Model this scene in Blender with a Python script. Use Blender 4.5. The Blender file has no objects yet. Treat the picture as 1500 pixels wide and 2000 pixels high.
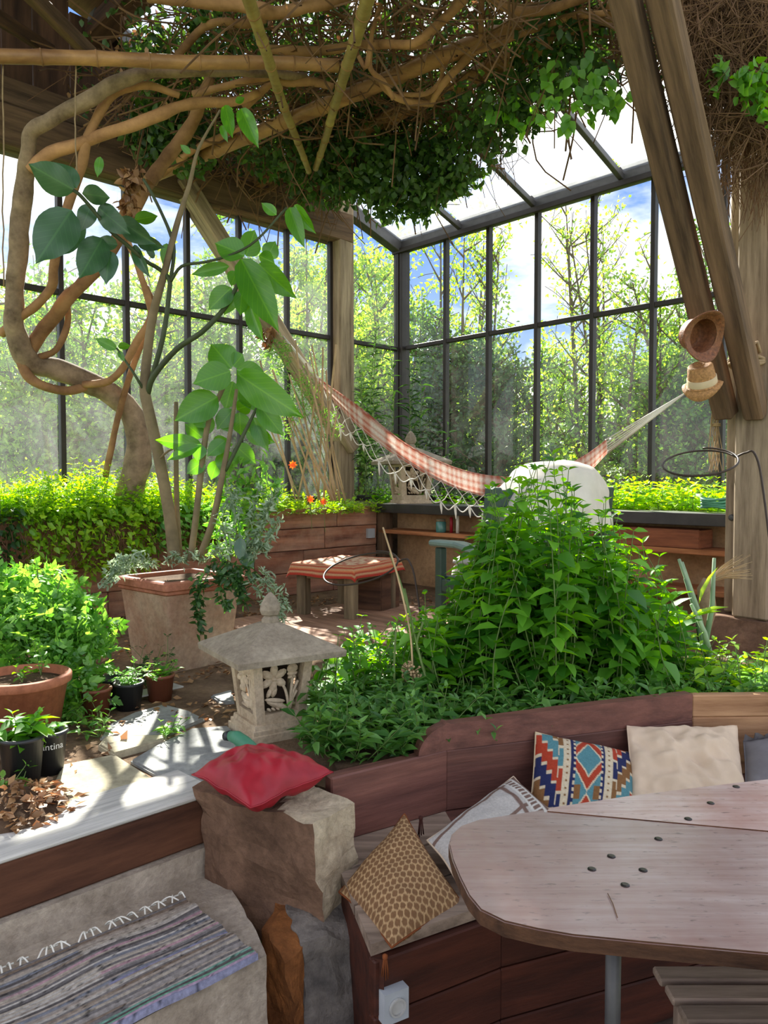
import bpy, bmesh, math, random
import numpy as np
from mathutils import Vector, Matrix, noise as mnoise

random.seed(7)
rng = np.random.default_rng(7)
scene = bpy.context.scene
COL = scene.collection
PI = math.pi

# ------------------------------------------------------------------ camera
EYE = 1.55                       # metres above the lower floor
FPX = 1500.0                     # focal length in pixels of the 1500x2000 frame
PITCH = math.atan(60.0 / FPX)    # looking slightly down
cam_data = bpy.data.cameras.new('camera')
cam = bpy.data.objects.new('camera', cam_data)
COL.objects.link(cam)
cam.location = (0, 0, EYE)
cam.rotation_euler = (PI / 2 - PITCH, 0, 0)
cam_data.sensor_fit = 'VERTICAL'
cam_data.sensor_height = 36.0
cam_data.lens = 36.0 * FPX / 2000.0
cam_data.clip_start = 0.05
cam_data.clip_end = 400
scene.camera = cam

# ------------------------------------------------------------------ view, sky, sun
vs = scene.view_settings
vs.view_transform = 'Standard'
vs.look = 'None'
vs.gamma = 1.0
vs.use_curve_mapping = False
vs.exposure = 1.1
scene.cycles.max_bounces = 8
scene.cycles.diffuse_bounces = 4
scene.cycles.transmission_bounces = 6
scene.cycles.transparent_max_bounces = 24
scene.cycles.sample_clamp_indirect = 6.0

SUN_AZ = math.radians(-14)       # left of the viewing direction
SUN_EL = math.radians(37)
SKY_STRENGTH = 0.75
SUN_STRENGTH = 10.0
world = bpy.data.worlds.new('sky')
scene.world = world
world.use_nodes = True
wn = world.node_tree.nodes; wl = world.node_tree.links
wn.clear()
w_out = wn.new('ShaderNodeOutputWorld')
w_bg = wn.new('ShaderNodeBackground')
w_tc = wn.new('ShaderNodeTexCoord')
w_sep = wn.new('ShaderNodeSeparateXYZ')
wl.new(w_tc.outputs['Generated'], w_sep.inputs[0])
w_grad = wn.new('ShaderNodeValToRGB')
w_grad.color_ramp.elements[0].position = 0.0
w_grad.color_ramp.elements[0].color = (0.50, 0.62, 0.80, 1)
w_grad.color_ramp.elements[1].position = 0.30
w_grad.color_ramp.elements[1].color = (0.16, 0.30, 0.66, 1)
wl.new(w_sep.outputs['Z'], w_grad.inputs[0])
w_map = wn.new('ShaderNodeMapping')
w_map.inputs['Scale'].default_value = (1.6, 1.6, 4.0)
w_map.inputs['Location'].default_value = (0.35, 0.2, 0.1)
wl.new(w_tc.outputs['Generated'], w_map.inputs[0])
w_noise = wn.new('ShaderNodeTexNoise')
w_noise.inputs['Scale'].default_value = 1.7
w_noise.inputs['Detail'].default_value = 7
w_noise.inputs['Roughness'].default_value = 0.55
wl.new(w_map.outputs[0], w_noise.inputs['Vector'])
w_cr = wn.new('ShaderNodeValToRGB')
w_cr.color_ramp.elements[0].position = 0.43
w_cr.color_ramp.elements[1].position = 0.57
wl.new(w_noise.outputs['Fac'], w_cr.inputs[0])
w_mix = wn.new('ShaderNodeMix'); w_mix.data_type = 'RGBA'
wl.new(w_cr.outputs[0], w_mix.inputs['Factor'])
wl.new(w_grad.outputs[0], w_mix.inputs['A'])
w_mix.inputs['B'].default_value = (1.36, 1.32, 1.27, 1)
wl.new(w_mix.outputs['Result'], w_bg.inputs['Color'])
w_bg.inputs['Strength'].default_value = SKY_STRENGTH
wl.new(w_bg.outputs[0], w_out.inputs[0])

sun_data = bpy.data.lights.new('sun', 'SUN')
sun_data.energy = SUN_STRENGTH
sun_data.angle = math.radians(0.7)
sun_data.color = (1.0, 0.95, 0.86)
sun = bpy.data.objects.new('sun', sun_data)
COL.objects.link(sun)
_sd = Vector((math.sin(SUN_AZ) * math.cos(SUN_EL), math.cos(SUN_AZ) * math.cos(SUN_EL), math.sin(SUN_EL)))
sun.rotation_euler = _sd.to_track_quat('Z', 'Y').to_euler()
sun.location = _sd * 30

# ------------------------------------------------------------------ where things stand
G = 0.59                                    # garden level
def ray(x, y):
    xc = (x - 750) / FPX; yc = (1000 - y) / FPX
    return Vector((xc, math.cos(PITCH) + yc * math.sin(PITCH), -math.sin(PITCH) + yc * math.cos(PITCH)))
def P(x, y, d):                             # a point d metres in front, seen in that direction
    r = ray(x, y); r = r * (d / r.y)
    return Vector((r.x, r.y, r.z + EYE))
def PZ(x, y, z):                            # a point at height z
    r = ray(x, y); r = r * ((z - EYE) / r.z)
    return Vector((r.x, r.y, z))
ROOM_C = Vector((0.186, 8.17, 0))           # the glazed corner
E1 = Vector((0.695, -0.719, 0)).normalized()    # along the back wall towards the right
E2 = Vector((-0.719, -0.695, 0)).normalized()   # along the left wall towards the viewer
ROOM_A = math.atan2(E1.y, E1.x)
def rp(t, s, z):
    p = ROOM_C + E1 * t + E2 * s
    return Vector((p.x, p.y, z))
def ts(p):
    q = Vector((p.x, p.y, 0)) - ROOM_C
    return q.dot(E1), q.dot(E2)
def roof_z(s): return EYE + 2.45 + 0.32 * s

def nvec(q):                                # repeatable vector noise
    q = Vector(q)
    return Vector((mnoise.noise(q + Vector((9.3, 1.1, 4.7))), mnoise.noise(q + Vector((-3.7, 6.2, 0.4))), mnoise.noise(q + Vector((2.9, -5.5, 8.8)))))

# ------------------------------------------------------------------ object helpers
W = {}
def link(o, parent=None, M=None):
    COL.objects.link(o)
    M = M if M is not None else Matrix()
    if parent is not None:
        o.parent = parent
        o.matrix_basis = W[parent.name].inverted() @ M
    else:
        o.matrix_basis = M
    W[o.name] = M.copy()
    return o
def tag(o, label=None, cat=None, group=None, kind=None):
    if label: o['label'] = label
    if cat: o['category'] = cat
    if group: o['group'] = group
    if kind: o['kind'] = kind
    return o
def thing(name, label, cat, loc=(0, 0, 0), rz=0.0, group=None, kind=None):
    o = bpy.data.objects.new(name, None)
    o.empty_display_size = 0.1
    link(o, None, Matrix.Translation(Vector(loc)) @ Matrix.Rotation(rz, 4, 'Z'))
    return tag(o, label, cat, group, kind)
def mesh_np(name, V, F, smooth=False):
    """V (n,3) array, F list of index tuples or an (m,k) array"""
    me = bpy.data.meshes.new(name)
    V = np.asarray(V, dtype=np.float32)
    if isinstance(F, np.ndarray):
        m, k = F.shape
        me.vertices.add(len(V)); me.vertices.foreach_set('co', V.ravel())
        me.loops.add(m * k); me.loops.foreach_set('vertex_index', F.ravel().astype(np.int32))
        me.polygons.add(m); me.polygons.foreach_set('loop_start', np.arange(0, m * k, k, dtype=np.int32))
        me.update(calc_edges=True)
    else:
        me.from_pydata(V.tolist(), [], F)
        me.update()
    if smooth:
        me.polygons.foreach_set('use_smooth', np.ones(len(me.polygons), dtype=bool))
    return me
def add(name, me, mat, parent=None, M=None, recenter=None):
    """link mesh me as one object; top-level meshes get their origin at the base of their bounds"""
    o = bpy.data.objects.new(name, me)
    if mat is not None:
        for m in (mat if isinstance(mat, (list, tuple)) else [mat]):
            me.materials.append(m)
    if recenter is None: recenter = parent is None and M is None
    if recenter and len(me.vertices):
        co = np.empty(len(me.vertices) * 3, dtype=np.float32); me.vertices.foreach_get('co', co); co = co.reshape(-1, 3)
        c = np.array([(co[:, 0].min() + co[:, 0].max()) / 2, (co[:, 1].min() + co[:, 1].max()) / 2, co[:, 2].min()], dtype=np.float32)
        me.vertices.foreach_set('co', (co - c).ravel()); me.update()
        M = Matrix.Translation(Vector(c.tolist()))
    return link(o, parent, M)
def copy_tree(o, parent=None, M=None):
    c = o.copy(); COL.objects.link(c)
    c.parent = parent
    if M is not None: c.matrix_basis = M
    W[c.name] = M.copy() if M is not None else (W[parent.name] @ c.matrix_basis)
    for ch in list(o.children): copy_tree(ch, c)
    return c
class MB:
    def __init__(self): self.v = []; self.f = []; self.n = 0
    def addv(self, V, F):
        self.v.append(np.asarray(V, dtype=np.float32)); b = self.n
        self.f.extend([tuple(i + b for i in f) for f in F]); self.n += len(V)
    def build(self, name, mat, parent=None, smooth=False, M=None):
        V = np.concatenate(self.v) if self.v else np.zeros((0, 3))
        return add(name, mesh_np(name, V, self.f, smooth), mat, parent, M)
    def box(self, M, d):
        x, y, z = d[0] / 2, d[1] / 2, d[2] / 2
        V = [M @ Vector(p) for p in [(-x, -y, -z), (x, -y, -z), (x, y, -z), (-x, y, -z), (-x, -y, z), (x, -y, z), (x, y, z), (-x, y, z)]]
        self.addv([tuple(p) for p in V], [(3, 2, 1, 0), (4, 5, 6, 7), (0, 1, 5, 4), (1, 2, 6, 5), (2, 3, 7, 6), (3, 0, 4, 7)])
    def tube(self, pts, r, sides=8, cap=True, close=False):
        V, F = tube_np(pts, r, sides, cap, close); self.addv(V, F)
    def lathe(self, prof, c, seg=24, axis=None, M=None):
        V = []; F = []
        for (r, z) in prof:
            for k in range(seg):
                a = 2 * PI * k / seg
                p = Vector((r * math.cos(a), r * math.sin(a), z))
                p = (M @ p) if M is not None else p + Vector(c)
                V.append(tuple(p))
        for i in range(len(prof) - 1):
            for k in range(seg):
                k2 = (k + 1) % seg
                F.append((i * seg + k, i * seg + k2, (i + 1) * seg + k2, (i + 1) * seg + k))
        self.addv(V, F)
def tube_np(pts, r, sides=8, cap=True, close=False):
    pts = [Vector(p) for p in pts]; n = len(pts)
    rr = r if hasattr(r, '__len__') else [r] * n
    V = []; F = []
    up = None
    for i, p in enumerate(pts):
        if close: t = pts[(i + 1) % n] - pts[i - 1]
        else: t = pts[min(i + 1, n - 1)] - pts[max(i - 1, 0)]
        if t.length < 1e-9: t = Vector((0, 0, 1))
        t.normalize()
        if up is None:
            up = Vector((0, 0, 1)) if abs(t.z) < 0.9 else Vector((1, 0, 0))
        a = t.cross(up)
        if a.length < 1e-6: a = t.orthogonal()
        a.normalize(); b = a.cross(t).normalized(); up = b
        for k in range(sides):
            q = 2 * PI * k / sides
            V.append(tuple(p + (a * math.cos(q) + b * math.sin(q)) * rr[i]))
    m = n if close else n - 1
    for i in range(m):
        j = (i + 1) % n
        for k in range(sides):
            k2 = (k + 1) % sides
            F.append((i * sides + k, j * sides + k, j * sides + k2, i * sides + k2))
    if cap and not close:
        F.append(tuple(range(sides))[::1]); F.append(tuple((n - 1) * sides + k for k in range(sides))[::-1])
    return V, F
def spl(pts, n=6):
    """Catmull-Rom through tuples of any length"""
    a = [np.array(p, dtype=float) for p in pts]
    if len(a) < 3: return [tuple(p) for p in a]
    a = [2 * a[0] - a[1]] + a + [2 * a[-1] - a[-2]]
    out = []
    for i in range(1, len(a) - 2):
        for k in range(n):
            t = k / n
            out.append(0.5 * (2 * a[i] + (a[i + 1] - a[i - 1]) * t + (2 * a[i - 1] - 5 * a[i] + 4 * a[i + 1] - a[i + 2]) * t * t + (3 * a[i] - a[i - 1] - 3 * a[i + 1] + a[i + 2]) * t ** 3))
    out.append(a[-2])
    return [tuple(p) for p in out]
def pxpath(pts, n=5):
    """(x, y, d, radius) rows -> smooth world points and radii"""
    rows = spl([tuple(P(x, y, d)) + (r,) for (x, y, d, r) in pts], n)
    return [p[:3] for p in rows], [max(p[3], 0.001) for p in rows]
def frame(px, pz):
    """matrix columns: X along px, Z near pz"""
    x = Vector(px).normalized(); z = Vector(pz); y = z.cross(x).normalized(); z = x.cross(y).normalized()
    return Matrix(((x.x, y.x, z.x, 0), (x.y, y.y, z.y, 0), (x.z, y.z, z.z, 0), (0, 0, 0, 1)))
def chamfer_box(l, w, h, bev=0.006, jit=0.0, sub=0):
    me = bpy.data.meshes.new('plank')
    bm = bmesh.new()
    bmesh.ops.create_cube(bm, size=1.0)
    for v in bm.verts:
        v.co.x *= l; v.co.y *= w; v.co.z *= h
        if jit: v.co += Vector((random.uniform(-jit, jit), random.uniform(-jit, jit), random.uniform(-jit, jit)))
    if bev > 0:
        bmesh.ops.bevel(bm, geom=list(bm.edges), offset=min(bev, 0.3 * min(l, w, h)), segments=1, affect='EDGES', profile=0.5)
    bm.to_mesh(me); bm.free()
    return me
def beam(name, p0, p1, w, h, mat, parent=None, up=(0, 0, 1), bev=0.006, jit=0.0):
    """a board from p0 to p1; w across, h along up; grain along its length"""
    p0 = Vector(p0); p1 = Vector(p1); d = p1 - p0
    M = Matrix.Translation((p0 + p1) / 2) @ frame(d, up)
    return add(name, chamfer_box(d.length, w, h, bev, jit), mat, parent, M)
def rbox(name, t0, t1, s0, s1, z0, z1, mat, parent=None, bev=0.004, jit=0.0):
    """a board aligned with the room, grain along its longest side"""
    d = (abs(t1 - t0), abs(s1 - s0), abs(z1 - z0)); tm, sm, zm = (t0 + t1) / 2, (s0 + s1) / 2, (z0 + z1) / 2
    k = d.index(max(d))
    if k == 0: return beam(name, rp(t0, sm, zm), rp(t1, sm, zm), d[1], d[2], mat, parent, (0, 0, 1), bev, jit)
    if k == 1: return beam(name, rp(tm, s0, zm), rp(tm, s1, zm), d[0], d[2], mat, parent, (0, 0, 1), bev, jit)
    return beam(name, rp(tm, sm, z0), rp(tm, sm, z1), d[1], d[0], mat, parent, E1, bev, jit)
def prism(name, poly, z0, z1, mat, parent=None, bev=0.0, side=None):
    """polygon (x, y) extruded from z0 to z1"""
    bm = bmesh.new()
    vs_ = [bm.verts.new((p[0], p[1], z1)) for p in poly]
    f = bm.faces.new(vs_)
    if f.normal.z < 0: f.normal_flip()
    r = bmesh.ops.extrude_face_region(bm, geom=[f])
    for e in r['geom']:
        if isinstance(e, bmesh.types.BMVert): e.co.z = z0
    bmesh.ops.recalc_face_normals(bm, faces=bm.faces)
    if bev:
        bmesh.ops.bevel(bm, geom=[e for e in bm.edges if all(abs(v.co.z - z1) < 1e-5 for v in e.verts)], offset=bev, segments=2, affect='EDGES')
    me = bpy.data.meshes.new(name); bm.to_mesh(me); bm.free()
    if side is not None:
        for p in me.polygons:
            if abs(p.normal.z) < 0.5: p.material_index = 1
        mat = [mat, side]
    return add(name, me, mat, parent)
def rock(name, c8, amp, mat, parent=None, n=10, scale=6.0, seed=0.0, matfn=None, smooth=False):
    """a hewn block: 8 corners (bottom 4 then top 4, same winding), roughened"""
    c = [Vector(p) for p in c8]
    idx = {}; V = []; F = []; fm = []
    def vid(u, v, w):
        key = (round(u * n), round(v * n), round(w * n))
        if key not in idx:
            b = (c[0] * (1 - u) + c[1] * u) * (1 - v) + (c[3] * (1 - u) + c[2] * u) * v
            t = (c[4] * (1 - u) + c[5] * u) * (1 - v) + (c[7] * (1 - u) + c[6] * u) * v
            p = b * (1 - w) + t * w
            q = p * scale + Vector((seed, seed * 1.7, seed * 0.3))
            off = nvec(q) * amp + nvec(q * 3.1) * amp * 0.45
            idx[key] = len(V); V.append(tuple(p + off))
        return idx[key]
    for ax in range(3):
        for side in (0, 1):
            for i in range(n):
                for j in range(n):
                    quad = []
                    for (a, b) in ((i, j), (i + 1, j), (i + 1, j + 1), (i, j + 1)):
                        q = [0, 0, 0]; q[ax] = side; q[(ax + 1) % 3] = a / n; q[(ax + 2) % 3] = b / n
                        quad.append(vid(*q))
                    F.append(tuple(quad if side else quad[::-1])); fm.append((ax, side))
    me = mesh_np(name, V, F, smooth)
    if matfn:
        for p, k in zip(me.polygons, fm): p.material_index = matfn(k, p)
    return add(name, me, mat, parent)

# ------------------------------------------------------------------ leaves
LEAF8_V = np.array([(0, 0, 0), (.32, -.5, .10), (.32, 0, 0), (.32, .5, .10), (.68, -.36, .02), (.68, 0, -.06), (.68, .36, .02), (1, 0, -.16)], dtype=np.float32)
LEAF8_F = np.array([(0, 1, 2), (0, 2, 3), (1, 4, 2), (4, 5, 2), (2, 5, 3), (5, 6, 3), (4, 7, 5), (5, 7, 6)], dtype=np.int32)
LEAF4_V = np.array([(0, 0, 0), (.42, -.5, .06), (1, 0, -.1), (.42, .5, .06)], dtype=np.float32)
LEAF4_F = np.array([(0, 1, 2), (0, 2, 3)], dtype=np.int32)
# a lobed leaf: five leaflets
def _lobed():
    V = []; F = []
    for a, l, st in ((0, .62, .38), (.75, .45, .30), (-.75, .45, .30), (1.1, .35, .05), (-1.1, .35, .05)):
        ca, sa = math.cos(a), math.sin(a); b = len(V)
        for (x, y, z) in ((0, 0, 0), (.5, -.3, .05), (1, 0, -.1), (.5, .3, .05)):
            X = x * l; Y = y * l
            V.append((st + ca * X - sa * Y, sa * X + ca * Y, z * l))
        F += [(b, b + 1, b + 2), (b, b + 2, b + 3)]
    return np.array(V, dtype=np.float32), np.array(F, dtype=np.int32)
LOBE_V, LOBE_F = _lobed()
SHAPES = {'oval': (LEAF8_V, LEAF8_F), 'diamond': (LEAF4_V, LEAF4_F), 'lobed': (LOBE_V, LOBE_F)}
def leaf_mesh(name, pos, dirs, nors, L, Wd, mat, parent=None, shape='oval', kind='stuff', M=None):
    pos = np.asarray(pos, dtype=np.float32); D = np.asarray(dirs, dtype=np.float32); N = np.asarray(nors, dtype=np.float32)
    n = len(pos)
    D /= np.linalg.norm(D, axis=1, keepdims=True) + 1e-9
    S = np.cross(N, D); S /= np.linalg.norm(S, axis=1, keepdims=True) + 1e-9
    N = np.cross(D, S)
    L = np.broadcast_to(np.asarray(L, dtype=np.float32), (n,)); Wd = np.broadcast_to(np.asarray(Wd, dtype=np.float32), (n,))
    TV, TF = SHAPES[shape]
    V = pos[:, None, :] + D[:, None, :] * (TV[None, :, 0:1] * L[:, None, None]) + S[:, None, :] * (TV[None, :, 1:2] * Wd[:, None, None]) + N[:, None, :] * (TV[None, :, 2:3] * L[:, None, None])
    F = TF[None, :, :] + (np.arange(n, dtype=np.int32) * len(TV))[:, None, None]
    me = mesh_np(name, V.reshape(-1, 3), F.reshape(-1, 3), smooth=shape == 'oval')
    o = add(name, me, mat, parent, M)
    if kind: o['kind'] = kind
    return o
def rnd_dirs(n, up=0.0):
    d = rng.normal(size=(n, 3)); d[:, 2] += up
    return d / (np.linalg.norm(d, axis=1, keepdims=True) + 1e-9)
def blob_points(n, c, r):
    """points in an ellipsoid, denser towards its skin"""
    d = rnd_dirs(n); rad = rng.uniform(0.25, 1, size=(n, 1)) ** 0.5
    return np.array(c) + d * rad * np.array(r)
# ------------------------------------------------------------------ materials
def _mat(name):
    m = bpy.data.materials.new(name); m.use_nodes = True
    nt = m.node_tree; nt.nodes.clear()
    out = nt.nodes.new('ShaderNodeOutputMaterial')
    return m, nt, nt.nodes, nt.links, out
def _ramp(N, stops):
    r = N.new('ShaderNodeValToRGB'); e = r.color_ramp.elements
    while len(e) < len(stops): e.new(0.5)
    for k, (p, c) in enumerate(stops):
        e[k].position = p; e[k].color = (c[0], c[1], c[2], 1)
    return r
def _noise(N, Lk, vec, scale, detail=5, rough=0.6):
    n = N.new('ShaderNodeTexNoise'); n.inputs['Scale'].default_value = scale
    n.inputs['Detail'].default_value = detail; n.inputs['Roughness'].default_value = rough
    Lk.new(vec, n.inputs['Vector']); return n
def srgb(r, g, b):
    f = lambda c: (c / 255 / 12.92) if c / 255 <= 0.04045 else ((c / 255 + 0.055) / 1.055) ** 2.4
    return (f(r), f(g), f(b))
def wood(name, dark, light, rough=0.75, stretch=(1.2, 16, 16), bump=0.25, wear=None, wear_amt=0.5, spec=0.3, wscale=3.1, specks=0.0):
    m, nt, N, Lk, out = _mat(name)
    tc = N.new('ShaderNodeTexCoord'); oi = N.new('ShaderNodeObjectInfo')
    mp = N.new('ShaderNodeMapping'); mp.inputs['Scale'].default_value = stretch
    Lk.new(tc.outputs['Object'], mp.inputs[0])
    ad = N.new('ShaderNodeVectorMath'); ad.operation = 'ADD'
    sc = N.new('ShaderNodeVectorMath'); sc.operation = 'SCALE'; sc.inputs['Scale'].default_value = 37.0
    cb = N.new('ShaderNodeCombineXYZ')
    for k in range(3): Lk.new(oi.outputs['Random'], cb.inputs[k])
    Lk.new(cb.outputs[0], sc.inputs[0]); Lk.new(mp.outputs[0], ad.inputs[0]); Lk.new(sc.outputs[0], ad.inputs[1])
    n1 = _noise(N, Lk, ad.outputs[0], 1.6, 8, 0.65)
    rp_ = _ramp(N, [(0.3, dark), (0.7, light)]); Lk.new(n1.outputs['Fac'], rp_.inputs[0])
    col = rp_.outputs[0]
    n2 = _noise(N, Lk, tc.outputs['Object'], wscale, 6, 0.7)
    if wear is not None:
        mx = N.new('ShaderNodeMix'); mx.data_type = 'RGBA'
        r2 = _ramp(N, [(0.5 - 0.12, (0, 0, 0)), (0.5 + 0.15, (wear_amt,) * 3)]); Lk.new(n2.outputs['Fac'], r2.inputs[0])
        Lk.new(r2.outputs[0], mx.inputs['Factor']); Lk.new(col, mx.inputs['A']); mx.inputs['B'].default_value = (*wear, 1)
        col = mx.outputs['Result']
    if specks:
        m3 = N.new('ShaderNodeMapping'); m3.inputs['Scale'].default_value = (26, 90, 60); Lk.new(tc.outputs['Object'], m3.inputs[0])
        n3 = _noise(N, Lk, m3.outputs[0], 1.0, 4, 0.6); r3 = _ramp(N, [(0.60, (1, 1, 1)), (0.70, (1 - specks,) * 3)]); Lk.new(n3.outputs['Fac'], r3.inputs[0])
        x3 = N.new('ShaderNodeMix'); x3.data_type = 'RGBA'; x3.blend_type = 'MULTIPLY'; x3.inputs['Factor'].default_value = 1
        Lk.new(col, x3.inputs['A']); Lk.new(r3.outputs[0], x3.inputs['B']); col = x3.outputs['Result']
    hv = N.new('ShaderNodeHueSaturation')
    mr = N.new('ShaderNodeMapRange'); mr.inputs['To Min'].default_value = 0.78; mr.inputs['To Max'].default_value = 1.2
    Lk.new(oi.outputs['Random'], mr.inputs['Value']); Lk.new(mr.outputs[0], hv.inputs['Value']); Lk.new(col, hv.inputs['Color'])
    b = N.new('ShaderNodeBsdfPrincipled'); b.inputs['Roughness'].default_value = rough
    b.inputs['Specular IOR Level'].default_value = spec
    Lk.new(hv.outputs[0], b.inputs['Base Color'])
    bp = N.new('ShaderNodeBump'); bp.inputs['Strength'].default_value = bump; bp.inputs['Distance'].default_value = 0.01
    Lk.new(n1.outputs['Fac'], bp.inputs['Height']); Lk.new(bp.outputs[0], b.inputs['Normal'])
    Lk.new(b.outputs[0], out.inputs[0]); return m
def stone(name, stops, scale=4.0, rough=0.9, bump=0.5, fine=40.0, spec=0.2):
    m, nt, N, Lk, out = _mat(name)
    tc = N.new('ShaderNodeTexCoord')
    n1 = _noise(N, Lk, tc.outputs['Object'], scale, 8, 0.65)
    r = _ramp(N, stops); Lk.new(n1.outputs['Fac'], r.inputs[0])
    n2 = _noise(N, Lk, tc.outputs['Object'], fine, 6, 0.7)
    mx = N.new('ShaderNodeMix'); mx.data_type = 'RGBA'; mx.blend_type = 'MULTIPLY'; mx.inputs['Factor'].default_value = 0.6
    r2 = _ramp(N, [(0.25, (0.45,) * 3), (0.6, (1.1,) * 3)]); Lk.new(n2.outputs['Fac'], r2.inputs[0])
    Lk.new(r.outputs[0], mx.inputs['A']); Lk.new(r2.outputs[0], mx.inputs['B'])
    b = N.new('ShaderNodeBsdfPrincipled'); b.inputs['Roughness'].default_value = rough; b.inputs['Specular IOR Level'].default_value = spec
    Lk.new(mx.outputs['Result'], b.inputs['Base Color'])
    bp = N.new('ShaderNodeBump'); bp.inputs['Strength'].default_value = bump; bp.inputs['Distance'].default_value = 0.012
    ad = N.new('ShaderNodeMath'); ad.operation = 'ADD'; Lk.new(n1.outputs['Fac'], ad.inputs[0]); Lk.new(n2.outputs['Fac'], ad.inputs[1])
    Lk.new(ad.outputs[0], bp.inputs['Height']); Lk.new(bp.outputs[0], b.inputs['Normal'])
    Lk.new(b.outputs[0], out.inputs[0]); return m
def leafmat(name, c1, c2, trans=0.45, tcol=None, rough=0.5, gloss=0.05, vein=False):
    m, nt, N, Lk, out = _mat(name)
    ge = N.new('ShaderNodeNewGeometry')
    r = _ramp(N, [(0.0, c1), (1.0, c2)])
    if vein:      # the midrib and side veins of a large leaf, in the leaf's own coordinates
        tc = N.new('ShaderNodeTexCoord'); sp = N.new('ShaderNodeSeparateXYZ'); Lk.new(tc.outputs['Object'], sp.inputs[0])
        ab = N.new('ShaderNodeMath'); ab.operation = 'ABSOLUTE'; Lk.new(sp.outputs['Y'], ab.inputs[0])
        ml = N.new('ShaderNodeMath'); ml.operation = 'MULTIPLY_ADD'; Lk.new(ab.outputs[0], ml.inputs[0]); ml.inputs[1].default_value = -0.8; Lk.new(sp.outputs['X'], ml.inputs[2])
        sn = N.new('ShaderNodeMath'); sn.operation = 'MULTIPLY'; Lk.new(ml.outputs[0], sn.inputs[0]); sn.inputs[1].default_value = 52.0
        cs = N.new('ShaderNodeMath'); cs.operation = 'COSINE'; Lk.new(sn.outputs[0], cs.inputs[0])
        r1 = N.new('ShaderNodeMapRange'); r1.inputs['From Min'].default_value = 0.9; r1.inputs['From Max'].default_value = 1.0; r1.inputs['To Min'].default_value = 0.25; r1.inputs['To Max'].default_value = 0.75; Lk.new(cs.outputs[0], r1.inputs['Value'])
        r2_ = N.new('ShaderNodeMapRange'); r2_.inputs['From Min'].default_value = 0.018; r2_.inputs['From Max'].default_value = 0.03; r2_.inputs['To Min'].default_value = 1.0; r2_.inputs['To Max'].default_value = 0.0; Lk.new(ab.outputs[0], r2_.inputs['Value'])
        mxm = N.new('ShaderNodeMath'); mxm.operation = 'MAXIMUM'; Lk.new(r1.outputs[0], mxm.inputs[0]); Lk.new(r2_.outputs[0], mxm.inputs[1])
        Lk.new(mxm.outputs[0], r.inputs[0])
    else: Lk.new(ge.outputs['Random Per Island'], r.inputs[0])
    df = N.new('ShaderNodeBsdfDiffuse'); Lk.new(r.outputs[0], df.inputs[0])
    tr = N.new('ShaderNodeBsdfTranslucent')
    hv = N.new('ShaderNodeHueSaturation'); hv.inputs['Hue'].default_value = 0.475; hv.inputs['Saturation'].default_value = 1.1; hv.inputs['Value'].default_value = 1.9
    Lk.new(r.outputs[0], hv.inputs['Color']); Lk.new(hv.outputs[0], tr.inputs[0])
    m1 = N.new('ShaderNodeMixShader'); m1.inputs[0].default_value = trans
    Lk.new(df.outputs[0], m1.inputs[1]); Lk.new(tr.outputs[0], m1.inputs[2])
    gl = N.new('ShaderNodeBsdfGlossy'); gl.inputs['Roughness'].default_value = rough
    m2 = N.new('ShaderNodeMixShader'); m2.inputs[0].default_value = gloss
    Lk.new(m1.outputs[0], m2.inputs[1]); Lk.new(gl.outputs[0], m2.inputs[2])
    Lk.new(m2.outputs[0], out.inputs[0]); return m
def plain(name, c, rough=0.6, metal=0.0, spec=0.4, var=0.25, scale=12.0, bump=0.1):
    m, nt, N, Lk, out = _mat(name)
    tc = N.new('ShaderNodeTexCoord'); n1 = _noise(N, Lk, tc.outputs['Object'], scale, 5, 0.6)
    r = _ramp(N, [(0.3, tuple(x * (1 - var) for x in c)), (0.7, tuple(min(1, x * (1 + var)) for x in c))]); Lk.new(n1.outputs['Fac'], r.inputs[0])
    b = N.new('ShaderNodeBsdfPrincipled'); b.inputs['Roughness'].default_value = rough; b.inputs['Metallic'].default_value = metal
    b.inputs['Specular IOR Level'].default_value = spec
    Lk.new(r.outputs[0], b.inputs['Base Color'])
    bp = N.new('ShaderNodeBump'); bp.inputs['Strength'].default_value = bump; bp.inputs['Distance'].default_value = 0.005
    Lk.new(n1.outputs['Fac'], bp.inputs['Height']); Lk.new(bp.outputs[0], b.inputs['Normal'])
    Lk.new(b.outputs[0], out.inputs[0]); return m
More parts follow.
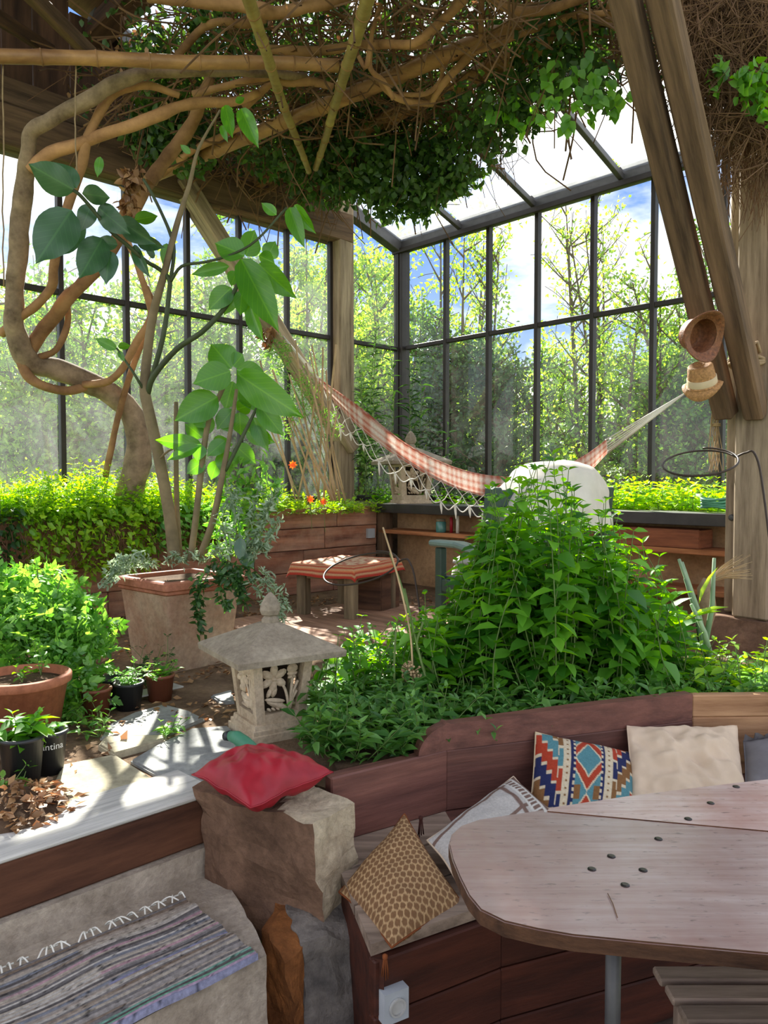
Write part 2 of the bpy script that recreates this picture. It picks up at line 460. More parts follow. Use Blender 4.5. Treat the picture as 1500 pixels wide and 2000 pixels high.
def printed(name, rough=0.85, scale=160.0, bump=0.25, trans=0.0, spec=0.2, dirt=0.25):
    """colours come from the woven or printed pattern stored on the mesh"""
    m, nt, N, Lk, out = _mat(name)
    at = N.new('ShaderNodeAttribute'); at.attribute_name = 'Col'
    tc = N.new('ShaderNodeTexCoord'); n1 = _noise(N, Lk, tc.outputs['Object'], scale, 3, 0.6)
    r = _ramp(N, [(0.3, (1 - dirt,) * 3), (0.7, (1.0,) * 3)]); Lk.new(n1.outputs['Fac'], r.inputs[0])
    mx = N.new('ShaderNodeMix'); mx.data_type = 'RGBA'; mx.blend_type = 'MULTIPLY'; mx.inputs['Factor'].default_value = 1
    Lk.new(at.outputs['Color'], mx.inputs['A']); Lk.new(r.outputs[0], mx.inputs['B'])
    b = N.new('ShaderNodeBsdfPrincipled'); b.inputs['Roughness'].default_value = rough; b.inputs['Specular IOR Level'].default_value = spec
    Lk.new(mx.outputs['Result'], b.inputs['Base Color'])
    bp = N.new('ShaderNodeBump'); bp.inputs['Strength'].default_value = bump; bp.inputs['Distance'].default_value = 0.004
    Lk.new(n1.outputs['Fac'], bp.inputs['Height']); Lk.new(bp.outputs[0], b.inputs['Normal'])
    sh = b.outputs[0]
    if trans:
        tr = N.new('ShaderNodeBsdfTranslucent'); Lk.new(mx.outputs['Result'], tr.inputs[0])
        ms = N.new('ShaderNodeMixShader'); ms.inputs[0].default_value = trans
        Lk.new(sh, ms.inputs[1]); Lk.new(tr.outputs[0], ms.inputs[2]); sh = ms.outputs[0]
    Lk.new(sh, out.inputs[0]); return m
def glassmat(name, dust, dust_var, tint=(0.97, 0.985, 0.98), streak=(1, 1, 1), scale=3.0, gloss=0.02):
    m, nt, N, Lk, out = _mat(name)
    tc = N.new('ShaderNodeTexCoord'); mp = N.new('ShaderNodeMapping'); mp.inputs['Scale'].default_value = streak
    Lk.new(tc.outputs['Object'], mp.inputs[0])
    n1 = _noise(N, Lk, mp.outputs[0], scale, 8, 0.7)
    mr = N.new('ShaderNodeMapRange'); mr.inputs['From Min'].default_value = 0.3; mr.inputs['From Max'].default_value = 0.7
    mr.inputs['To Min'].default_value = max(0, dust - dust_var); mr.inputs['To Max'].default_value = dust + dust_var
    Lk.new(n1.outputs['Fac'], mr.inputs['Value'])
    tp = N.new('ShaderNodeBsdfTransparent'); tp.inputs[0].default_value = (*tint, 1)
    tl = N.new('ShaderNodeBsdfTranslucent'); tl.inputs[0].default_value = (0.85, 0.87, 0.85, 1)
    gl = N.new('ShaderNodeBsdfGlossy'); gl.inputs['Roughness'].default_value = 0.03
    a = N.new('ShaderNodeMixShader'); Lk.new(mr.outputs[0], a.inputs[0]); Lk.new(tp.outputs[0], a.inputs[1]); Lk.new(tl.outputs[0], a.inputs[2])
    b = N.new('ShaderNodeMixShader'); b.inputs[0].default_value = gloss; Lk.new(a.outputs[0], b.inputs[1]); Lk.new(gl.outputs[0], b.inputs[2])
    Lk.new(b.outputs[0], out.inputs[0]); return m

M_ = {}
M_['oldwood'] = wood('weathered_grey_timber', srgb(92, 76, 60), srgb(178, 158, 132), 0.85, (1.0, 12, 12), 0.45)
M_['brownwood'] = wood('brown_timber', srgb(58, 44, 34), srgb(126, 100, 76), 0.85, (1.0, 12, 12), 0.45)
M_['darkplank'] = wood('dark_roof_planks', srgb(48, 33, 26), srgb(104, 74, 55), 0.85, (1.0, 9, 9), 0.4)
M_['bedplank'] = wood('reddish_bed_planks', srgb(84, 46, 34), srgb(176, 118, 88), 0.8, (1.2, 14, 14), 0.5, srgb(190, 160, 135), 0.4)
M_['bench'] = wood('red_brown_bench_boards', srgb(74, 46, 40), srgb(128, 84, 72), 0.62, (1.5, 18, 18), 0.35, srgb(96, 58, 50), 0.5, 0.4)
M_['benchlight'] = wood('pale_bench_boards', srgb(128, 88, 60), srgb(186, 144, 106), 0.7, (1.5, 16, 16), 0.35)
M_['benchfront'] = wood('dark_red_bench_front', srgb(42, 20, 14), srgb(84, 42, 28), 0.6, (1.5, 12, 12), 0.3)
M_['table'] = wood('worn_sheen_tabletop', srgb(164, 146, 140), srgb(206, 194, 188), 0.27, (2.0, 34, 34), 0.05, srgb(150, 98, 84), 0.7, 0.7, 0.9, 0.5)  # pale base carries sky sheen as well as worn varnish
M_['tableedge'] = wood('dark_table_edge', srgb(60, 38, 26), srgb(112, 76, 52), 0.8, (4, 20, 20), 0.6)
M_['greystep'] = wood('silver_grey_sleeper', srgb(150, 148, 142), srgb(204, 200, 192), 0.8, (1.4, 26, 26), 0.6)
M_['steprise'] = wood('sleeper_side', srgb(62, 36, 24), srgb(112, 72, 50), 0.85, (1.2, 8, 8), 0.4)
M_['shelfwood'] = wood('orange_shelf_boards', srgb(120, 70, 40), srgb(190, 128, 84), 0.7, (1.5, 12, 12), 0.25)
M_['boxwood'] = wood('red_box_boards', srgb(96, 54, 36), srgb(160, 98, 66), 0.75, (1.5, 14, 14), 0.35)
M_['legwood'] = wood('mossy_table_legs', srgb(78, 66, 50), srgb(150, 134, 106), 0.85, (1.2, 14, 14), 0.4)
M_['deck'] = wood('trodden_deck_boards', srgb(112, 80, 62), srgb(176, 138, 112), 0.8, (1.4, 10, 10), 0.3)
M_['chairwood'] = wood('grey_slat_wood', srgb(96, 80, 68), srgb(170, 148, 130), 0.7, (1.5, 16, 16), 0.3)
M_['bamboo'] = wood('old_bamboo', srgb(120, 82, 48), srgb(196, 150, 96), 0.5, (1.0, 6, 6), 0.1, srgb(120, 84, 56), 0.5, 0.5)
M_['bamboogreen'] = wood('green_bamboo', srgb(120, 102, 48), srgb(186, 164, 96), 0.5, (1.0, 6, 6), 0.1, srgb(122, 96, 60), 0.5, 0.5)
M_['vine'] = wood('vine_bark', srgb(112, 80, 54), srgb(186, 142, 98), 0.85, (3, 3, 3), 0.5)
M_['trunk'] = wood('twisted_trunk_bark', srgb(92, 76, 60), srgb(176, 152, 124), 0.9, (5, 5, 5), 0.7)
M_['twig'] = plain('dry_twigs', srgb(108, 80, 56), 0.9, var=0.35, scale=5)
M_['straw'] = plain('dry_straw', srgb(176, 150, 112), 0.85, var=0.3, scale=8)
M_['stem'] = plain('green_stems', srgb(98, 120, 62), 0.6, var=0.3, scale=8)
M_['stemdark'] = plain('dark_green_stems', srgb(62, 72, 44), 0.6, var=0.3, scale=8)
M_['stembrown'] = plain('brown_green_stems', srgb(120, 104, 76), 0.75, var=0.3, scale=10)
M_['steel'] = plain('dark_painted_steel', srgb(40, 33, 31), 0.5, 0.0, 0.4, 0.3, 9, 0.15)
M_['steelgrey'] = plain('grey_painted_steel', srgb(78, 76, 76), 0.45, 0.2, 0.5, 0.25, 9, 0.15)
M_['sill'] = plain('black_sill_steel', srgb(52, 48, 50), 0.35, 0.1, 0.5, 0.3, 9, 0.1)
M_['wire'] = plain('dark_wire', srgb(58, 44, 36), 0.5, 0.4, 0.5, 0.2)
M_['glassL'] = glassmat('dusty_glass', 0.025, 0.02, streak=(1, 1, 1), scale=2.5)
M_['glassB'] = glassmat('clear_glass', 0.008, 0.008, streak=(1, 1, 1), scale=2.5)
M_['glassR'] = glassmat('roof_glass', 0.10, 0.05, scale=2.0, gloss=0.03)
M_['soil'] = stone('soil', [(0.3, srgb(58, 44, 34)), (0.7, srgb(120, 96, 74))], 5, 1.0, 0.9, 60)
M_['litter'] = stone('dirt_path', [(0.3, srgb(84, 66, 50)), (0.7, srgb(150, 124, 98))], 4, 1.0, 0.9, 50)
M_['slate'] = stone('slate_flags', [(0.3, srgb(120, 122, 122)), (0.7, srgb(172, 172, 166))], 3, 0.75, 0.35, 30)
M_['slateyellow'] = stone('sandy_flags', [(0.3, srgb(140, 132, 110)), (0.7, srgb(200, 190, 160))], 4, 0.8, 0.4, 30)
M_['concrete'] = stone('dirty_concrete', [(0.3, srgb(136, 122, 106)), (0.7, srgb(198, 184, 166))], 5, 0.9, 0.6, 50)
M_['limestone'] = stone('broken_limestone', [(0.3, srgb(150, 132, 108)), (0.7, srgb(212, 196, 168))], 6, 0.95, 0.8, 45)
M_['brownstone'] = stone('brown_stone_and_shade', [(0.3, srgb(84, 62, 48)), (0.7, srgb(142, 110, 88))], 4, 0.95, 0.6, 45)
M_['greyrock'] = stone('grey_rock', [(0.3, srgb(70, 66, 64)), (0.7, srgb(146, 136, 126))], 5, 0.9, 0.8, 35)
M_['rustrock'] = stone('rust_stained_rock', [(0.3, srgb(96, 58, 30)), (0.7, srgb(158, 100, 54))], 8, 0.9, 0.8, 45)
M_['sandstone'] = stone('carved_sandstone', [(0.3, srgb(168, 146, 120)), (0.7, srgb(214, 196, 168))], 7, 0.9, 0.3, 70)
M_['sandroof'] = stone('weathered_sandstone', [(0.3, srgb(124, 112, 96)), (0.7, srgb(170, 158, 138))], 6, 0.9, 0.4, 60)
M_['plaster'] = stone('ochre_plaster', [(0.3, srgb(140, 104, 72)), (0.7, srgb(196, 160, 120))], 2, 0.9, 0.3, 30)
M_['terracotta'] = stone('terracotta', [(0.3, srgb(150, 92, 66)), (0.7, srgb(186, 122, 90))], 3, 0.7, 0.1, 40)
M_['terrapale'] = stone('lime_bloomed_terracotta', [(0.25, srgb(150, 106, 84)), (0.5, srgb(176, 148, 124)), (0.75, srgb(196, 176, 152))], 3, 0.85, 0.2, 40)
M_['terrarim'] = stone('terracotta_rim', [(0.3, srgb(140, 84, 62)), (0.7, srgb(184, 122, 96))], 4, 0.7, 0.1, 40)
M_['blackplastic'] = plain('black_plastic', srgb(40, 42, 46), 0.42, 0, 0.5, 0.15)
M_['traywhite'] = plain('grey_plastic_tray', srgb(176, 174, 170), 0.5, 0, 0.4, 0.15)
M_['brownplastic'] = plain('brown_plastic_pot', srgb(132, 78, 58), 0.5, 0, 0.4, 0.15)
M_['white'] = plain('white_print', srgb(215, 215, 210), 0.6, 0, 0.3, 0.05)
M_['red'] = plain('red_cushion_cloth', srgb(150, 24, 38), 0.5, 0, 0.4, 0.2, 14, 0.25)
M_['beige'] = plain('beige_cloth', srgb(206, 184, 160), 0.9, 0, 0.2, 0.08, 10, 0.2)
M_['slatecloth'] = plain('slate_grey_cloth', srgb(112, 108, 110), 0.9, 0, 0.2, 0.1, 20, 0.3)
M_['drape'] = plain('off_white_drape', srgb(214, 208, 194), 0.9, 0, 0.2, 0.06, 10, 0.2)
M_['greenpaint'] = plain('dark_green_paint', srgb(52, 72, 64), 0.5, 0, 0.5, 0.2)
M_['armpaint'] = plain('pale_green_arm_paint', srgb(112, 134, 126), 0.45, 0, 0.5, 0.15)
M_['greengrip'] = plain('green_grip', srgb(72, 136, 104), 0.5, 0, 0.4, 0.2)
M_['print'] = printed('woven_cloth')
M_['hammock'] = printed('hammock_cloth', trans=0.3, scale=90)
M_['rug'] = printed('rag_rug', scale=70, bump=0.7, dirt=0.45)
M_['cord'] = plain('white_cotton_cord', srgb(226, 222, 210), 0.9, 0, 0.2, 0.08)
M_['rope'] = plain('old_rope', srgb(150, 128, 100), 0.9, 0, 0.2, 0.25, 30, 0.4)
M_['tassel'] = plain('brown_tassel', srgb(120, 66, 36), 0.9, 0, 0.2, 0.2)
M_['tasseldark'] = plain('dark_tassel', srgb(66, 36, 30), 0.9, 0, 0.2, 0.2)
M_['strawhat'] = plain('woven_straw', srgb(166, 122, 76), 0.7, 0, 0.4, 0.4, 90, 0.8)
M_['strawdark'] = plain('dark_woven_straw', srgb(122, 76, 48), 0.6, 0, 0.4, 0.45, 70, 0.8)
M_['hatband'] = plain('hat_band', srgb(196, 176, 142), 0.8, 0, 0.2, 0.08)
M_['screw'] = plain('screw_head', srgb(70, 66, 62), 0.35, 0.8, 0.5, 0.2)
M_['outlet'] = plain('grey_outlet_plastic', srgb(168, 172, 176), 0.45, 0, 0.4, 0.08)
M_['dark'] = plain('hollow_shade', srgb(60, 50, 42), 0.95, 0, 0.1, 0.2)
M_['tealglass'] = plain('teal_jar', srgb(76, 128, 120), 0.15, 0, 0.6, 0.15)
M_['orange'] = leafmat('orange_petals', srgb(226, 110, 30), srgb(240, 150, 50), 0.4)
M_['lowfloor'] = stone('lower_floor', [(0.3, srgb(64, 52, 44)), (0.7, srgb(110, 94, 80))], 4, 0.9, 0.5, 40)
M_['grass'] = stone('meadow', [(0.3, srgb(76, 104, 42)), (0.7, srgb(140, 156, 86))], 0.6, 1.0, 0.6, 9)
M_['hill'] = stone('far_hill', [(0.3, srgb(112, 132, 104)), (0.7, srgb(150, 162, 130))], 0.15, 1.0, 0.3, 3)
M_['bark'] = plain('tree_bark', srgb(104, 88, 68), 0.9, 0, 0.1, 0.3, 4)
M_['leaf_herb'] = leafmat('herb_leaves', srgb(44, 108, 22), srgb(120, 184, 52), 0.52)
M_['leaf_low'] = leafmat('ground_cover_leaves', srgb(46, 100, 34), srgb(112, 164, 76), 0.4)
M_['leaf_lime'] = leafmat('lime_leaves', srgb(104, 160, 36), srgb(172, 208, 72), 0.5)
M_['leaf_gera'] = leafmat('scented_geranium_leaves', srgb(66, 132, 44), srgb(136, 190, 84), 0.45)
M_['leaf_silver'] = leafmat('silver_leaves', srgb(112, 138, 108), srgb(166, 184, 154), 0.25)
M_['leaf_dark'] = leafmat('dark_leaves', srgb(34, 68, 30), srgb(66, 108, 46), 0.3)
M_['leaf_vine'] = leafmat('climber_leaves', srgb(30, 62, 24), srgb(78, 116, 44), 0.32)
M_['leaf_sprig'] = leafmat('bright_climber_leaves', srgb(70, 128, 36), srgb(110, 166, 56), 0.5)  # brighter copy of the climber leaf green
M_['leaf_dry'] = leafmat('dry_leaves', srgb(110, 76, 46), srgb(176, 138, 94), 0.15)
M_['leaf_big'] = leafmat('large_glossy_leaf', srgb(60, 128, 22), srgb(92, 156, 34), 0.55, gloss=0.06, rough=0.4, vein=True)
M_['leaf_bigshade'] = leafmat('large_shaded_leaf', srgb(44, 84, 50), srgb(62, 108, 60), 0.28, gloss=0.08, rough=0.4, vein=True)  # darker copy of the large leaf, shade put into its colour
M_['leaf_spring'] = leafmat('spring_tree_leaves', srgb(92, 140, 40), srgb(156, 190, 80), 0.52)
M_['leaf_tree'] = leafmat('tree_leaves', srgb(56, 102, 36), srgb(108, 150, 62), 0.42)
M_['leaf_olive'] = leafmat('dark_shrub_leaves', srgb(48, 80, 44), srgb(96, 126, 74), 0.35)
# ------------------------------------------------------------------ ground and floors
def zr(z): return EYE + z         # heights given relative to the eye
tag(prism('floor', [(-4, -2), (5, -2), (5, 4.0), (-0.3, 2.6), (-2.2, 1.2), (-4, 0.6)], -0.1, 0.0, M_['lowfloor']),
    'dark trodden floor of the sunken seating pit', 'floor', kind='structure')
BACK = [(-0.17, 2.30), (0.20, 2.54), (1.15, 2.86), (2.3, 2.90), (4.6, 2.7)]     # line of the bench back
gp = [(-5.2, -1.0), (-3.6, 0.10), (-2.4, 0.62)]
gp += [(-1.16, 1.98), (-0.62, 2.50), (-0.25, 2.42), (-0.17, 2.36)] + [(x, y + 0.05) for (x, y) in BACK[1:]]
gp += [tuple(rp(5.6, 0.05, 0))[:2], tuple(rp(0.05, 0.05, 0))[:2], tuple(rp(0.05, 8.2, 0))[:2]]
tag(prism('floor_garden', gp, G - 0.3, G, M_['litter']), 'brown dirt ground of the indoor garden strewn with dry leaves', 'ground', kind='structure')

# ------------------------------------------------------------------ left wall: glazing, timber beam, plank gable
wl_ = thing('wall_left', 'left wall with a weathered timber beam and dark vertical planks above its windows', 'wall', rp(0, 3, G), kind='structure')
rbox('low_wall', -0.2, 0.0, 0.0, 7.0, G - 0.4, zr(-0.16), M_['concrete'], wl_)
rbox('header_beam', -0.10, 0.12, 0.78, 7.0, zr(2.30), zr(2.58), M_['brownwood'], wl_, 0.012)
s = 0.95
while s < 6.6:
    w = random.uniform(0.2, 0.27)
    rbox('plank', -0.06 + random.uniform(-.006, .006), -0.03, s, s + w - 0.008, zr(2.5), roof_z(s) - 0.02, M_['darkplank'], wl_, 0.004, 0.003)
    s += w
rbox('rail_board', -0.03, 0.03, 2.1, 7.0, zr(2.62), zr(2.80), M_['brownwood'], wl_, 0.006)

win1 = thing('window_1', 'tall dusty steel-framed windows along the left wall', 'window', rp(0, 3, zr(-0.1)), kind='structure')
mull = [0.06, 0.50, 0.98, 1.5, 2.016, 2.521, 3.054, 3.563, 4.03, 4.55, 5.06, 5.57]
for i, m_ in enumerate(mull):
    top = 2.42 + 0.32 * m_ if m_ < 0.9 else 2.34
    if m_ != 0.50: rbox('mullion', -0.03, 0.025, m_ - 0.019, m_ + 0.019, zr(-0.16), zr(top), M_['steel'], win1, 0.003)
for i in range(len(mull) - 1):
    a, b = mull[i] + 0.019, mull[i + 1] - 0.019
    if i == 0: b = mull[2] - 0.10
    if i == 1: continue
    rbox('rail', -0.028, 0.022, a, b, zr(1.365), zr(1.405), M_['steel'], win1, 0.003)
    topz = 2.42 if i else 2.50
    for z0, z1 in ((-0.14, 1.365), (1.405, topz if i == 0 else 2.30)):
        beam('pane', rp(0, a, zr((z0 + z1) / 2)), rp(0, b, zr((z0 + z1) / 2)), 0.004, z1 - z0, M_['glassL'] if i > 0 else M_['glassB'], win1, (0, 0, 1), 0)
rbox('bottom_rail', -0.03, 0.03, 0.0, 6.0, zr(-0.19), zr(-0.14), M_['steel'], win1, 0.003)

# ------------------------------------------------------------------ back wall: glazing under a steel lintel
wb_ = thing('wall_back', 'low back wall below the tall windows, faced with plaster behind shelves', 'wall', rp(2, 0, G), kind='structure')
rbox('low_wall', 0.0, 5.6, -0.2, 0.0, G - 0.4, zr(-0.16), M_['concrete'], wb_)
win2 = thing('window_2', 'tall clear steel-framed windows of the back wall', 'window', rp(2, 0, zr(-0.1)), kind='structure')
rbox('lintel', -0.06, 5.6, -0.06, 0.06, zr(2.40), zr(2.54), M_['steelgrey'], win2, 0.006)
rbox('lintel_lip', -0.06, 5.6, 0.05, 0.09, zr(2.37), zr(2.42), M_['steel'], win2, 0.004)
rbox('corner_post', -0.06, 0.065, -0.06, 0.065, zr(-0.5), zr(2.45), M_['steel'], win2, 0.006)
bm_t = [0.06, 0.625, 1.162, 1.709, 2.269, 2.807, 3.36, 3.92, 4.48, 5.04]
for m_ in bm_t[1:]:
    rbox('mullion', m_ - 0.019, m_ + 0.019, -0.03, 0.03, zr(-0.16), zr(2.40), M_['steel'], win2, 0.003)
for i in range(len(bm_t) - 1):
    a, b = bm_t[i] + 0.019, bm_t[i + 1] - 0.019
    rbox('rail', a, b, -0.025, 0.025, zr(1.375), zr(1.415), M_['steel'], win2, 0.003)
    for z0, z1 in ((-0.14, 1.375), (1.415, 2.40)):
        beam('pane', rp(a, 0, zr((z0 + z1) / 2)), rp(b, 0, zr((z0 + z1) / 2)), 0.004, z1 - z0, M_['glassB'], win2, (0, 0, 1), 0)
rbox('bottom_rail', 0, 5.6, -0.03, 0.03, zr(-0.19), zr(-0.14), M_['steel'], win2, 0.003)

# ------------------------------------------------------------------ roof: glass lean-to, then dark planks overhead
ceil = thing('ceiling', 'glazed lean-to roof on sloping steel bars, running up to dark boards', 'roof', rp(2, 1.5, roof_z(1.5)), kind='structure')
rn = Vector((0, 0, 1)) - E2 * 0.32; rn.normalize()
def roofpt(t, s, dz=0.0): return rp(t, s, roof_z(s) + dz)
bars = [0.0, 0.85, 1.70, 2.55, 3.40, 4.25, 5.1]
for t in bars:
    beam('glazing_bar', roofpt(t, 0.0, -0.02), roofpt(t, 3.3, -0.02), 0.045 if t else 0.11, 0.05 if t else 0.13, M_['steelgrey'], ceil, rn, 0.004)
for i in range(len(bars) - 1):
    for s0, s1 in ((0.0, 1.2), (1.2, 3.25)):
        beam('pane', roofpt((bars[i] + bars[i + 1]) / 2, s0 + .02, 0.02), roofpt((bars[i] + bars[i + 1]) / 2, s1, 0.02), 0.80, 0.005, M_['glassR'], ceil, rn, 0)
beam('purlin', roofpt(-0.05, 1.2, -0.08), roofpt(5.2, 1.2, -0.08), 0.10, 0.12, M_['steelgrey'], ceil, rn, 0.006)
beam('edge_beam', roofpt(-0.1, 3.25, -0.12), roofpt(6.6, 3.25, -0.12), 0.16, 0.22, M_['darkplank'], ceil, rn, 0.01)
s = 3.22
while s < 8.0:
    beam('roof_board', roofpt(-0.15, s + 0.13, 0.03), roofpt(6.6, s + 0.13, 0.03), 0.255, 0.03, M_['darkplank'], ceil, rn, 0.004, 0.003)
    s += 0.265
for t in (0.55, 1.25):
    beam('rafter', roofpt(t, 3.2, -0.06), roofpt(t, 8.0, -0.06), 0.10, 0.14, M_['brownwood'], ceil, rn, 0.01)
beam('roof_brace', P(40, -30, 4.6), P(180, 108, 5.3), 0.07, 0.09, M_['brownwood'], ceil, rn, 0.008)
beam('roof_brace', P(-40, 10, 4.5), P(100, 100, 5.2), 0.06, 0.08, M_['darkplank'], ceil, rn, 0.008)

# ------------------------------------------------------------------ timber posts and braces
lp = thing('timber_post', 'weathered grey timber post between the left windows and the glazed corner', 'post', rp(0.03, 0.87, G), group='timber posts')
beam('post_shaft', rp(0.03, 0.87, G), rp(0.03, 0.87, zr(2.72)), 0.2, 0.17, M_['oldwood'], lp, E1, 0.012, 0.006)
tag(beam('timber_brace', rp(0.06, 2.62, zr(2.45)), rp(0.10, 0.80, zr(0.30)), 0.17, 0.15, M_['oldwood'], None, E2, 0.015, 0.01),
    'slanting timber brace behind the leafy plant that the hammock is tied to', 'brace')
post = thing('timber_post', 'thick timber post on a stone footing beside the shelves at right', 'post', rp(4.0, 1.2, zr(-0.77)), group='timber posts')
beam('post_shaft', rp(4.0, 1.2, zr(-0.765)), rp(4.0, 1.2, roof_z(1.2) - 0.15), 0.17, 0.17, M_['oldwood'], post, E1, 0.010, 0.004)
beam('post_cheek', rp(4.10, 1.34, zr(-0.765)), rp(4.10, 1.34, roof_z(1.2) - 0.15), 0.10, 0.19, M_['oldwood'], post, E1, 0.010, 0.004)
mb = MB(); c = P(1444, 1012, 4.37)
mb.lathe([(0.0, -0.012), (0.02, -0.012), (0.02, 0.0), (0.013, 0.008), (0.0, 0.010)], (0, 0, 0), 10, M=Matrix.Translation(rp(3.955, 1.29, c.z)) @ frame((0, 0, 1), E2))
mb.build('bolt_head', M_['steelgrey'], post)
q = rp(4.05, 1.22, 0)
def foot(dx, dy): return [(q + E1 * a * dx + E2 * b * dy) for a, b in ((-1, -1), (1, -1), (1, 1), (-1, 1))]
c8 = [Vector((p.x, p.y, G - 0.03)) for p in foot(.33, .33)] + [Vector((p.x, p.y, zr(-0.772))) for p in foot(.21, .21)]
tag(rock('footing_stone', c8, 0.018, M_['brownstone'], None, 8, 5), 'rough stone footing under the right timber post', 'stone')
b1 = tag(beam('timber_brace', P(1418, 812, 4.33), P(1212, -40, 3.42), 0.105, 0.11, M_['brownwood'], None, E1, 0.012, 0.006),
    'left of the two slanting timber braces at right, with straw hats hung on it', 'brace')
b2 = tag(beam('timber_brace', P(1478, 812, 4.25), P(1284, -40, 3.38), 0.105, 0.11, M_['brownwood'], None, E1, 0.012, 0.006),
    'right of the two slanting timber braces, wound with rope at its foot', 'brace')
mb = MB()
for k, yy in enumerate((700, 706, 713)):
    ct = P(1458, yy, 4.27)
    pts = [ct + Vector((0.085 * math.cos(a), 0.095 * math.sin(a), 0.012 * math.sin(a * 2 + k))) for a in np.linspace(0, 2 * PI, 28, endpoint=False)]
    mb.tube(pts, 0.011, 6, close=True)
mb.tube([P(1484, 690, 4.16), P(1478, 668, 4.15), P(1470, 672, 4.14)], 0.011, 6)
tag(mb.build('rope_binding', M_['rope'], None, True), 'old rope wound round the foot of the right brace', 'rope')

# ------------------------------------------------------------------ left raised bed of planks
bed = thing('raised_bed', 'raised bed of reddish planks along the left windows, overgrown with herbs', 'planter', rp(0.57, 2, G))
zz = [G, G + 0.19, G + 0.375, G + 0.56, G + 0.735]
for r in range(4):
    s = 0.93
    for L in ((0.52, 0.75, 1.3, 1.5, 1.2), (0.85, 0.5, 1.6, 1.4, 1.0), (0.62, 0.9, 1.2, 1.5, 1.1), (0.48, 0.8, 1.5, 1.5, 1.0))[r]:
        rbox('plank', 0.55, 0.59 + random.uniform(0, .008), s, s + L - 0.004, zz[r] + 0.002, zz[r + 1] - 0.003, M_['bedplank'], bed, 0.006, 0.002)
        s += L
rbox('soil', 0.02, 0.55, 0.9, 6.0, G + 0.4, G + 0.68, M_['soil'], bed, 0)
mb = MB(); mb.box(Matrix.Translation(rp(0.61, 1.02, zr(-0.475))) @ Matrix.Rotation(ROOM_A, 4, 'Z'), (0.03, 0.085, 0.085))
jb = tag(mb.build('junction_box', M_['outlet']), 'small pale electrical box on the planks near the glazed corner', 'socket')

# ------------------------------------------------------------------ back bed with shelves below a black sill
sh = thing('shelf_unit', 'two wooden shelves under the black sill along the back wall', 'shelf', rp(2.2, 0.8, G))
rbox('back_panel', 0.6, 3.92, 0.62, 0.66, G, zr(-0.25), M_['plaster'], sh, 0)
rbox('sill', 0.6, 3.94, 0.55, 0.95, zr(-0.225), zr(-0.205), M_['steelgrey'], sh, 0.003)
rbox('sill_lip', 0.6, 3.94, 0.93, 0.955, zr(-0.285), zr(-0.205), M_['sill'], sh, 0.003)
rbox('shelf_board', 0.62, 3.92, 0.66, 0.93, zr(-0.475), zr(-0.44), M_['shelfwood'], sh, 0.004)
rbox('shelf_board', 1.9, 3.92, 0.66, 0.93, zr(-0.735), zr(-0.70), M_['shelfwood'], sh, 0.004)
rbox('upright', 3.84, 3.90, 0.84, 0.92, zr(-0.44), zr(-0.285), M_['shelfwood'], sh, 0.004)
rbox('upright', 0.60, 0.68, 0.80, 0.93, G, zr(-0.285), M_['brownwood'], sh, 0.004)
rbox('soil', 0.05, 3.9, 0.02, 0.62, zr(-0.55), zr(-0.26), M_['soil'], sh, 0)

# ------------------------------------------------------------------ steps, stone wall, sunken bench
VV = -E2    # direction of the step edges
NN = Vector((0.695, -0.719, 0))
f0 = PZ(400, 1562, G)
st = thing('timber_step', 'silver-grey timber sleeper edging the top step above the rag rug', 'step', f0)
a0 = f0 - VV * 2.1; a1 = f0 + VV * 0.05
n_ = -NN * 0.12
beam('sleeper', a0 + n_ + Vector((0, 0, -0.066)), a1 + n_ + Vector((0, 0, -0.066)), 0.24, 0.145, M_['steprise'], st, (0, 0, 1), 0.01, 0.006)
beam('tread_board', a0 + n_ * 1.0 + Vector((0, 0, 0.010)), a1 + n_ * 1.0 + Vector((0, 0, 0.010)), 0.245, 0.016, M_['greystep'], st, (0, 0, 1), 0.005, 0.004)
ST = 0.37
e0 = f0 + NN * 0.02
conc = thing('concrete_step', 'dirty concrete step that carries the rag rug', 'step', (e0.x, e0.y, 0))
def along(p, a, b): r = p + VV * a + NN * b; return (r.x, r.y)
prism('riser', [along(e0, -2.2, -0.2), along(e0, 0.1, -0.2), along(e0, 0.1, 0.0), along(e0, -2.2, 0.0)], ST - 0.02, G - 0.135, M_['concrete'], conc)
rock('tread', [Vector((*along(e0, -2.2, -0.02), 0.0)), Vector((*along(e0, 0.05, -0.02), 0.0)), Vector((*along(e0, -0.10, 0.46), 0.0)), Vector((*along(e0, -2.2, 0.46), 0.0)),
               Vector((*along(e0, -2.2, -0.02), ST)), Vector((*along(e0, 0.05, -0.02), ST)), Vector((*along(e0, -0.11, 0.45), ST)), Vector((*along(e0, -2.2, 0.45), ST))], 0.012, M_['concrete'], conc, 14, 7)
rock('lower_tread', [Vector((*along(e0, -2.2, 0.44), 0.0)), Vector((*along(e0, -0.12, 0.44), 0.0)), Vector((*along(e0, -0.14, 0.85), 0.0)), Vector((*along(e0, -2.2, 0.85), 0.0)),
               Vector((*along(e0, -2.2, 0.44), .185)), Vector((*along(e0, -0.12, 0.44), .185)), Vector((*along(e0, -0.15, 0.85), .185)), Vector((*along(e0, -2.2, 0.85), .185))], 0.012, M_['concrete'], conc, 12, 7)

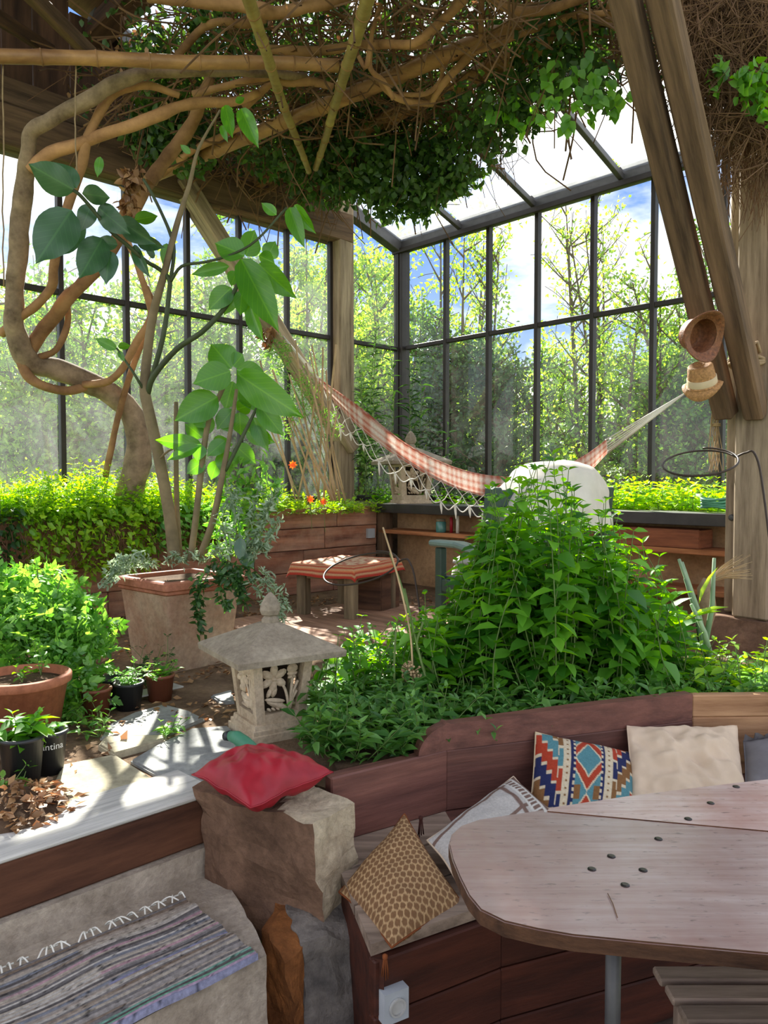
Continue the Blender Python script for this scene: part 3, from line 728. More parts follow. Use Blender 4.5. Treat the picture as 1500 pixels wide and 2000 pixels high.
zt = zr(-0.885)
bl = [PZ(398, 1712, ST), PZ(622, 1792, ST), Vector((-0.09, 2.20, ST)), Vector((-0.36, 2.46, ST))]
tl = [P(383, 1535, bl[0].y + .0), P(626, 1612, 2.03), P(682, 1572, 2.17), Vector((-0.36, 2.46, zt))]
for p in bl: p.z = ST - 0.12
tag(rock('stone_block', bl + tl, 0.034, [M_['brownstone'], M_['limestone']], None, 14, 5, 2.0, lambda k, p: 1 if (k == (0, 1) or (k == (2, 1) and p.center.x > -0.29)) else 0),  # shade of the side faces put into their brown, end and top cream
    'broken stone block beside the steps with the red cushion on top', 'stone')
tag(rock('grey_rock', [Vector((-0.21, 1.90, 0)), Vector((-0.02, 1.98, 0)), Vector((-0.03, 2.26, 0)), Vector((-0.33, 2.2, 0)),
                       Vector((-0.21, 1.955, .345)), Vector((-0.04, 2.04, .34)), Vector((-0.05, 2.22, .385)), Vector((-0.31, 2.17, .38))], 0.03, M_['greyrock'], None, 14, 6, 5.0),
    'grey boulder under the broken stone block, beside the bench', 'stone')
tag(rock('rust_stone', [Vector((-0.31, 1.90, 0)), Vector((-0.20, 1.86, 0)), Vector((-0.18, 1.99, 0)), Vector((-0.36, 2.06, 0)),
                        Vector((-0.335, 2.03, .35)), Vector((-0.245, 1.90, .325)), Vector((-0.20, 1.98, .345)), Vector((-0.30, 2.14, .37))], 0.020, M_['rustrock'], None, 10, 8, 9.0),
    'rust-stained upright stone wedged between the concrete step and the grey boulder', 'stone')

SEAT = 0.45
FR = [(-0.03, 1.78), (0.30, 1.97), (1.22, 2.32), (2.3, 2.38)]
bench = thing('corner_bench', 'built-in bench of red-brown boards around the table', 'bench', (0.6, 2.2, 0))
for k in range(3):
    b0, b1_, f0_, f1_ = BACK[k], BACK[k + 1], FR[k], FR[k + 1]
    for j in range(3):
        u0, u1 = j / 3 + .008, (j + 1) / 3 - .008
        L = lambda a, b, u: (a[0] * (1 - u) + b[0] * u, a[1] * (1 - u) + b[1] * u)
        prism('seat_board', [L(f0_, b0, u0), L(f1_, b1_, u0), L(f1_, b1_, u1), L(f0_, b0, u1)], SEAT - 0.03, SEAT + random.uniform(-.002, .002), M_['chairwood'] if k == 0 else M_['bench'], bench)
    for j in range(3):
        z0 = j * 0.14 + 0.0
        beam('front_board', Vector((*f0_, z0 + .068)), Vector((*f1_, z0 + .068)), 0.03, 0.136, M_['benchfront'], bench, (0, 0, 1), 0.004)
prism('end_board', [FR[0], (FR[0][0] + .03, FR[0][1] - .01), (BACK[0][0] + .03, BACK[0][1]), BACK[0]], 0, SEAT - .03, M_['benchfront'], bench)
def backboard(name, p0, p1, z0, z1, mat, th=0.045):
    return beam(name, Vector((*p0, (z0 + z1) / 2)), Vector((*p1, (z0 + z1) / 2)), th, z1 - z0, mat, bench, (0, 0, 1), 0.005, 0.002)
zlow = zr(-0.893)
backboard('back_board', BACK[0], BACK[1], SEAT, zlow, M_['bench'])
backboard('back_board', BACK[1], BACK[2], SEAT, zlow, M_['bench'])
backboard('back_board', BACK[2], BACK[3], SEAT, zlow + .01, M_['benchlight'])
backboard('back_board', BACK[2], BACK[3], zlow + .012, zr(-0.80), M_['benchlight'])
backboard('back_board', BACK[3], BACK[4], SEAT, zr(-0.80), M_['benchlight'])
# the raised board with a rounded end
ub0 = Vector((0.105, 2.478, 0)); ub1 = Vector((*BACK[1], 0)); ub2 = Vector((*BACK[2], 0))
ztop = zr(-0.795)
prof = []
for k in range(9):
    a = PI / 2 * k / 8
    prof.append((0.13 * (1 - math.cos(a)), zlow + (ztop - zlow - .012) * math.sin(a)))
def on_back(dist):
    l1 = (ub1 - ub0).length
    return ub0 + (ub1 - ub0) * (dist / l1) if dist < l1 else ub1 + (ub2 - ub1).normalized() * (dist - l1)
Ltot = (ub1 - ub0).length + (ub2 - ub1).length
prof += [((ub1 - ub0).length + 0.001, ztop - .006), (Ltot * .6, ztop), (Ltot - .005, ztop + .002)]
prof.sort()
V = []; F = []
for (dd, zz_) in prof:
    p = on_back(dd); nrm = Vector((-.32, .95, 0)).normalized() * 0.022
    for q_, z_ in ((p - nrm, zlow), (p - nrm, max(zz_, zlow + .002)), (p + nrm, max(zz_, zlow + .002)), (p + nrm, zlow)):
        V.append((q_.x, q_.y, z_))
for i in range(len(prof) - 1):
    for k in range(4):
        F.append((i * 4 + k, i * 4 + (k + 1) % 4, (i + 1) * 4 + (k + 1) % 4, (i + 1) * 4 + k))
F += [(3, 2, 1, 0), tuple(len(V) - 4 + k for k in range(4))]
add('raised_back_board', mesh_np('raised_back_board', V, F), M_['bench'], bench)
mb = MB(); oc = PZ(763, 1965, 0.0); 
fdir = Vector((FR[1][0] - FR[0][0], FR[1][1] - FR[0][1], 0)).normalized()
oc = Vector((*FR[0], 0)) + fdir * 0.045 + Vector((fdir.y, -fdir.x, 0)) * 0.028
ob = thing('power_outlet', 'grey power outlet on the dark red bench front', 'socket', (oc.x, oc.y, 0.30))
OM = Matrix.Translation((oc.x, oc.y, 0.310)) @ frame(fdir, (0, 0, 1))
mb.box(OM, (0.066, 0.03, 0.075)); mb.build('outlet_box', M_['outlet'], ob)
mb = MB(); mb.lathe([(0.022, 0.0), (0.022, 0.006), (0.018, 0.006), (0.018, 0.001), (0, 0.001)], (0, 0, 0), 16, M=OM @ Matrix.Translation((0, -0.0155, 0)) @ Matrix.Rotation(PI / 2, 4, 'X')); mb.build('socket_ring', M_['traywhite'], ob)
# soil of the bed behind the bench
prism('bed_soil', [(-0.24, 2.78), (-0.15, 2.40), (0.2, 2.58), (1.15, 2.90), (2.3, 2.94), (3.2, 2.9), (2.6, 3.75), (1.6, 3.85), (0.7, 3.75), (-0.05, 3.55), (-0.18, 3.1)], G - 0.02, G + 0.05, M_['soil'])
tag(bpy.data.objects['bed_soil'], 'dark soil of the herb bed behind the bench', 'soil', kind='structure')

# ------------------------------------------------------------------ flagstones
path = thing('stone_path', 'irregular grey flagstones laid in the dirt beside the stone lantern', 'paving', PZ(350, 1450, G), kind='structure')
flags = [('slate', [(195, 1437), (215, 1410), (262, 1388), (320, 1372), (370, 1385), (400, 1400), (322, 1432)]),
         ('slateyellow', [(192, 1456), (222, 1474), (322, 1447), (326, 1437), (205, 1440)]),
         ('slate', [(255, 1482), (310, 1450), (375, 1420), (445, 1415), (470, 1440), (445, 1500), (385, 1535), (300, 1506)]),
         ('slateyellow', [(122, 1490), (225, 1470), (292, 1512), (306, 1522), (110, 1590), (92, 1552)]),
         ('slate', [(592, 1335), (650, 1345), (652, 1378), (600, 1400), (560, 1375)]),
         ('slate', [(412, 1356), (452, 1345), (458, 1368), (430, 1368)])]
for m_, poly in flags:
    pts = [PZ(x, y, G + 0.018) for x, y in poly]
    prism('flagstone', [(p.x, p.y) for p in pts], G - 0.03, G + 0.012 + random.uniform(0, .012), M_[m_], path, 0.006)
deck = thing('floor_deck', 'reddish trodden boards on the ground around the little table', 'decking', (0, 5.3, G), kind='structure')
for k in range(9):
    c = rp(1.3, 1.75, G) + E2 * (k * 0.16)
    beam('deck_board', c + Vector((0, 0, .012)), c + E1 * 1.7 + Vector((0, 0, .012)), 0.155, 0.03, M_['deck'], deck, (0, 0, 1), 0.004, 0.002)

# ------------------------------------------------------------------ outside ground
def terrain(name, x0, x1, y0, y1, nx, ny, fn, mat):
    xs = np.linspace(x0, x1, nx); ys = np.linspace(y0, y1, ny)
    V = [(x, y, fn(x, y)) for y in ys for x in xs]
    F = [(j * nx + i, j * nx + i + 1, (j + 1) * nx + i + 1, (j + 1) * nx + i) for j in range(ny - 1) for i in range(nx - 1)]
    return add(name, mesh_np(name, V, F, True), mat)
def outh(x, y):
    d = max(0.0, y - 14)
    return 0.28 + 0.10 * mnoise.noise(Vector((x * .3, y * .3, 0))) + (d * 0.02)
tag(terrain('outdoor_ground', -45, 45, -20, 70, 60, 60, lambda x, y: outh(x, y) - (0.9 if (ts(Vector((x, y, 0)))[0] > -1 and ts(Vector((x, y, 0)))[1] > -1) else 0), M_['grass']),
    'grassy ground outside the windows', 'ground', kind='structure')
tag(terrain('far_hill', -140, 140, 70, 170, 50, 20, lambda x, y: -2 + 9 * math.sin(min(1, (y - 70) / 80) * PI / 2) + 2.5 * mnoise.noise(Vector((x * .03, y * .03, 3))), M_['hill']),
    'hazy green hill far beyond the windows', 'hill', kind='structure')
# ------------------------------------------------------------------ the dining table
TZ = zr(-0.80)
tbl = thing('pit_table', 'large worn red-brown table with rounded corners in the seating pit', 'table', (0.9, 1.6, 0))
seam0, seam1 = PZ(1065, 1586, TZ), PZ(1500, 1625, TZ)
sd_ = (seam1 - seam0); seamR = seam1 + sd_ * 1.9
near = [PZ(x, y, TZ) for x, y in ((1062, 1581), (1000, 1590), (935, 1600), (900, 1612), (882, 1628), (876, 1648), (883, 1678), (897, 1712), (915, 1748), (938, 1776), (985, 1799), (1050, 1814), (1120, 1826), (1260, 1840), (1500, 1862))]
near_poly = [(seam0.x, seam0.y)] + [(p.x, p.y) for p in near] + [(1.15, 1.24), (1.75, 1.22), (seamR.x, seamR.y)]
far = [PZ(x, y, TZ) for x, y in ((1072, 1577), (1225, 1554), (1380, 1535), (1500, 1521))]
far_poly = [(seam0.x + .002, seam0.y + .004)] + [(p.x, p.y) for p in far] + [(1.32, 2.13), (1.5, 2.10), (1.68, 1.98), (seamR.x + .0, seamR.y + .004)]
leafN = prism('table_leaf', near_poly, TZ - 0.030, TZ, M_['table'], tbl, 0.003, M_['tableedge'])
leafF = prism('table_leaf', far_poly, TZ - 0.030, TZ, M_['table'], tbl, 0.003, M_['tableedge'])
mb = MB(); q = PZ(1205, 1856, 0.72)
mb.tube([(0.465, 1.52, 0.0), (0.465, 1.52, TZ - 0.028)], 0.016, 12); mb.build('table_leg', M_['steelgrey'], tbl, True)
mb = MB(); mb.tube([(1.35, 1.62, 0.0), (1.35, 1.62, TZ - 0.028)], 0.016, 12); mb.build('table_leg', M_['steelgrey'], tbl, True)
for x, y in ((1194, 1673), (1286, 1639), (1156, 1698), (1256, 1700), (1221, 1729), (1344, 1600), (1388, 1569), (1438, 1537)):
    mb = MB(); p = PZ(x, y, TZ); mb.lathe([(0.009, 0), (0.009, 0.0015), (0.006, 0.003), (0.0, 0.003)], p, 12)
    mb.build('screw_head', M_['screw'], leafF if (x, y) in ((1344, 1600), (1388, 1569), (1438, 1537)) else leafN)
tw = MB(); tw.tube([PZ(1187, 1745, TZ + .003), PZ(1197, 1765, TZ + .003), PZ(1206, 1792, TZ + .003)], 0.001, 4)
tag(tw.build('straw_bit', M_['twig']), 'thin dry straw lying on the table', 'straw')

# folding chair under the table
ch = thing('slatted_chair', 'slatted grey wooden chair pushed under the table', 'chair', (0.82, 1.5, 0))
for k in range(6):
    y_ = 1.665 - k * 0.064
    beam('seat_slat', (0.605 + .004 * k, y_, SEAT), (1.06, y_, SEAT), 0.05, 0.018, M_['chairwood'], ch, (0, 0, 1), 0.004)
for x_ in (0.655, 1.02):
    beam('side_rail', (x_, 1.23, SEAT - .03), (x_, 1.68, SEAT - .03), 0.025, 0.04, M_['chairwood'], ch, (0, 0, 1), 0.004)
    beam('leg', (x_, 1.64, 0.0), (x_, 1.64, SEAT - .05), 0.03, 0.035, M_['chairwood'], ch, (0, 1, 0), 0.004)
    beam('back_post', (x_, 1.19, 0.0), (x_, 1.20, zr(-0.772)), 0.05, 0.035, M_['brownwood'], ch, (0, 1, 0), 0.006)
for z_ in (0.60, 0.70):
    beam('back_slat', (0.63, 1.195, z_), (1.04, 1.195, z_), 0.015, 0.05, M_['chairwood'], ch, (0, 0, 1), 0.004)

# ------------------------------------------------------------------ cushions
def set_cols(me, cols):
    a = me.color_attributes.new('Col', 'FLOAT_COLOR', 'POINT')
    c = np.ones((len(me.vertices), 4), dtype=np.float32); c[:, :3] = cols
    a.data.foreach_set('color', c.ravel())
def cushion(name, c4, thick, mat, label, n=40, colfn=None, sag=0.0, pinch=0.06, wr=0.006, seed=0.0, up=None, piping=None):
    """a stuffed square between four corners (tl, tr, br, bl)"""
    c = [Vector(p) for p in c4]
    nrm = ((c[1] - c[0]).cross(c[3] - c[0]) + (c[2] - c[1]).cross(c[3] - c[2])); nrm.normalize()
    if nrm.dot(Vector((0, 0, EYE)) - c[0]) < 0: nrm = -nrm
    V = []; F = []; cols = []
    ctr = (c[0] + c[1] + c[2] + c[3]) / 4
    for side in (1, -1):
        for j in range(n + 1):
            for i in range(n + 1):
                u, v = i / n, j / n
                p = (c[0] * (1 - u) + c[1] * u) * (1 - v) + (c[3] * (1 - u) + c[2] * u) * v
                a, b = 1 - abs(2 * u - 1) ** 2.4, 1 - abs(2 * v - 1) ** 2.4
                h = (max(0, a) * max(0, b)) ** 0.55
                edge = 4 * u * (1 - u) * (1 - (4 * v * (1 - v))) + 4 * v * (1 - v) * (1 - (4 * u * (1 - u)))
                p = p + (ctr - p) * pinch * edge
                w_ = mnoise.noise(p * 9 + Vector((seed, 0, 0))) * wr * (0.3 + h) + mnoise.noise(p * 26 + Vector((seed, 5, 0))) * wr * .5 * (0.3 + h)
                p = p + nrm * (side * thick / 2 * h + w_) + Vector((0, 0, -sag * h))
                V.append(tuple(p))
                if colfn: cols.append(colfn(u, v))
    m = (n + 1) * (n + 1)
    for sde in (0, 1):
        for j in range(n):
            for i in range(n):
                a = sde * m + j * (n + 1) + i
                q_ = (a, a + n + 1, a + n + 2, a + 1)
                F.append(q_ if sde == 0 else q_[::-1])
    me = mesh_np(name, V, F, True)
    if colfn: set_cols(me, np.array(cols, dtype=np.float32))
    root = thing(name, label, 'cushion', (ctr.x, ctr.y, min(p.z for p in c)))
    cov = add('cover', me, mat, root)
    rim = [V[i] for i in range(n + 1)] + [V[(j) * (n + 1) + n] for j in range(1, n + 1)] + [V[n * (n + 1) + i] for i in range(n - 1, -1, -1)] + [V[j * (n + 1)] for j in range(n - 1, 0, -1)]
    pm = MB(); pm.tube(rim[::2], 0.0028, 5, close=True); pm.build('seam', piping or mat, cov, True)
    return root
zc_ = zr(-0.858)
cushion('red_cushion', [PZ(375, 1512, zc_), PZ(532, 1463, zc_), PZ(650, 1510, zc_), PZ(489, 1580, zc_ - .012)], 0.13, M_['red'],
        'faded red cushion lying on the broken stone block', 60, None, 0, 0.07, 0.026)
def tassel(root, p, mat, L=0.05, r=0.008):
    mb = MB(); p = Vector(p)
    mb.lathe([(0.0, 0.012), (r * .8, 0.008), (r * .8, 0.0), (r * .45, -0.004)], p, 8)
    for k in range(9):
        a = 2 * PI * k / 9; e = Vector((math.cos(a), math.sin(a), 0)) * r * 1.1
        mb.tube([p + e * .4, p + e + Vector((0, 0, -L * random.uniform(.8, 1.05)))], 0.0014, 4)
    return mb.build('tassel', mat, root, True)
br_d, br_l = srgb(128, 94, 64), srgb(188, 154, 112)
def net(u, v):
    a = u * 15; b = v * 15
    row = math.floor(b); f = b - row
    x = abs(((a + (0.5 if row % 2 else 0)) % 1) - 0.5) * 2
    e = abs(f - 0.5) * 2
    k = 1 if (x + e * 0.9) > 1.12 or x > .86 else 0
    return br_l if k else br_d
cu = cushion('net_cushion', [P(790, 1590, 2.27), P(905, 1768, 1.97), P(765, 1850, 1.77), P(662, 1742, 2.06)], 0.11, M_['print'],
        'brown cushion with a tan honeycomb weave on the left end of the bench', 110, net, 0, 0.05, 0.008, 3, piping=M_['tassel'])
tassel(cu, P(752, 1872, 1.76), M_['tassel'], 0.045)
tassel(cu, P(822, 1600, 2.24), M_['tasseldark'], 0.05)
g1, g2, g3 = srgb(186, 180, 174), srgb(120, 96, 86), srgb(206, 202, 194)
def border(u, v):
    if v < 0.2 and 0.05 < v:
        return g2 if (u * 13) % 1 < 0.62 and 0.085 < v < 0.165 else g3
    if v < .05: return g2
    if 0.24 < v < 0.28: return g2
    if u < 0.16 and u > .11: return g2
    if 0.66 < u < 0.72: return g2
    return g1
cushion('grey_cushion', [P(1003, 1516, 2.50), P(1085, 1590, 2.34), P(900, 1740, 1.98), P(834, 1642, 2.16)], 0.10, M_['print'],
        'pale grey cushion with a brown checked border, leaning on the bench back', 70, border, 0, 0.05, 0.008, 6, piping=M_['beige'])
KR, KN, KT, KB, KC = srgb(168, 62, 40), srgb(38, 44, 84), srgb(84, 132, 140), srgb(128, 90, 54), srgb(206, 190, 162)
def kilim(u, v):
    x = u if u < 0.5 else 1 - u
    if x < 0.255:                                # stepped bands
        xs = math.floor(x / 0.051); t = v * 9 - xs * 1.0 + (0 if u < .5 else 4)
        k = math.floor(t / 2.4) ; f = t / 2.4 - k
        if f < 0.13 or (x % 0.051 < 0.007 and f < 0.5): return KC
        return (KR, KN, KB, KT)[int(k) % 4]
    if x < 0.33:
        return KC if (v * 26) % 2 < 1.5 or not (0.28 < x < 0.305) else KB
    if x < 0.375:
        return KN if x < 0.355 or (v * 14) % 1 < 0.5 else KC
    # centre field with red crossing bands
    d1 = abs((u - 0.5) / 0.125); y = (v * 1.25 + .1) % 1.0; d2 = abs(y - 0.5) * 2
    q = d1 * 0.55 + d2
    if 0.62 < q < 0.92: return KR
    if 0.55 < q < 0.99: return KC
    if q <= 0.55: return KT if q < 0.42 else KT
    return KB if d1 > .5 and d2 > .8 else KT
cushion('kilim_cushion', [P(1046, 1430, 2.62), P(1240, 1472, 2.66), P(1236, 1610, 2.38), P(1030, 1615, 2.36)], 0.11, M_['print'],
        'red, navy and teal kilim cushion with stepped pattern and a central diamond', 100, kilim, 0, 0.03, 0.006, 8, piping=M_['hatband'])
cushion('beige_cushion', [P(1224, 1420, 2.74), P(1438, 1420, 2.80), P(1462, 1580, 2.45), P(1232, 1600, 2.40)], 0.10, M_['beige'],
        'plain creased beige cushion beside the kilim cushion', 60, None, 0, 0.03, 0.034, 11)
gc = cushion('ruffled_cushion', [P(1452, 1448, 2.76), P(1640, 1432, 2.78), P(1650, 1570, 2.48), P(1455, 1570, 2.46)], 0.10, M_['slatecloth'],
        'slate-grey cushion with a ruffled edge at the right end of the bench', 36, None, 0, 0.03, 0.01, 14)
mb = MB(); pts0 = [P(1452 + k * 4.7, 1448 - k * .4, 2.75) for k in range(41)]
V = []; F = []
for k, p in enumerate(pts0):
    off = Vector((0, 0.016 * math.sin(k * 1.5), 0.006 * math.cos(k * 1.1)))
    V += [tuple(p), tuple(p + off + Vector((0, -0.01, 0.022)))]
F = [(2 * k, 2 * k + 1, 2 * k + 3, 2 * k + 2) for k in range(40)]
mb.addv(V, F); mb.build('ruffle', M_['slatecloth'], gc, True)

# ------------------------------------------------------------------ rag rug with fringe
rugroot = thing('rag_rug', 'striped rag rug strewn with crumbs of soil on the concrete step', 'rug', PZ(200, 1900, ST + .02))
r0 = PZ(362, 1756, ST + .024)
wid, lng = 0.35, 1.25
nu, nv = 120, 150
palette = [srgb(158, 150, 144), srgb(190, 180, 168), srgb(126, 120, 118), srgb(174, 160, 146), srgb(134, 116, 100), srgb(200, 192, 182), srgb(132, 134, 142), srgb(152, 136, 120), srgb(100, 94, 92), srgb(186, 174, 158)]
accent = [srgb(128, 164, 146), srgb(190, 154, 160), srgb(146, 144, 172), srgb(180, 152, 88), srgb(176, 116, 108)]
stripe = {}
random.seed(21)
rows = 46
for k in range(rows):
    c = random.choice(palette)
    if random.random() < 0.09: c = random.choice(accent)
    stripe[k] = [c] * 4 if random.random() < .5 else [c, random.choice(palette), c, random.choice(palette)]
stripe[rows - 1] = [srgb(142, 142, 166)] * 4; stripe[rows - 2] = [srgb(186, 160, 180)] * 4; stripe[rows - 3] = [srgb(112, 160, 134)] * 4; stripe[rows - 5] = [srgb(126, 168, 150)] * 4
V = []; cols = []
for j in range(nv + 1):
    for i in range(nu + 1):
        a = i / nu; b = j / nv
        wob = 0.008 * mnoise.noise(Vector((b * 6, a * 3, 0)))
        p = r0 + NN * (a * wid + wob) - VV * (b * lng)
        k = min(rows - 1, max(0, int((a + 0.006 * mnoise.noise(Vector((b * 14, a * 30, 2)))) * rows)))
        ridge = abs(math.sin(a * rows * PI)) * 0.006
        wave = 0.008 * mnoise.noise(Vector((a * 5, b * 7, 1))) + 0.010 * max(0, 1 - b * 14)* mnoise.noise(Vector((a * 9, 0, 4)))
        p.z += ridge + wave
        if i == nu: p.z -= 0.012
        V.append(tuple(p))
        c = np.array(stripe[k][min(3, int((b + .03 * mnoise.noise(Vector((k, b * 4, 0)))) * 4) % 4)])
        sp = mnoise.noise(Vector((a * 60, b * 110, 7))) + .6 * mnoise.noise(Vector((a * 16, b * 28, 5)))
        if sp > 0.55: c = c * 0.25
        cols.append(c)
F = [(j * (nu + 1) + i, (j + 1) * (nu + 1) + i, (j + 1) * (nu + 1) + i + 1, j * (nu + 1) + i + 1) for j in range(nv) for i in range(nu)]
me = mesh_np('weave', V, F, True); set_cols(me, np.array(cols, dtype=np.float32)); add('weave', me, M_['rug'], rugroot)
mb = MB()
for k in range(64):
    b = k / 63
    p = r0 - VV * (b * lng) + Vector((0, 0, 0.004))
    a1 = random.uniform(-.02, .02)
    mb.tube(spl([p, p - NN * 0.018 + VV * a1 + Vector((0, 0, .010)), p - NN * 0.034 + VV * (a1 * 2) + Vector((0, 0, -.004)), p - NN * 0.026 + VV * (a1 * 2 + .012) + Vector((0, 0, .0))], 3), 0.0024, 4)
fr = mb.build('fringe', M_['cord'], rugroot, True); fr['kind'] = 'stuff'
random.seed(5)

# ------------------------------------------------------------------ stone lantern
def flower_panel(w, h, parent, M, mirror=1):
    """carved flower, bud, stems and leaf filling an opening w x h, local x right, z up, facing -y"""
    mb = MB()
    def ell(cx, cz, rx, rz, rot, ry=0.012):
        V = []; F = []; n = 10
        ca, sa = math.cos(rot), math.sin(rot)
        V.append((0, -ry, 0))
        for ring, (f, dy) in enumerate(((0.55, -ry * .85), (1.0, 0.0))):
            for k in range(n):
                a = 2 * PI * k / n; V.append((rx * f * math.cos(a), dy, rz * f * math.sin(a)))
        F += [(0, 1 + k, 1 + (k + 1) % n) for k in range(n)]
        F += [(1 + k, 1 + n + k, 1 + n + (k + 1) % n, 1 + (k + 1) % n) for k in range(n)]
        V2 = [tuple(M @ Vector(((cx + (ca * x - sa * z)) * mirror, y, cz + (sa * x + ca * z)))) for x, y, z in V]
        mb.addv(V2, F)
    fx, fz = -0.22 * w, 0.20 * h
    for k in range(6):
        a = 0.5 + k * 2 * PI / 6
        ell(fx + 0.2 * w * math.cos(a), fz + 0.155 * h * math.sin(a), 0.20 * w, 0.085 * h, a)
    ell(fx, fz, 0.07 * w, 0.05 * h, 0, 0.018)
    ell(-0.2 * w, -0.06 * h, 0.16 * w, 0.07 * h, 1.4); ell(-0.33 * w, -0.08 * h, 0.14 * w, 0.05 * h, 1.2)
    ell(0.30 * w, 0.36 * h, 0.13 * w, 0.12 * h, 1.57); ell(0.30 * w, 0.26 * h, 0.15 * w, 0.05 * h, 0); ell(0.24 * w, 0.2 * h, 0.08 * w, 0.035 * h, .6); ell(0.34 * w, 0.2 * h, 0.08 * w, 0.035 * h, -.6)
    ell(-0.1 * w, -0.34 * h, 0.34 * w, 0.075 * h, -0.45); ell(-0.16 * w, -0.25 * h, 0.3 * w, 0.05 * h, -0.2)
    for k in range(4): ell(-0.32 * w + .12 * w * k, -0.42 * h + 0.0 * k, 0.07 * w, 0.03 * h, -.6)
    def stm(pts): mb.tube([M @ Vector((x * w * mirror, -0.002, z * h)) for x, z in spl(pts, 4)], 0.006, 5)
    stm([(0.02, 0.08), (0.14, -0.12), (0.24, -0.46)]); stm([(0.30, 0.2), (0.28, -0.1), (0.25, -0.46)]); stm([(0.46, 0.10), (0.34, -0.12), (0.26, -0.42)]); stm([(0.44, -0.1), (0.32, -.28), (0.26, -.46)])
    return mb.build('carved_flower', M_['sandstone'], parent, True)
def lantern(name, label, loc, rz, sc, group):
    root = thing(name, label, 'lantern', loc, rz, group)
    root.scale = (sc,) * 3
    W[root.name] = W[root.name] @ Matrix.Scale(sc, 4)
    WM = W[root.name]
    def part(nm, quads, mat):     # rings of squares (half, z)
        V = []; F = []
        for h, z in quads: V += [(-h, -h, z), (h, -h, z), (h, h, z), (-h, h, z)]
        for i in range(len(quads) - 1):
            for k in range(4): F.append((i * 4 + k, i * 4 + (k + 1) % 4, (i + 1) * 4 + (k + 1) % 4, (i + 1) * 4 + k))
        F += [(3, 2, 1, 0), tuple(len(V) - 4 + k for k in range(4))]
        return add(nm, mesh_np(nm, V, F), mat, root, WM.copy())
    part('base', [(0.125, 0), (0.125, 0.028), (0.118, 0.030), (0.118, 0.045), (0.110, 0.047), (0.108, 0.062)], M_['sandstone'])
    zb, zt_ = 0.062, 0.305; hb, ht = 0.098, 0.122
    # four corner posts and the rails that frame the openings
    for sx in (-1, 1):
        for sy in (-1, 1):
            V = []
            for z, h in ((zb, hb), (zt_, ht)):
                for (dx, dy) in ((0, 0), (-1, 0), (-1, -1), (0, -1)):
                    V.append((sx * (h + dx * 0.034), sy * (h + dy * 0.034), z))
            add('corner_post', mesh_np('corner_post', V, [(0, 1, 2, 3), (7, 6, 5, 4), (0, 4, 5, 1), (1, 5, 6, 2), (2, 6, 7, 3), (3, 7, 4, 0)]), M_['sandstone'], root, WM.copy())
    part('lower_rail', [(hb - .001, zb), (hb + .002, zb + 0.035)], M_['sandstone'])
    part('upper_rail', [(ht - .002, zt_ - 0.016), (ht - .001, zt_ - .001)], M_['sandstone'])
    part('shade_core', [(0.045, zb + .03), (0.050, zt_ - .01)], M_['dark'])  # dark solid core painted in for the shade inside the lantern
    tilt = math.atan((ht - hb) / (zt_ - zb))
    for k in range(4):
        Mf = Matrix.Rotation(k * PI / 2, 4, 'Z') @ Matrix.Translation((0, -(hb + ht) / 2 + 0.014, (zb + zt_) / 2 + 0.008)) @ Matrix.Rotation(tilt, 4, 'X')
        fo = flower_panel(0.145, 0.19, root, WM @ Mf)
    part('roof', [(0.212, zt_), (0.215, zt_ + 0.022), (0.206, zt_ + 0.03), (0.03, zt_ + 0.118), (0.028, zt_ + .118)], M_['sandroof'])
    mb = MB()
    mb.lathe([(0.0, 0.112), (0.033, 0.112), (0.036, 0.118), (0.036, 0.132), (0.027, 0.138), (0.027, 0.143), (0.036, 0.148), (0.043, 0.165), (0.040, 0.185), (0.024, 0.213), (0.007, 0.230), (0, 0.232)], (0, 0, 0), 6, M=WM @ Matrix.Translation((0, 0, zt_)))
    mb.build('finial', M_['sandroof'], root)
    return root
lc = Vector((-0.435, 2.92, G))
lantern('stone_lantern', 'carved pale stone lantern with flower panels, nearest the red cushion', lc, math.radians(32), 1.0, 'stone lanterns')
lq = P(802, 985, 7.2); 
lantern('stone_lantern', 'small stone lantern standing on the bed behind the hammock', Vector((lq.x, lq.y, zr(-0.26))), math.radians(20), 1.36, 'stone lanterns')
# the green handle lying behind the red cushion
gr = thing('tool_handle', 'green padded handle with a black end behind the red cushion', 'tool', P(470, 1455, 2.5))
mb = MB(); mb.tube([P(450, 1437, 2.52), P(462, 1440, 2.5), P(478, 1452, 2.48), P(505, 1475, 2.44)], [0.017, 0.022, 0.024, 0.022], 12); mb.build('grip', M_['greengrip'], gr, True)
mb = MB(); mb.tube([P(439, 1438, 2.53), P(450, 1437, 2.52)], [0.014, 0.018], 12); mb.build('end_cap', M_['blackplastic'], gr, True)

# ------------------------------------------------------------------ pots
def pot(name, label, c, rt, rb, h, mat, group=None, rim=0.012, rimh=0.03, soilm='soil', seg=32):
    c = Vector(c)
    root = thing(name, label, 'pot', c, 0, group)
    mb = MB(); t = 0.007 + rt * .04
    mb.lathe([(0, 0), (rb, 0), (rb + (rt - rb) * .86, h - rimh), (rt - .001, h - rimh), (rt + rim * .6, h - rimh * .8), (rt + rim * .6, h - .004), (rt + rim * .3, h), (rt - t, h), (rt - t - .004, h - .05), (rb * .5, h - .06)], c, seg)
    pbod = mb.build('pot_body', mat, root, True)
    mb = MB(); mb.lathe([(rt - t - .002, h - 0.03), (rt * .5, h - .024), (0, h - 0.022)], c, 20); mb.build('soil', M_[soilm], root, True)
    return root
big = pot('terracotta_pot', 'large round terracotta pot with a small seedling, at the left edge', Vector((PZ(32, 1452, G).x, 2.82, G)), 0.168, 0.125, 0.245, M_['terracotta'], None, 0.016, 0.035)
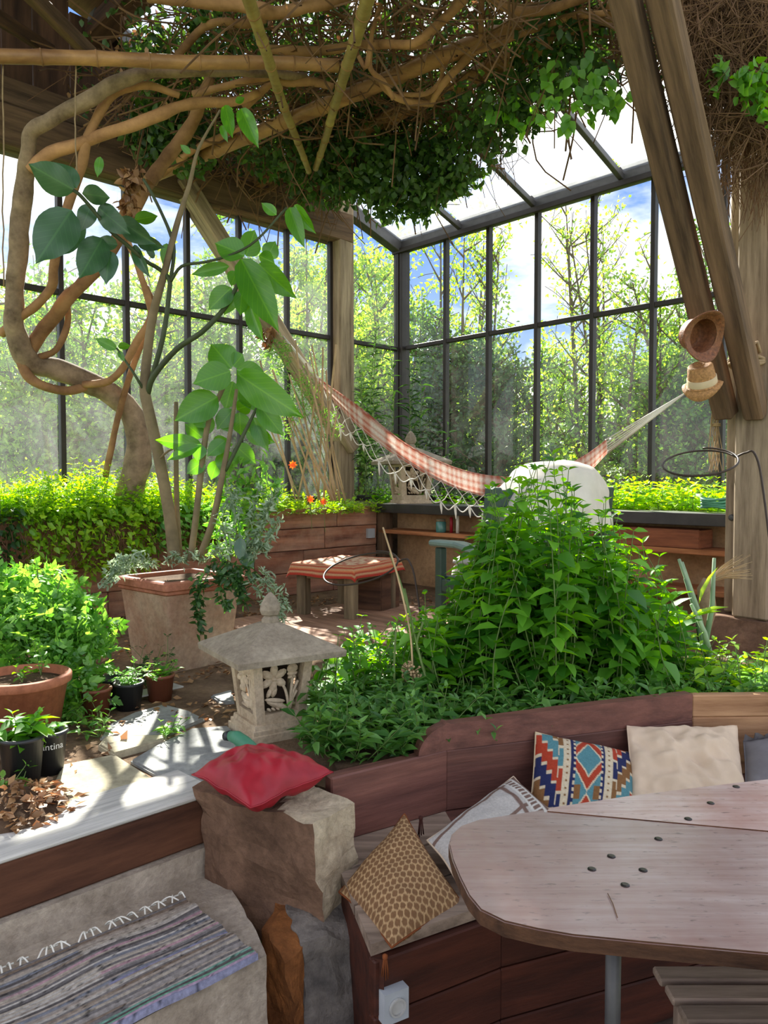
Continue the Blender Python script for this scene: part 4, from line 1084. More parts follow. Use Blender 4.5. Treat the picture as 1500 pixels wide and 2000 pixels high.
bp1 = pot('black_pot', 'black plastic pot with lettering on its side below the terracotta pot', PZ(97, 1508, G), 0.058, 0.042, 0.142, M_['blackplastic'], 'black plant pots', 0.006, 0.012)
bp2 = pot('black_pot', 'frontmost black plastic pot with drooping green leaves', PZ(44, 1536, G), 0.068, 0.05, 0.165, M_['blackplastic'], 'black plant pots', 0.006, 0.012)
fc = bpy.data.curves.new('lettering', 'FONT'); fc.body = 'lantina'; fc.size = 0.030; fc.align_x = 'CENTER'; fc.extrude = 0.0004
fo = bpy.data.objects.new('lettering', fc); COL.objects.link(fo)
bpy.context.view_layer.update()
fme = bpy.data.meshes.new_from_object(fo.evaluated_get(bpy.context.evaluated_depsgraph_get()))
bpy.data.objects.remove(fo)
c = PZ(97, 1508, G)
co = np.empty(len(fme.vertices) * 3, dtype=np.float32); fme.vertices.foreach_get('co', co); co = co.reshape(-1, 3)
rad = 0.0575; ang = math.atan2(-c.y, -c.x) 
a_ = ang + co[:, 0] / rad + 0.12
wrap = np.stack([c.x + (rad + co[:, 2]) * np.cos(a_), c.y + (rad + co[:, 2]) * np.sin(a_), c.z + 0.092 + co[:, 1]], axis=1)
fme.vertices.foreach_set('co', wrap.astype(np.float32).ravel()); fme.update()
add('lettering', fme, M_['white'], [c_ for c_ in bp1.children if c_.name.startswith('pot_body')][0])
# tray with four small pots
tray = thing('pot_tray', 'pale plastic carrying strip holding four small pots', 'tray', PZ(255, 1385, G))
ta, tb = P(165, 1381, 3.14), P(348, 1338, 3.48)
dv = (tb - ta).normalized()
beam('strip', ta, tb, 0.09, 0.008, M_['traywhite'], tray, (0, 0, 1), 0.002)
pot('small_pot', 'small brown pot nearest the viewer in the plastic strip', PZ(188, 1397, G), 0.062, 0.048, 0.115, M_['brownplastic'], 'small pots in the strip', 0.004, 0.012, seg=20)
pot('small_pot', 'small black pot in the middle of the plastic strip', PZ(252, 1384, G), 0.062, 0.048, 0.115, M_['blackplastic'], 'small pots in the strip', 0.004, 0.012, seg=20)
pot('small_pot', 'small brown pot at the far end of the plastic strip, by the big square planter', PZ(313, 1367, G), 0.062, 0.048, 0.115, M_['brownplastic'], 'small pots in the strip', 0.004, 0.012, seg=20)
pot('small_pot', 'small black empty pot standing behind the plastic strip', PZ(218, 1372, G), 0.060, 0.046, 0.11, M_['blackplastic'], 'small pots in the strip', 0.004, 0.012, seg=20)
# square terracotta planter
pc = Vector((-1.08, 4.06, G))
sq = thing('square_planter', 'big square terracotta planter with pale lime bloom, holding the large-leaved plant', 'planter', pc, math.radians(48))
WM = W[sq.name]
def ringbox(nm, rings, mat, par, rnd=0.02):
    V = []; F = []; n = 0
    for h, z in rings:
        ring = []
        for cx, cy, a0 in ((1, 1, 0), (-1, 1, 90), (-1, -1, 180), (1, -1, 270)):
            for k in range(4):
                a = math.radians(a0 + 30 * k); r = min(rnd, h * .5)
                ring.append((cx * (h - r) + r * math.cos(a), cy * (h - r) + r * math.sin(a), z))
        n = len(ring); V += ring
    for i in range(len(rings) - 1):
        for k in range(n): F.append((i * n + k, i * n + (k + 1) % n, (i + 1) * n + (k + 1) % n, (i + 1) * n + k))
    F.append(tuple(range(n))[::-1]); F.append(tuple(len(V) - n + k for k in range(n)))
    return add(nm, mesh_np(nm, V, F), mat, par, WM.copy())
ringbox('planter_body', [(0.185, 0), (0.225, 0.40)], M_['terrapale'], sq)
ringbox('planter_rim', [(0.226, 0.395), (0.236, 0.402), (0.236, 0.415), (0.246, 0.422), (0.246, 0.455), (0.238, 0.462), (0.205, 0.462), (0.203, 0.43)], M_['terrarim'], sq)
ringbox('soil', [(0.2, 0.42), (0.2, 0.44), (0.1, 0.448)], M_['soil'], sq)

# ------------------------------------------------------------------ little table with striped cloth
lt = thing('low_table', 'low rough wooden table by the raised bed', 'table', (-0.27, 5.5, G))
tc_ = Vector((-0.265, 5.52, 0)); ax = Vector((-0.86, 0.5, 0)).normalized(); ay = Vector((0.5, 0.86, 0)).normalized()
TH = 0.385
for sx, sy, in ((-1, -1), (1, -1), (1, 1), (-1, 1)):
    p = tc_ + ax * (0.20 * sx) + ay * (0.26 * sy)
    beam('leg', (p.x, p.y, G + .02), (p.x, p.y, G + TH - .03), 0.075, 0.075, M_['legwood'], lt, ax, 0.006, 0.003)
for sx in (-1, 1):
    p0 = tc_ + ax * (0.20 * sx) - ay * 0.24; p1 = tc_ + ax * (0.20 * sx) + ay * 0.24
    beam('apron', (p0.x, p0.y, G + TH - .07), (p1.x, p1.y, G + TH - .07), 0.03, 0.07, M_['legwood'], lt, (0, 0, 1), 0.004)
for sy in (-1, 1):
    p0 = tc_ + ay * (0.26 * sy) - ax * 0.19; p1 = tc_ + ay * (0.26 * sy) + ax * 0.19
    beam('apron', (p0.x, p0.y, G + TH - .07), (p1.x, p1.y, G + TH - .07), 0.03, 0.07, M_['legwood'], lt, (0, 0, 1), 0.004)
for k in range(3):
    p0 = tc_ + ax * (-0.17 + .17 * k) - ay * 0.31; p1 = tc_ + ax * (-0.17 + .17 * k) + ay * 0.31
    beam('top_board', (p0.x, p0.y, G + TH - .02), (p1.x, p1.y, G + TH - .02), 0.165, 0.03, M_['legwood'], lt, (0, 0, 1), 0.004)
def clothcol(a, b):
    e = max(abs(a) - .62, abs(b) - .62) / .38
    if e < 0:
        k = mnoise.noise(Vector((a * 9, b * 9, 0)))
        return srgb(206, 178, 146) if k > -.05 else srgb(176, 112, 92)
    k = e * 7 % 1
    return srgb(172, 58, 44) if k < .45 else (srgb(206, 128, 86) if k < .7 else srgb(196, 160, 120))
n = 60; V = []; cols = []
for j in range(n + 1):
    for i in range(n + 1):
        a, b = 2 * i / n - 1, 2 * j / n - 1
        hx, hy = 0.255, 0.32
        ex = max(0, abs(a) - .74) / .26; ey = max(0, abs(b) - .74) / .26
        px_ = math.copysign(min(abs(a), .74) / .74 * hx + ex * .03, a); py_ = math.copysign(min(abs(b), .74) / .74 * hy + ey * .03, b)
        drop = max(ex, ey) ** 1.2 * 0.085 * (1 + 0.06 * math.sin(a * 5 + b * 4)) + 0.02 * ex * ey
        fl = 0.004 * math.sin(b * 16) * ex + 0.004 * math.sin(a * 16) * ey
        p = tc_ + ax * (px_ + math.copysign(fl, a)) + ay * (py_ + math.copysign(fl, b))
        V.append((p.x, p.y, G + TH + 0.006 - drop + .002 * mnoise.noise(Vector((a * 5, b * 5, 3)))))
        cols.append(clothcol(a, b))
F = [(j * (n + 1) + i, j * (n + 1) + i + 1, (j + 1) * (n + 1) + i + 1, (j + 1) * (n + 1) + i) for j in range(n) for i in range(n)]
me = mesh_np('tablecloth', V, F, True); set_cols(me, np.array(cols, dtype=np.float32))
tag(add('tablecloth', me, M_['print']), 'red striped cloth with a pale flowered middle on the low table', 'tablecloth')
cr = thing('dark_crate', 'dark wooden crate standing under the low table', 'crate', (-0.1, 5.62, G))
for k, (o_, w_, h_) in enumerate(((-0.12, 0, 0), (0.12, 0, 0))):
    p = Vector((-0.06, 5.66, G + 0.16)) + ax * o_
    beam('side_panel', p - ay * 0.13, p + ay * 0.13, 0.015, 0.28, M_['darkplank'], cr, (0, 0, 1), 0.003)
for o_ in (-0.13, 0.13):
    p = Vector((-0.06, 5.66, G + 0.16)) + ay * o_
    beam('end_panel', p - ax * 0.12, p + ax * 0.12, 0.015, 0.28, M_['darkplank'], cr, (0, 0, 1), 0.003)
p = Vector((-0.06, 5.66, G + 0.305)); beam('lid', p - ay * .135, p + ay * .135, 0.25, 0.015, M_['darkplank'], cr, (0, 0, 1), 0.003)

# ------------------------------------------------------------------ green armchair with white drape
fd = Vector((-0.5, 0.866, 0)); wd = Vector((0.866, 0.5, 0)); bc = Vector((0.88, 4.2, 0))
ac = thing('garden_armchair', 'dark green wooden armchair turned away behind the tall herbs', 'armchair', (bc.x, bc.y, G))
def cp(w, f, z): q = bc + wd * w + fd * f; return Vector((q.x, q.y, G + z))
for s_ in (-1, 1):
    beam('back_post', cp(.40 * s_, 0.04, 0), cp(.40 * s_, -0.06, 0.93), 0.08, 0.06, M_['greenpaint'], ac, wd, 0.008)
    beam('front_leg', cp(.345 * s_, 0.50, 0), cp(.345 * s_, 0.50, 0.575), 0.06, 0.045, M_['greenpaint'], ac, wd, 0.006)
    beam('arm', cp(.35 * s_, 0.56, 0.60), cp(.35 * s_, 0.30, 0.605), 0.095, 0.035, M_['armpaint'], ac, (0, 0, 1), 0.012)
    beam('arm', cp(.35 * s_, 0.31, 0.605), cp(.38 * s_, -0.01, 0.575), 0.09, 0.034, M_['armpaint'], ac, (0, 0, 1), 0.012)
    beam('side_rail', cp(.345 * s_, 0.5, 0.36), cp(.345 * s_, 0.0, 0.34), 0.03, 0.07, M_['greenpaint'], ac, (0, 0, 1), 0.004)
for k in range(5):
    beam('seat_slat', cp(-.33, 0.06 + .1 * k, 0.40), cp(.33, 0.06 + .1 * k, 0.40), 0.085, 0.02, M_['greenpaint'], ac, (0, 0, 1), 0.004)
beam('top_rail', cp(-.37, -0.055, 0.87), cp(.37, -0.055, 0.87), 0.03, 0.09, M_['greenpaint'], ac, (0, 0, 1), 0.006)
for k in range(6):
    beam('back_slat', cp(-.26 + .104 * k, 0.0, 0.42), cp(-.26 + .104 * k, -0.05, 0.84), 0.06, 0.018, M_['greenpaint'], ac, fd, 0.004)
# white drape hung over the chair back
n1, n2 = 40, 36; V = []
prof = [(-0.17, 0.70), (-0.165, 0.82), (-0.15, 0.93), (-0.12, 1.01), (-0.06, 1.065), (0.02, 1.07), (0.09, 1.03), (0.13, 0.95), (0.14, 0.83), (0.15, 0.66)]
pr = spl(prof, 4)
for j, (f_, z_) in enumerate(pr):
    for i in range(n1 + 1):
        u = -1 + 2 * i / n1
        end = 1 - (abs(u) ** 5 * .35 if u < 0 else u ** 9 * .25)
        w_ = u * 0.335
        zz_ = 0.66 + (z_ - 0.66) * (end) * (1 - .42 * max(0, -u + .05) ** 2 - .03 * max(0, u) ** 2) + 0.05 * (.5 - u * .5) * 0 + 0.012 * math.sin(u * 9 + j * .25) * (1 if z_ < .95 else .4)
        ff = f_ * (1 + .45 * (1 - u * u)) + 0.014 * math.sin(u * 8 + z_ * 9) + 0.03 * mnoise.noise(Vector((u * 2.6, z_ * 7, 1))) + .012 * mnoise.noise(Vector((u * 8, z_ * 9, 4)))
        V.append(tuple(cp(w_ * (1 + .02 * math.sin(j * .6)), ff, zz_)))
F = [(j * (n1 + 1) + i, j * (n1 + 1) + i + 1, (j + 1) * (n1 + 1) + i + 1, (j + 1) * (n1 + 1) + i) for j in range(len(pr) - 1) for i in range(n1)]
nr = n1 + 1
for side in (0, n1):      # gathered ends
    F.append(tuple(j * nr + side for j in (range(len(pr)) if side == 0 else range(len(pr) - 1, -1, -1))))
tag(add('white_throw', mesh_np('white_throw', V, F, True), M_['drape']), 'off-white padded throw draped over the back of the green armchair', 'throw')
# white glazed jar beside the chair
jp = Vector((0.52, 4.75, G))
gj = thing('garden_urn', 'white lidded urn standing by the arm of the green chair', 'urn', jp)
mb = MB(); mb.lathe([(0, 0), (0.07, 0), (0.085, 0.05), (0.11, 0.18), (0.115, 0.30), (0.095, 0.42), (0.07, 0.45)], jp, 24); mb.build('urn_body', M_['drape'], gj, True)
mb = MB(); mb.lathe([(0.075, 0.45), (0.095, 0.455), (0.09, 0.475), (0.045, 0.50), (0.015, 0.51), (0.015, 0.53), (0, 0.535)], jp, 24); mb.build('lid', M_['traywhite'], gj, True)

# ------------------------------------------------------------------ things on the shelves
bx0 = 2.68
wb = thing('wooden_box', 'red-brown wooden box without a lid on the upper shelf', 'box', rp(3.1, 0.8, zr(-0.44)))
rbox('front_board', 2.62, 3.60, 0.90, 0.915, zr(-0.438), zr(-0.315), M_['boxwood'], wb, 0.002)
rbox('back_board', 2.62, 3.60, 0.70, 0.715, zr(-0.438), zr(-0.315), M_['boxwood'], wb, 0.002)
rbox('end_board', 2.62, 2.64, 0.715, 0.90, zr(-0.438), zr(-0.32), M_['boxwood'], wb, 0.002)
rbox('end_board', 3.58, 3.60, 0.715, 0.90, zr(-0.438), zr(-0.32), M_['boxwood'], wb, 0.002)
rbox('base_board', 2.64, 3.58, 0.715, 0.90, zr(-0.438), zr(-0.426), M_['boxwood'], wb, 0)
jq = rp(1.33, 0.86, zr(-0.44))
jr = thing('teal_jar', 'small teal glass jar on the upper shelf behind the hammock fringe', 'jar', jq)
mb = MB(); mb.lathe([(0, 0), (0.042, 0), (0.045, 0.01), (0.045, 0.085), (0.036, 0.095)], jq, 20); mb.build('jar_body', M_['tealglass'], jr, True)
mb = MB(); mb.lathe([(0.038, 0.094), (0.040, 0.096), (0.040, 0.115), (0, 0.116)], jq, 20); mb.build('lid', M_['legwood'], jr, True)
for k, (dt, m_, lab) in enumerate(((0.10, 'red', 'red candle stub on the upper shelf beside the teal jar'), (0.17, 'drape', 'pale candle on the upper shelf right of the teal jar'))):
    q = rp(1.33 + dt, 0.84, zr(-0.44)); cn = thing('candle', lab, 'candle', q)
    mb = MB(); mb.lathe([(0, 0), (0.014, 0), (0.014, 0.13 + .02 * k), (0.004, 0.135 + .02 * k)], q, 12); mb.build('wax', M_[m_], cn, True)
    mb = MB(); mb.tube([q + Vector((0, 0, .13 + .02 * k)), q + Vector((0.002, 0, .15 + .02 * k))], 0.0015, 4); mb.build('wick', M_['wire'], cn)

# ------------------------------------------------------------------ hammock
hm = thing('hammock', 'red and white checked hammock with a white knotted fringe', 'hammock', P(900, 960, 5.9))
# rows: upper edge px, lower edge px, depth
rowsH = [(622, 738, 622, 746, 6.72), (640, 752, 636, 772, 6.65), (668, 772, 652, 800, 6.55), (705, 800, 690, 838, 6.42), (760, 845, 745, 880, 6.25), (810, 878, 800, 914, 6.1), (860, 902, 855, 942, 5.95),
         (905, 918, 905, 960, 5.8), (955, 928, 955, 972, 5.65), (1010, 930, 1010, 976, 5.45), (1065, 922, 1068, 968, 5.25), (1110, 906, 1118, 950, 5.1), (1150, 884, 1162, 920, 4.98), (1185, 858, 1192, 884, 4.87)]
rs = spl(rowsH, 10)
nc = 30; V = []; cols = []
hw, hr, hp = srgb(222, 208, 196), srgb(186, 108, 88), srgb(208, 168, 150)
dist = 0.0; prev = None
for j, (ux, uy, lx, ly, d) in enumerate(rs):
    a = P(ux, uy, d); b = P(lx, ly, d - .02)
    if prev is not None: dist += (a - prev).length
    prev = a
    hgt = (a - b).length
    away = Vector((0.2, 1, 0)).normalized()
    for i in range(nc + 1):
        q = i / nc
        # from far edge down round the belly and up to the near edge
        ang = PI * (1.08 * q)
        p = a + away * (hgt * .9 * (1 - q)) + Vector((0, 0, -1)) * (hgt * 1.05 * math.sin(PI * q ** 1.15) ** .8) if q < .8 else None
        mid = (a + b) / 2
        ca, sa = math.cos(ang), math.sin(ang)
        p = a + away * (hgt * .55 * (1 + ca)) + Vector((0, 0, -hgt * 1.0 * max(0.0, sa))) + Vector((0, -0.03 * sa, 0))
        V.append(tuple(p))
        su = (dist * 24) % 1; sv = (q * 9) % 1
        k = (1 if su < .5 else 0) + (1 if sv < .45 else 0)
        cols.append((hw, hp, hr)[k])
F = [(j * (nc + 1) + i, j * (nc + 1) + i + 1, (j + 1) * (nc + 1) + i + 1, (j + 1) * (nc + 1) + i) for j in range(len(rs) - 1) for i in range(nc)]
me = mesh_np('cloth', V, F, True); set_cols(me, np.array(cols, dtype=np.float32)); add('cloth', me, M_['hammock'], hm)
VH = np.array(V).reshape(len(rs), nc + 1, 3)
mb = MB()
tieL = P(541, 642, 6.92); tieR = P(1338, 768, 4.36)
for i in range(0, nc + 1, 2):
    mb.tube([tieL, Vector(VH[0, i])], 0.0045, 4)
mb.tube([tieL + Vector((0, 0, .0)), P(536, 634, 6.98), P(530, 630, 7.05)], 0.012, 6)
mb.build('cord_fan', M_['cord'], hm, True)
mb = MB()
for i in range(0, nc + 1, 2):
    mb.tube([Vector(VH[-1, i]), tieR], 0.0045, 4)
mb.tube([tieR, P(1356, 752, 4.34), P(1372, 742, 4.33)], 0.010, 6)
mb.build('cord_fan', M_['cord'], hm, True)
# knotted fringe along the near edge
mb = MB()
edge = [Vector(VH[j, int(nc * .60)]) for j in range(6, 92)]
idx_ = list(range(0, len(edge), 6))
ln = lambda k: 0.13 + 0.03 * math.sin(k * 1.7)
lev0 = [edge[i] for i in idx_]
def sag(a, b, s_, r=0.0040): 
    m_ = (a + b) / 2 + Vector((0, -.01, -s_)); mb.tube(spl([a, m_, b], 4), r, 4)
lev1 = [(lev0[k] + lev0[k + 1]) / 2 + Vector((0, -.012, -ln(k) * .55)) for k in range(len(lev0) - 1)]
lev2 = [(lev1[k] + lev1[k + 1]) / 2 + Vector((0, -.006, -ln(k) * .55)) for k in range(len(lev1) - 1)]
for k in range(len(lev1)):
    mb.tube([lev0[k], lev1[k], lev0[k + 1]], 0.0036, 4)
for k in range(len(lev2)):
    sag(lev1[k], lev2[k], .012); sag(lev2[k], lev1[k + 1], .012)
for k in range(0, len(lev2) - 1):
    sag(lev2[k], lev2[k + 1], 0.05, 0.005)
mb.build('knotted_net', M_['cord'], hm, True)
for k in range(0, len(lev2)):
    p = lev2[k]; mb = MB(); L_ = random.uniform(.06, .12)
    mb.tube([p, p + Vector((0, 0, -.02)), p + Vector((.004, 0, -L_ * .6)), p + Vector((.006, 0, -L_))], [0.004, 0.010, 0.009, 0.003], 6)
    mb.build('fringe_tassel', M_['cord'], hm, True)

# ------------------------------------------------------------------ straw hats
def hat(name, label, c, axis, r, h, brim, mat, band):
    root = thing(name, label, 'hat', c, 0, None)
    Mx = Matrix.Translation(Vector(c)) @ Vector(axis).to_track_quat('Z', 'Y').to_matrix().to_4x4()
    mb = MB()
    mb.lathe([(0, h * .86), (r * .35, h * .9), (r * .72, h), (r * .86, h * .93), (r * .95, h * .5), (r, 0.012), (r + .01, 0.004)], (0, 0, 0), 28, M=Mx)
    crown = mb.build('crown', mat, root, True)
    prof = [(r, 0.006), (r + brim * .5, -0.004), (r + brim, -0.022), (r + brim - .004, -0.027), (r + brim * .5, -.010), (r - .004, 0.0)]
    V = []; F = []; sg = 36
    for (rr, zz_) in prof:
        for k in range(sg):
            a = 2 * PI * k / sg; V.append(tuple(Mx @ Vector((rr * math.cos(a), rr * math.sin(a), zz_ + (0.025 * math.cos(2 * a) * max(0, (rr - r)) / brim)))))
    for i in range(len(prof) - 1):
        for k in range(sg): F.append((i * sg + k, i * sg + (k + 1) % sg, (i + 1) * sg + (k + 1) % sg, (i + 1) * sg + k))
    add('brim', mesh_np('brim', V, F, True), mat, root)
    if band:
        mb = MB(); mb.lathe([(r + .003, 0.008), (r * .985 + .003, 0.045), (r * .97, 0.046)], (0, 0, 0), 28, M=Mx); mb.build('hat_band', band, crown, True)
    return root
hat('straw_hat', 'lower straw hat with a cream band hanging on the brace', P(1372, 752, 4.05), (-0.30, -0.42, 0.86), 0.072, 0.115, 0.030, M_['strawhat'], M_['hatband'])
hat('straw_hat', 'upper darker straw hat hanging on the brace', P(1374, 656, 3.90), (-0.35, 0.85, 0.25), 0.088, 0.10, 0.040, M_['strawdark'], None)

# ------------------------------------------------------------------ wire plant rings
def ring_stake(label, c, rx, ry, tilt, knee, footp, dip=0.05):
    mb = MB(); pts = []
    for k in range(60):
        a = 2 * PI * 1.18 * k / 59; f = 1 - 0.10 * max(0, (k - 44) / 15)
        pts.append(Vector(c) + Vector((rx * f * math.cos(a), ry * f * math.sin(a), tilt * math.cos(a) + dip * math.sin(a) + .012 * k / 59)))
    path_ = pts[::-1] + [Vector(p) for p in spl([tuple(pts[0]), tuple((pts[0] + Vector(knee)) / 2 + Vector((0, 0, .012))), tuple(knee), tuple((Vector(knee) * .8 + Vector(footp) * .2) + Vector((.012, 0, 0))), tuple(footp)], 5)][1:]
    mb.tube(path_, 0.0045, 6)
    return tag(mb.build('wire_ring_stake', M_['wire'], None, True), label, 'plant support')
c1 = P(1368, 906, 3.15)
ring_stake('rusty wire ring on a stake in front of the right timber post', c1, 0.145, 0.14, 0.028, P(1475, 888, 3.1), P(1530, 1290, 2.95))
c2 = P(706, 1112, 3.55)
ring_stake('rusty wire ring on a stake in front of the striped tablecloth', c2, 0.175, 0.16, 0.036, P(800, 1098, 3.5), P(838, 1330, 3.3))

# ------------------------------------------------------------------ broom in a basket, dry seed head
bk = thing('straw_broom', 'straw hand broom wrapped in wicker beside the right post', 'broom', PZ(1375, 1240, G))
mb = MB(); mb.tube([P(1372, 1245, 4.0), P(1382, 1190, 3.98), P(1378, 1150, 3.97), P(1385, 1132, 3.97)], [0.03, 0.045, 0.042, 0.03], 14); mb.build('wicker_wrap', M_['rope'], bk, True)
mb = MB()
for k in range(50):
    e = P(1452 + random.uniform(-30, 18), 1105 + random.uniform(-22, 26), 3.95 + random.uniform(-.06, .06))
    s_ = P(1383, 1136, 3.97) + Vector((random.uniform(-.015, .015), random.uniform(-.015, .015), 0)); mb.tube([s_, (s_ + e) / 2 + Vector((0, 0, .012)), e], [0.0022, 0.002, 0.001], 4)
o = mb.build('bristles', M_['straw'], bk); o['kind'] = 'stuff'
sh_ = thing('seed_head', 'dry round seed head on a bent stalk in the herb bed', 'seed head', P(806, 1312, 2.95))
mb = MB(); cc = P(806, 1312, 2.95)
for k in range(60):
    dd = Vector(rnd_dirs(1)[0]); mb.tube([cc, cc + dd * .036, cc + dd * 0.046], [0.001, 0.0012, 0.005], 5)
o = mb.build('florets', M_['straw'], sh_); o['kind'] = 'stuff'
mb = MB(); mb.tube(spl([P(806, 1312, 2.95), P(800, 1230, 2.98), P(775, 1120, 3.05), P(748, 1030, 3.1)], 5), [0.004] * 16, 6); mb.build('stalk', M_['straw'], sh_, True)

# raffia strands hanging below the hats, coiled hose on the sill
random.seed(71)
mb = MB()
for k in range(14):
    x = 1398 + random.uniform(-8, 8); pts_ = []
    for j in range(7):
        pts_.append(P(x + 9 * math.sin(j * .9 + k) * (j / 6), 745 + j * 29 + random.uniform(-4, 4), 4.42 + .01 * math.sin(k + j)))
    mb.tube(spl(pts_, 3), .0024, 4, cap=False)
for k in range(3):
    c = P(1399, 832, 4.42); mb.tube([c + Vector((.022 * math.cos(a), .022 * math.sin(a), .006 * k)) for a in np.linspace(0, 2 * PI, 12, endpoint=False)], .003, 4, close=True)
tag(mb.build('raffia_bundle', M_['straw'], None, True), 'knotted strands of raffia hanging below the straw hats', 'raffia')
mb = MB()
for k in range(4):
    c = P(1396, 990 - k * 5, 4.98); mb.tube([c + Vector((.085 * math.cos(a), .06 * math.sin(a), .006 * math.sin(a * 2 + k))) for a in np.linspace(0, 2 * PI, 24, endpoint=False)], .008, 6, close=True)
tag(mb.build('hose_coil', M_['greengrip'], None, True), 'small coil of pale green hose on the sill by the right post', 'hose')
# ------------------------------------------------------------------ climbers and poles overhead
def pxtube(name, rows, mat, parent=None, sides=9, n=5, rough=0.0):
    pts, rr = pxpath(rows, n)
    if rough:
        pts = [Vector(p) + nvec(Vector(p) * 7) * rough for p in pts]
        rr = [r * (1 + 0.18 * mnoise.noise(Vector(p) * 11)) for r, p in zip(rr, pts)]
    mb = MB(); mb.tube(pts, rr, sides); return mb.build(name, mat, parent, True)
def bamboo(name, p0, p1, r0, r1, label, nodes=7, mat='bamboo'):
    p0 = Vector(p0); p1 = Vector(p1)
    root = thing(name, label, 'pole', p0, 0, 'poles under the climber')
    pts = []; rr = []
    N_ = nodes * 6
    for k in range(N_ + 1):
        u = k / N_; pts.append(p0.lerp(p1, u) + nvec(Vector((u * 3, p0.x, p0.y))) * .012)
        r = r0 + (r1 - r0) * u; rr.append(r * (1.0 if k % 6 else 1.10))
    mb = MB(); mb.tube(pts, rr, 12); cane = mb.build('cane', M_[mat], root, True)
    for k in range(1, nodes):
        c = pts[k * 6]; d = (p1 - p0).normalized() * .004
        mb = MB(); mb.tube([c - d, c + d], rr[k * 6] * 1.06, 12); mb.build('node_ring', M_['vine'], cane, True)
    return root
bamboo('bamboo_pole', P(-30, 108, 4.0), P(660, 128, 4.6), 0.036, 0.036, 'thick bamboo pole lying level across the top left', 7)
bamboo('bamboo_pole', P(474, -30, 3.75), P(602, 335, 5.7), 0.034, 0.020, 'bamboo rod slanting down from the top, left of its pair', 9, 'bamboogreen')
bamboo('bamboo_pole', P(728, -30, 3.75), P(616, 330, 5.7), 0.036, 0.021, 'bamboo rod slanting down from the top, right of its pair', 9, 'bamboogreen')
bamboo('bamboo_pole', rp(-0.02, 1.9, zr(2.60)), rp(3.56, 1.9, zr(2.59)), 0.050, 0.058, 'long pole running from the timber beam to the right braces', 12)
bamboo('bamboo_pole', P(300, 345, 5.8), P(1050, 32, 4.5), 0.046, 0.050, 'thick pole running up to the right behind the bamboo rods', 10)

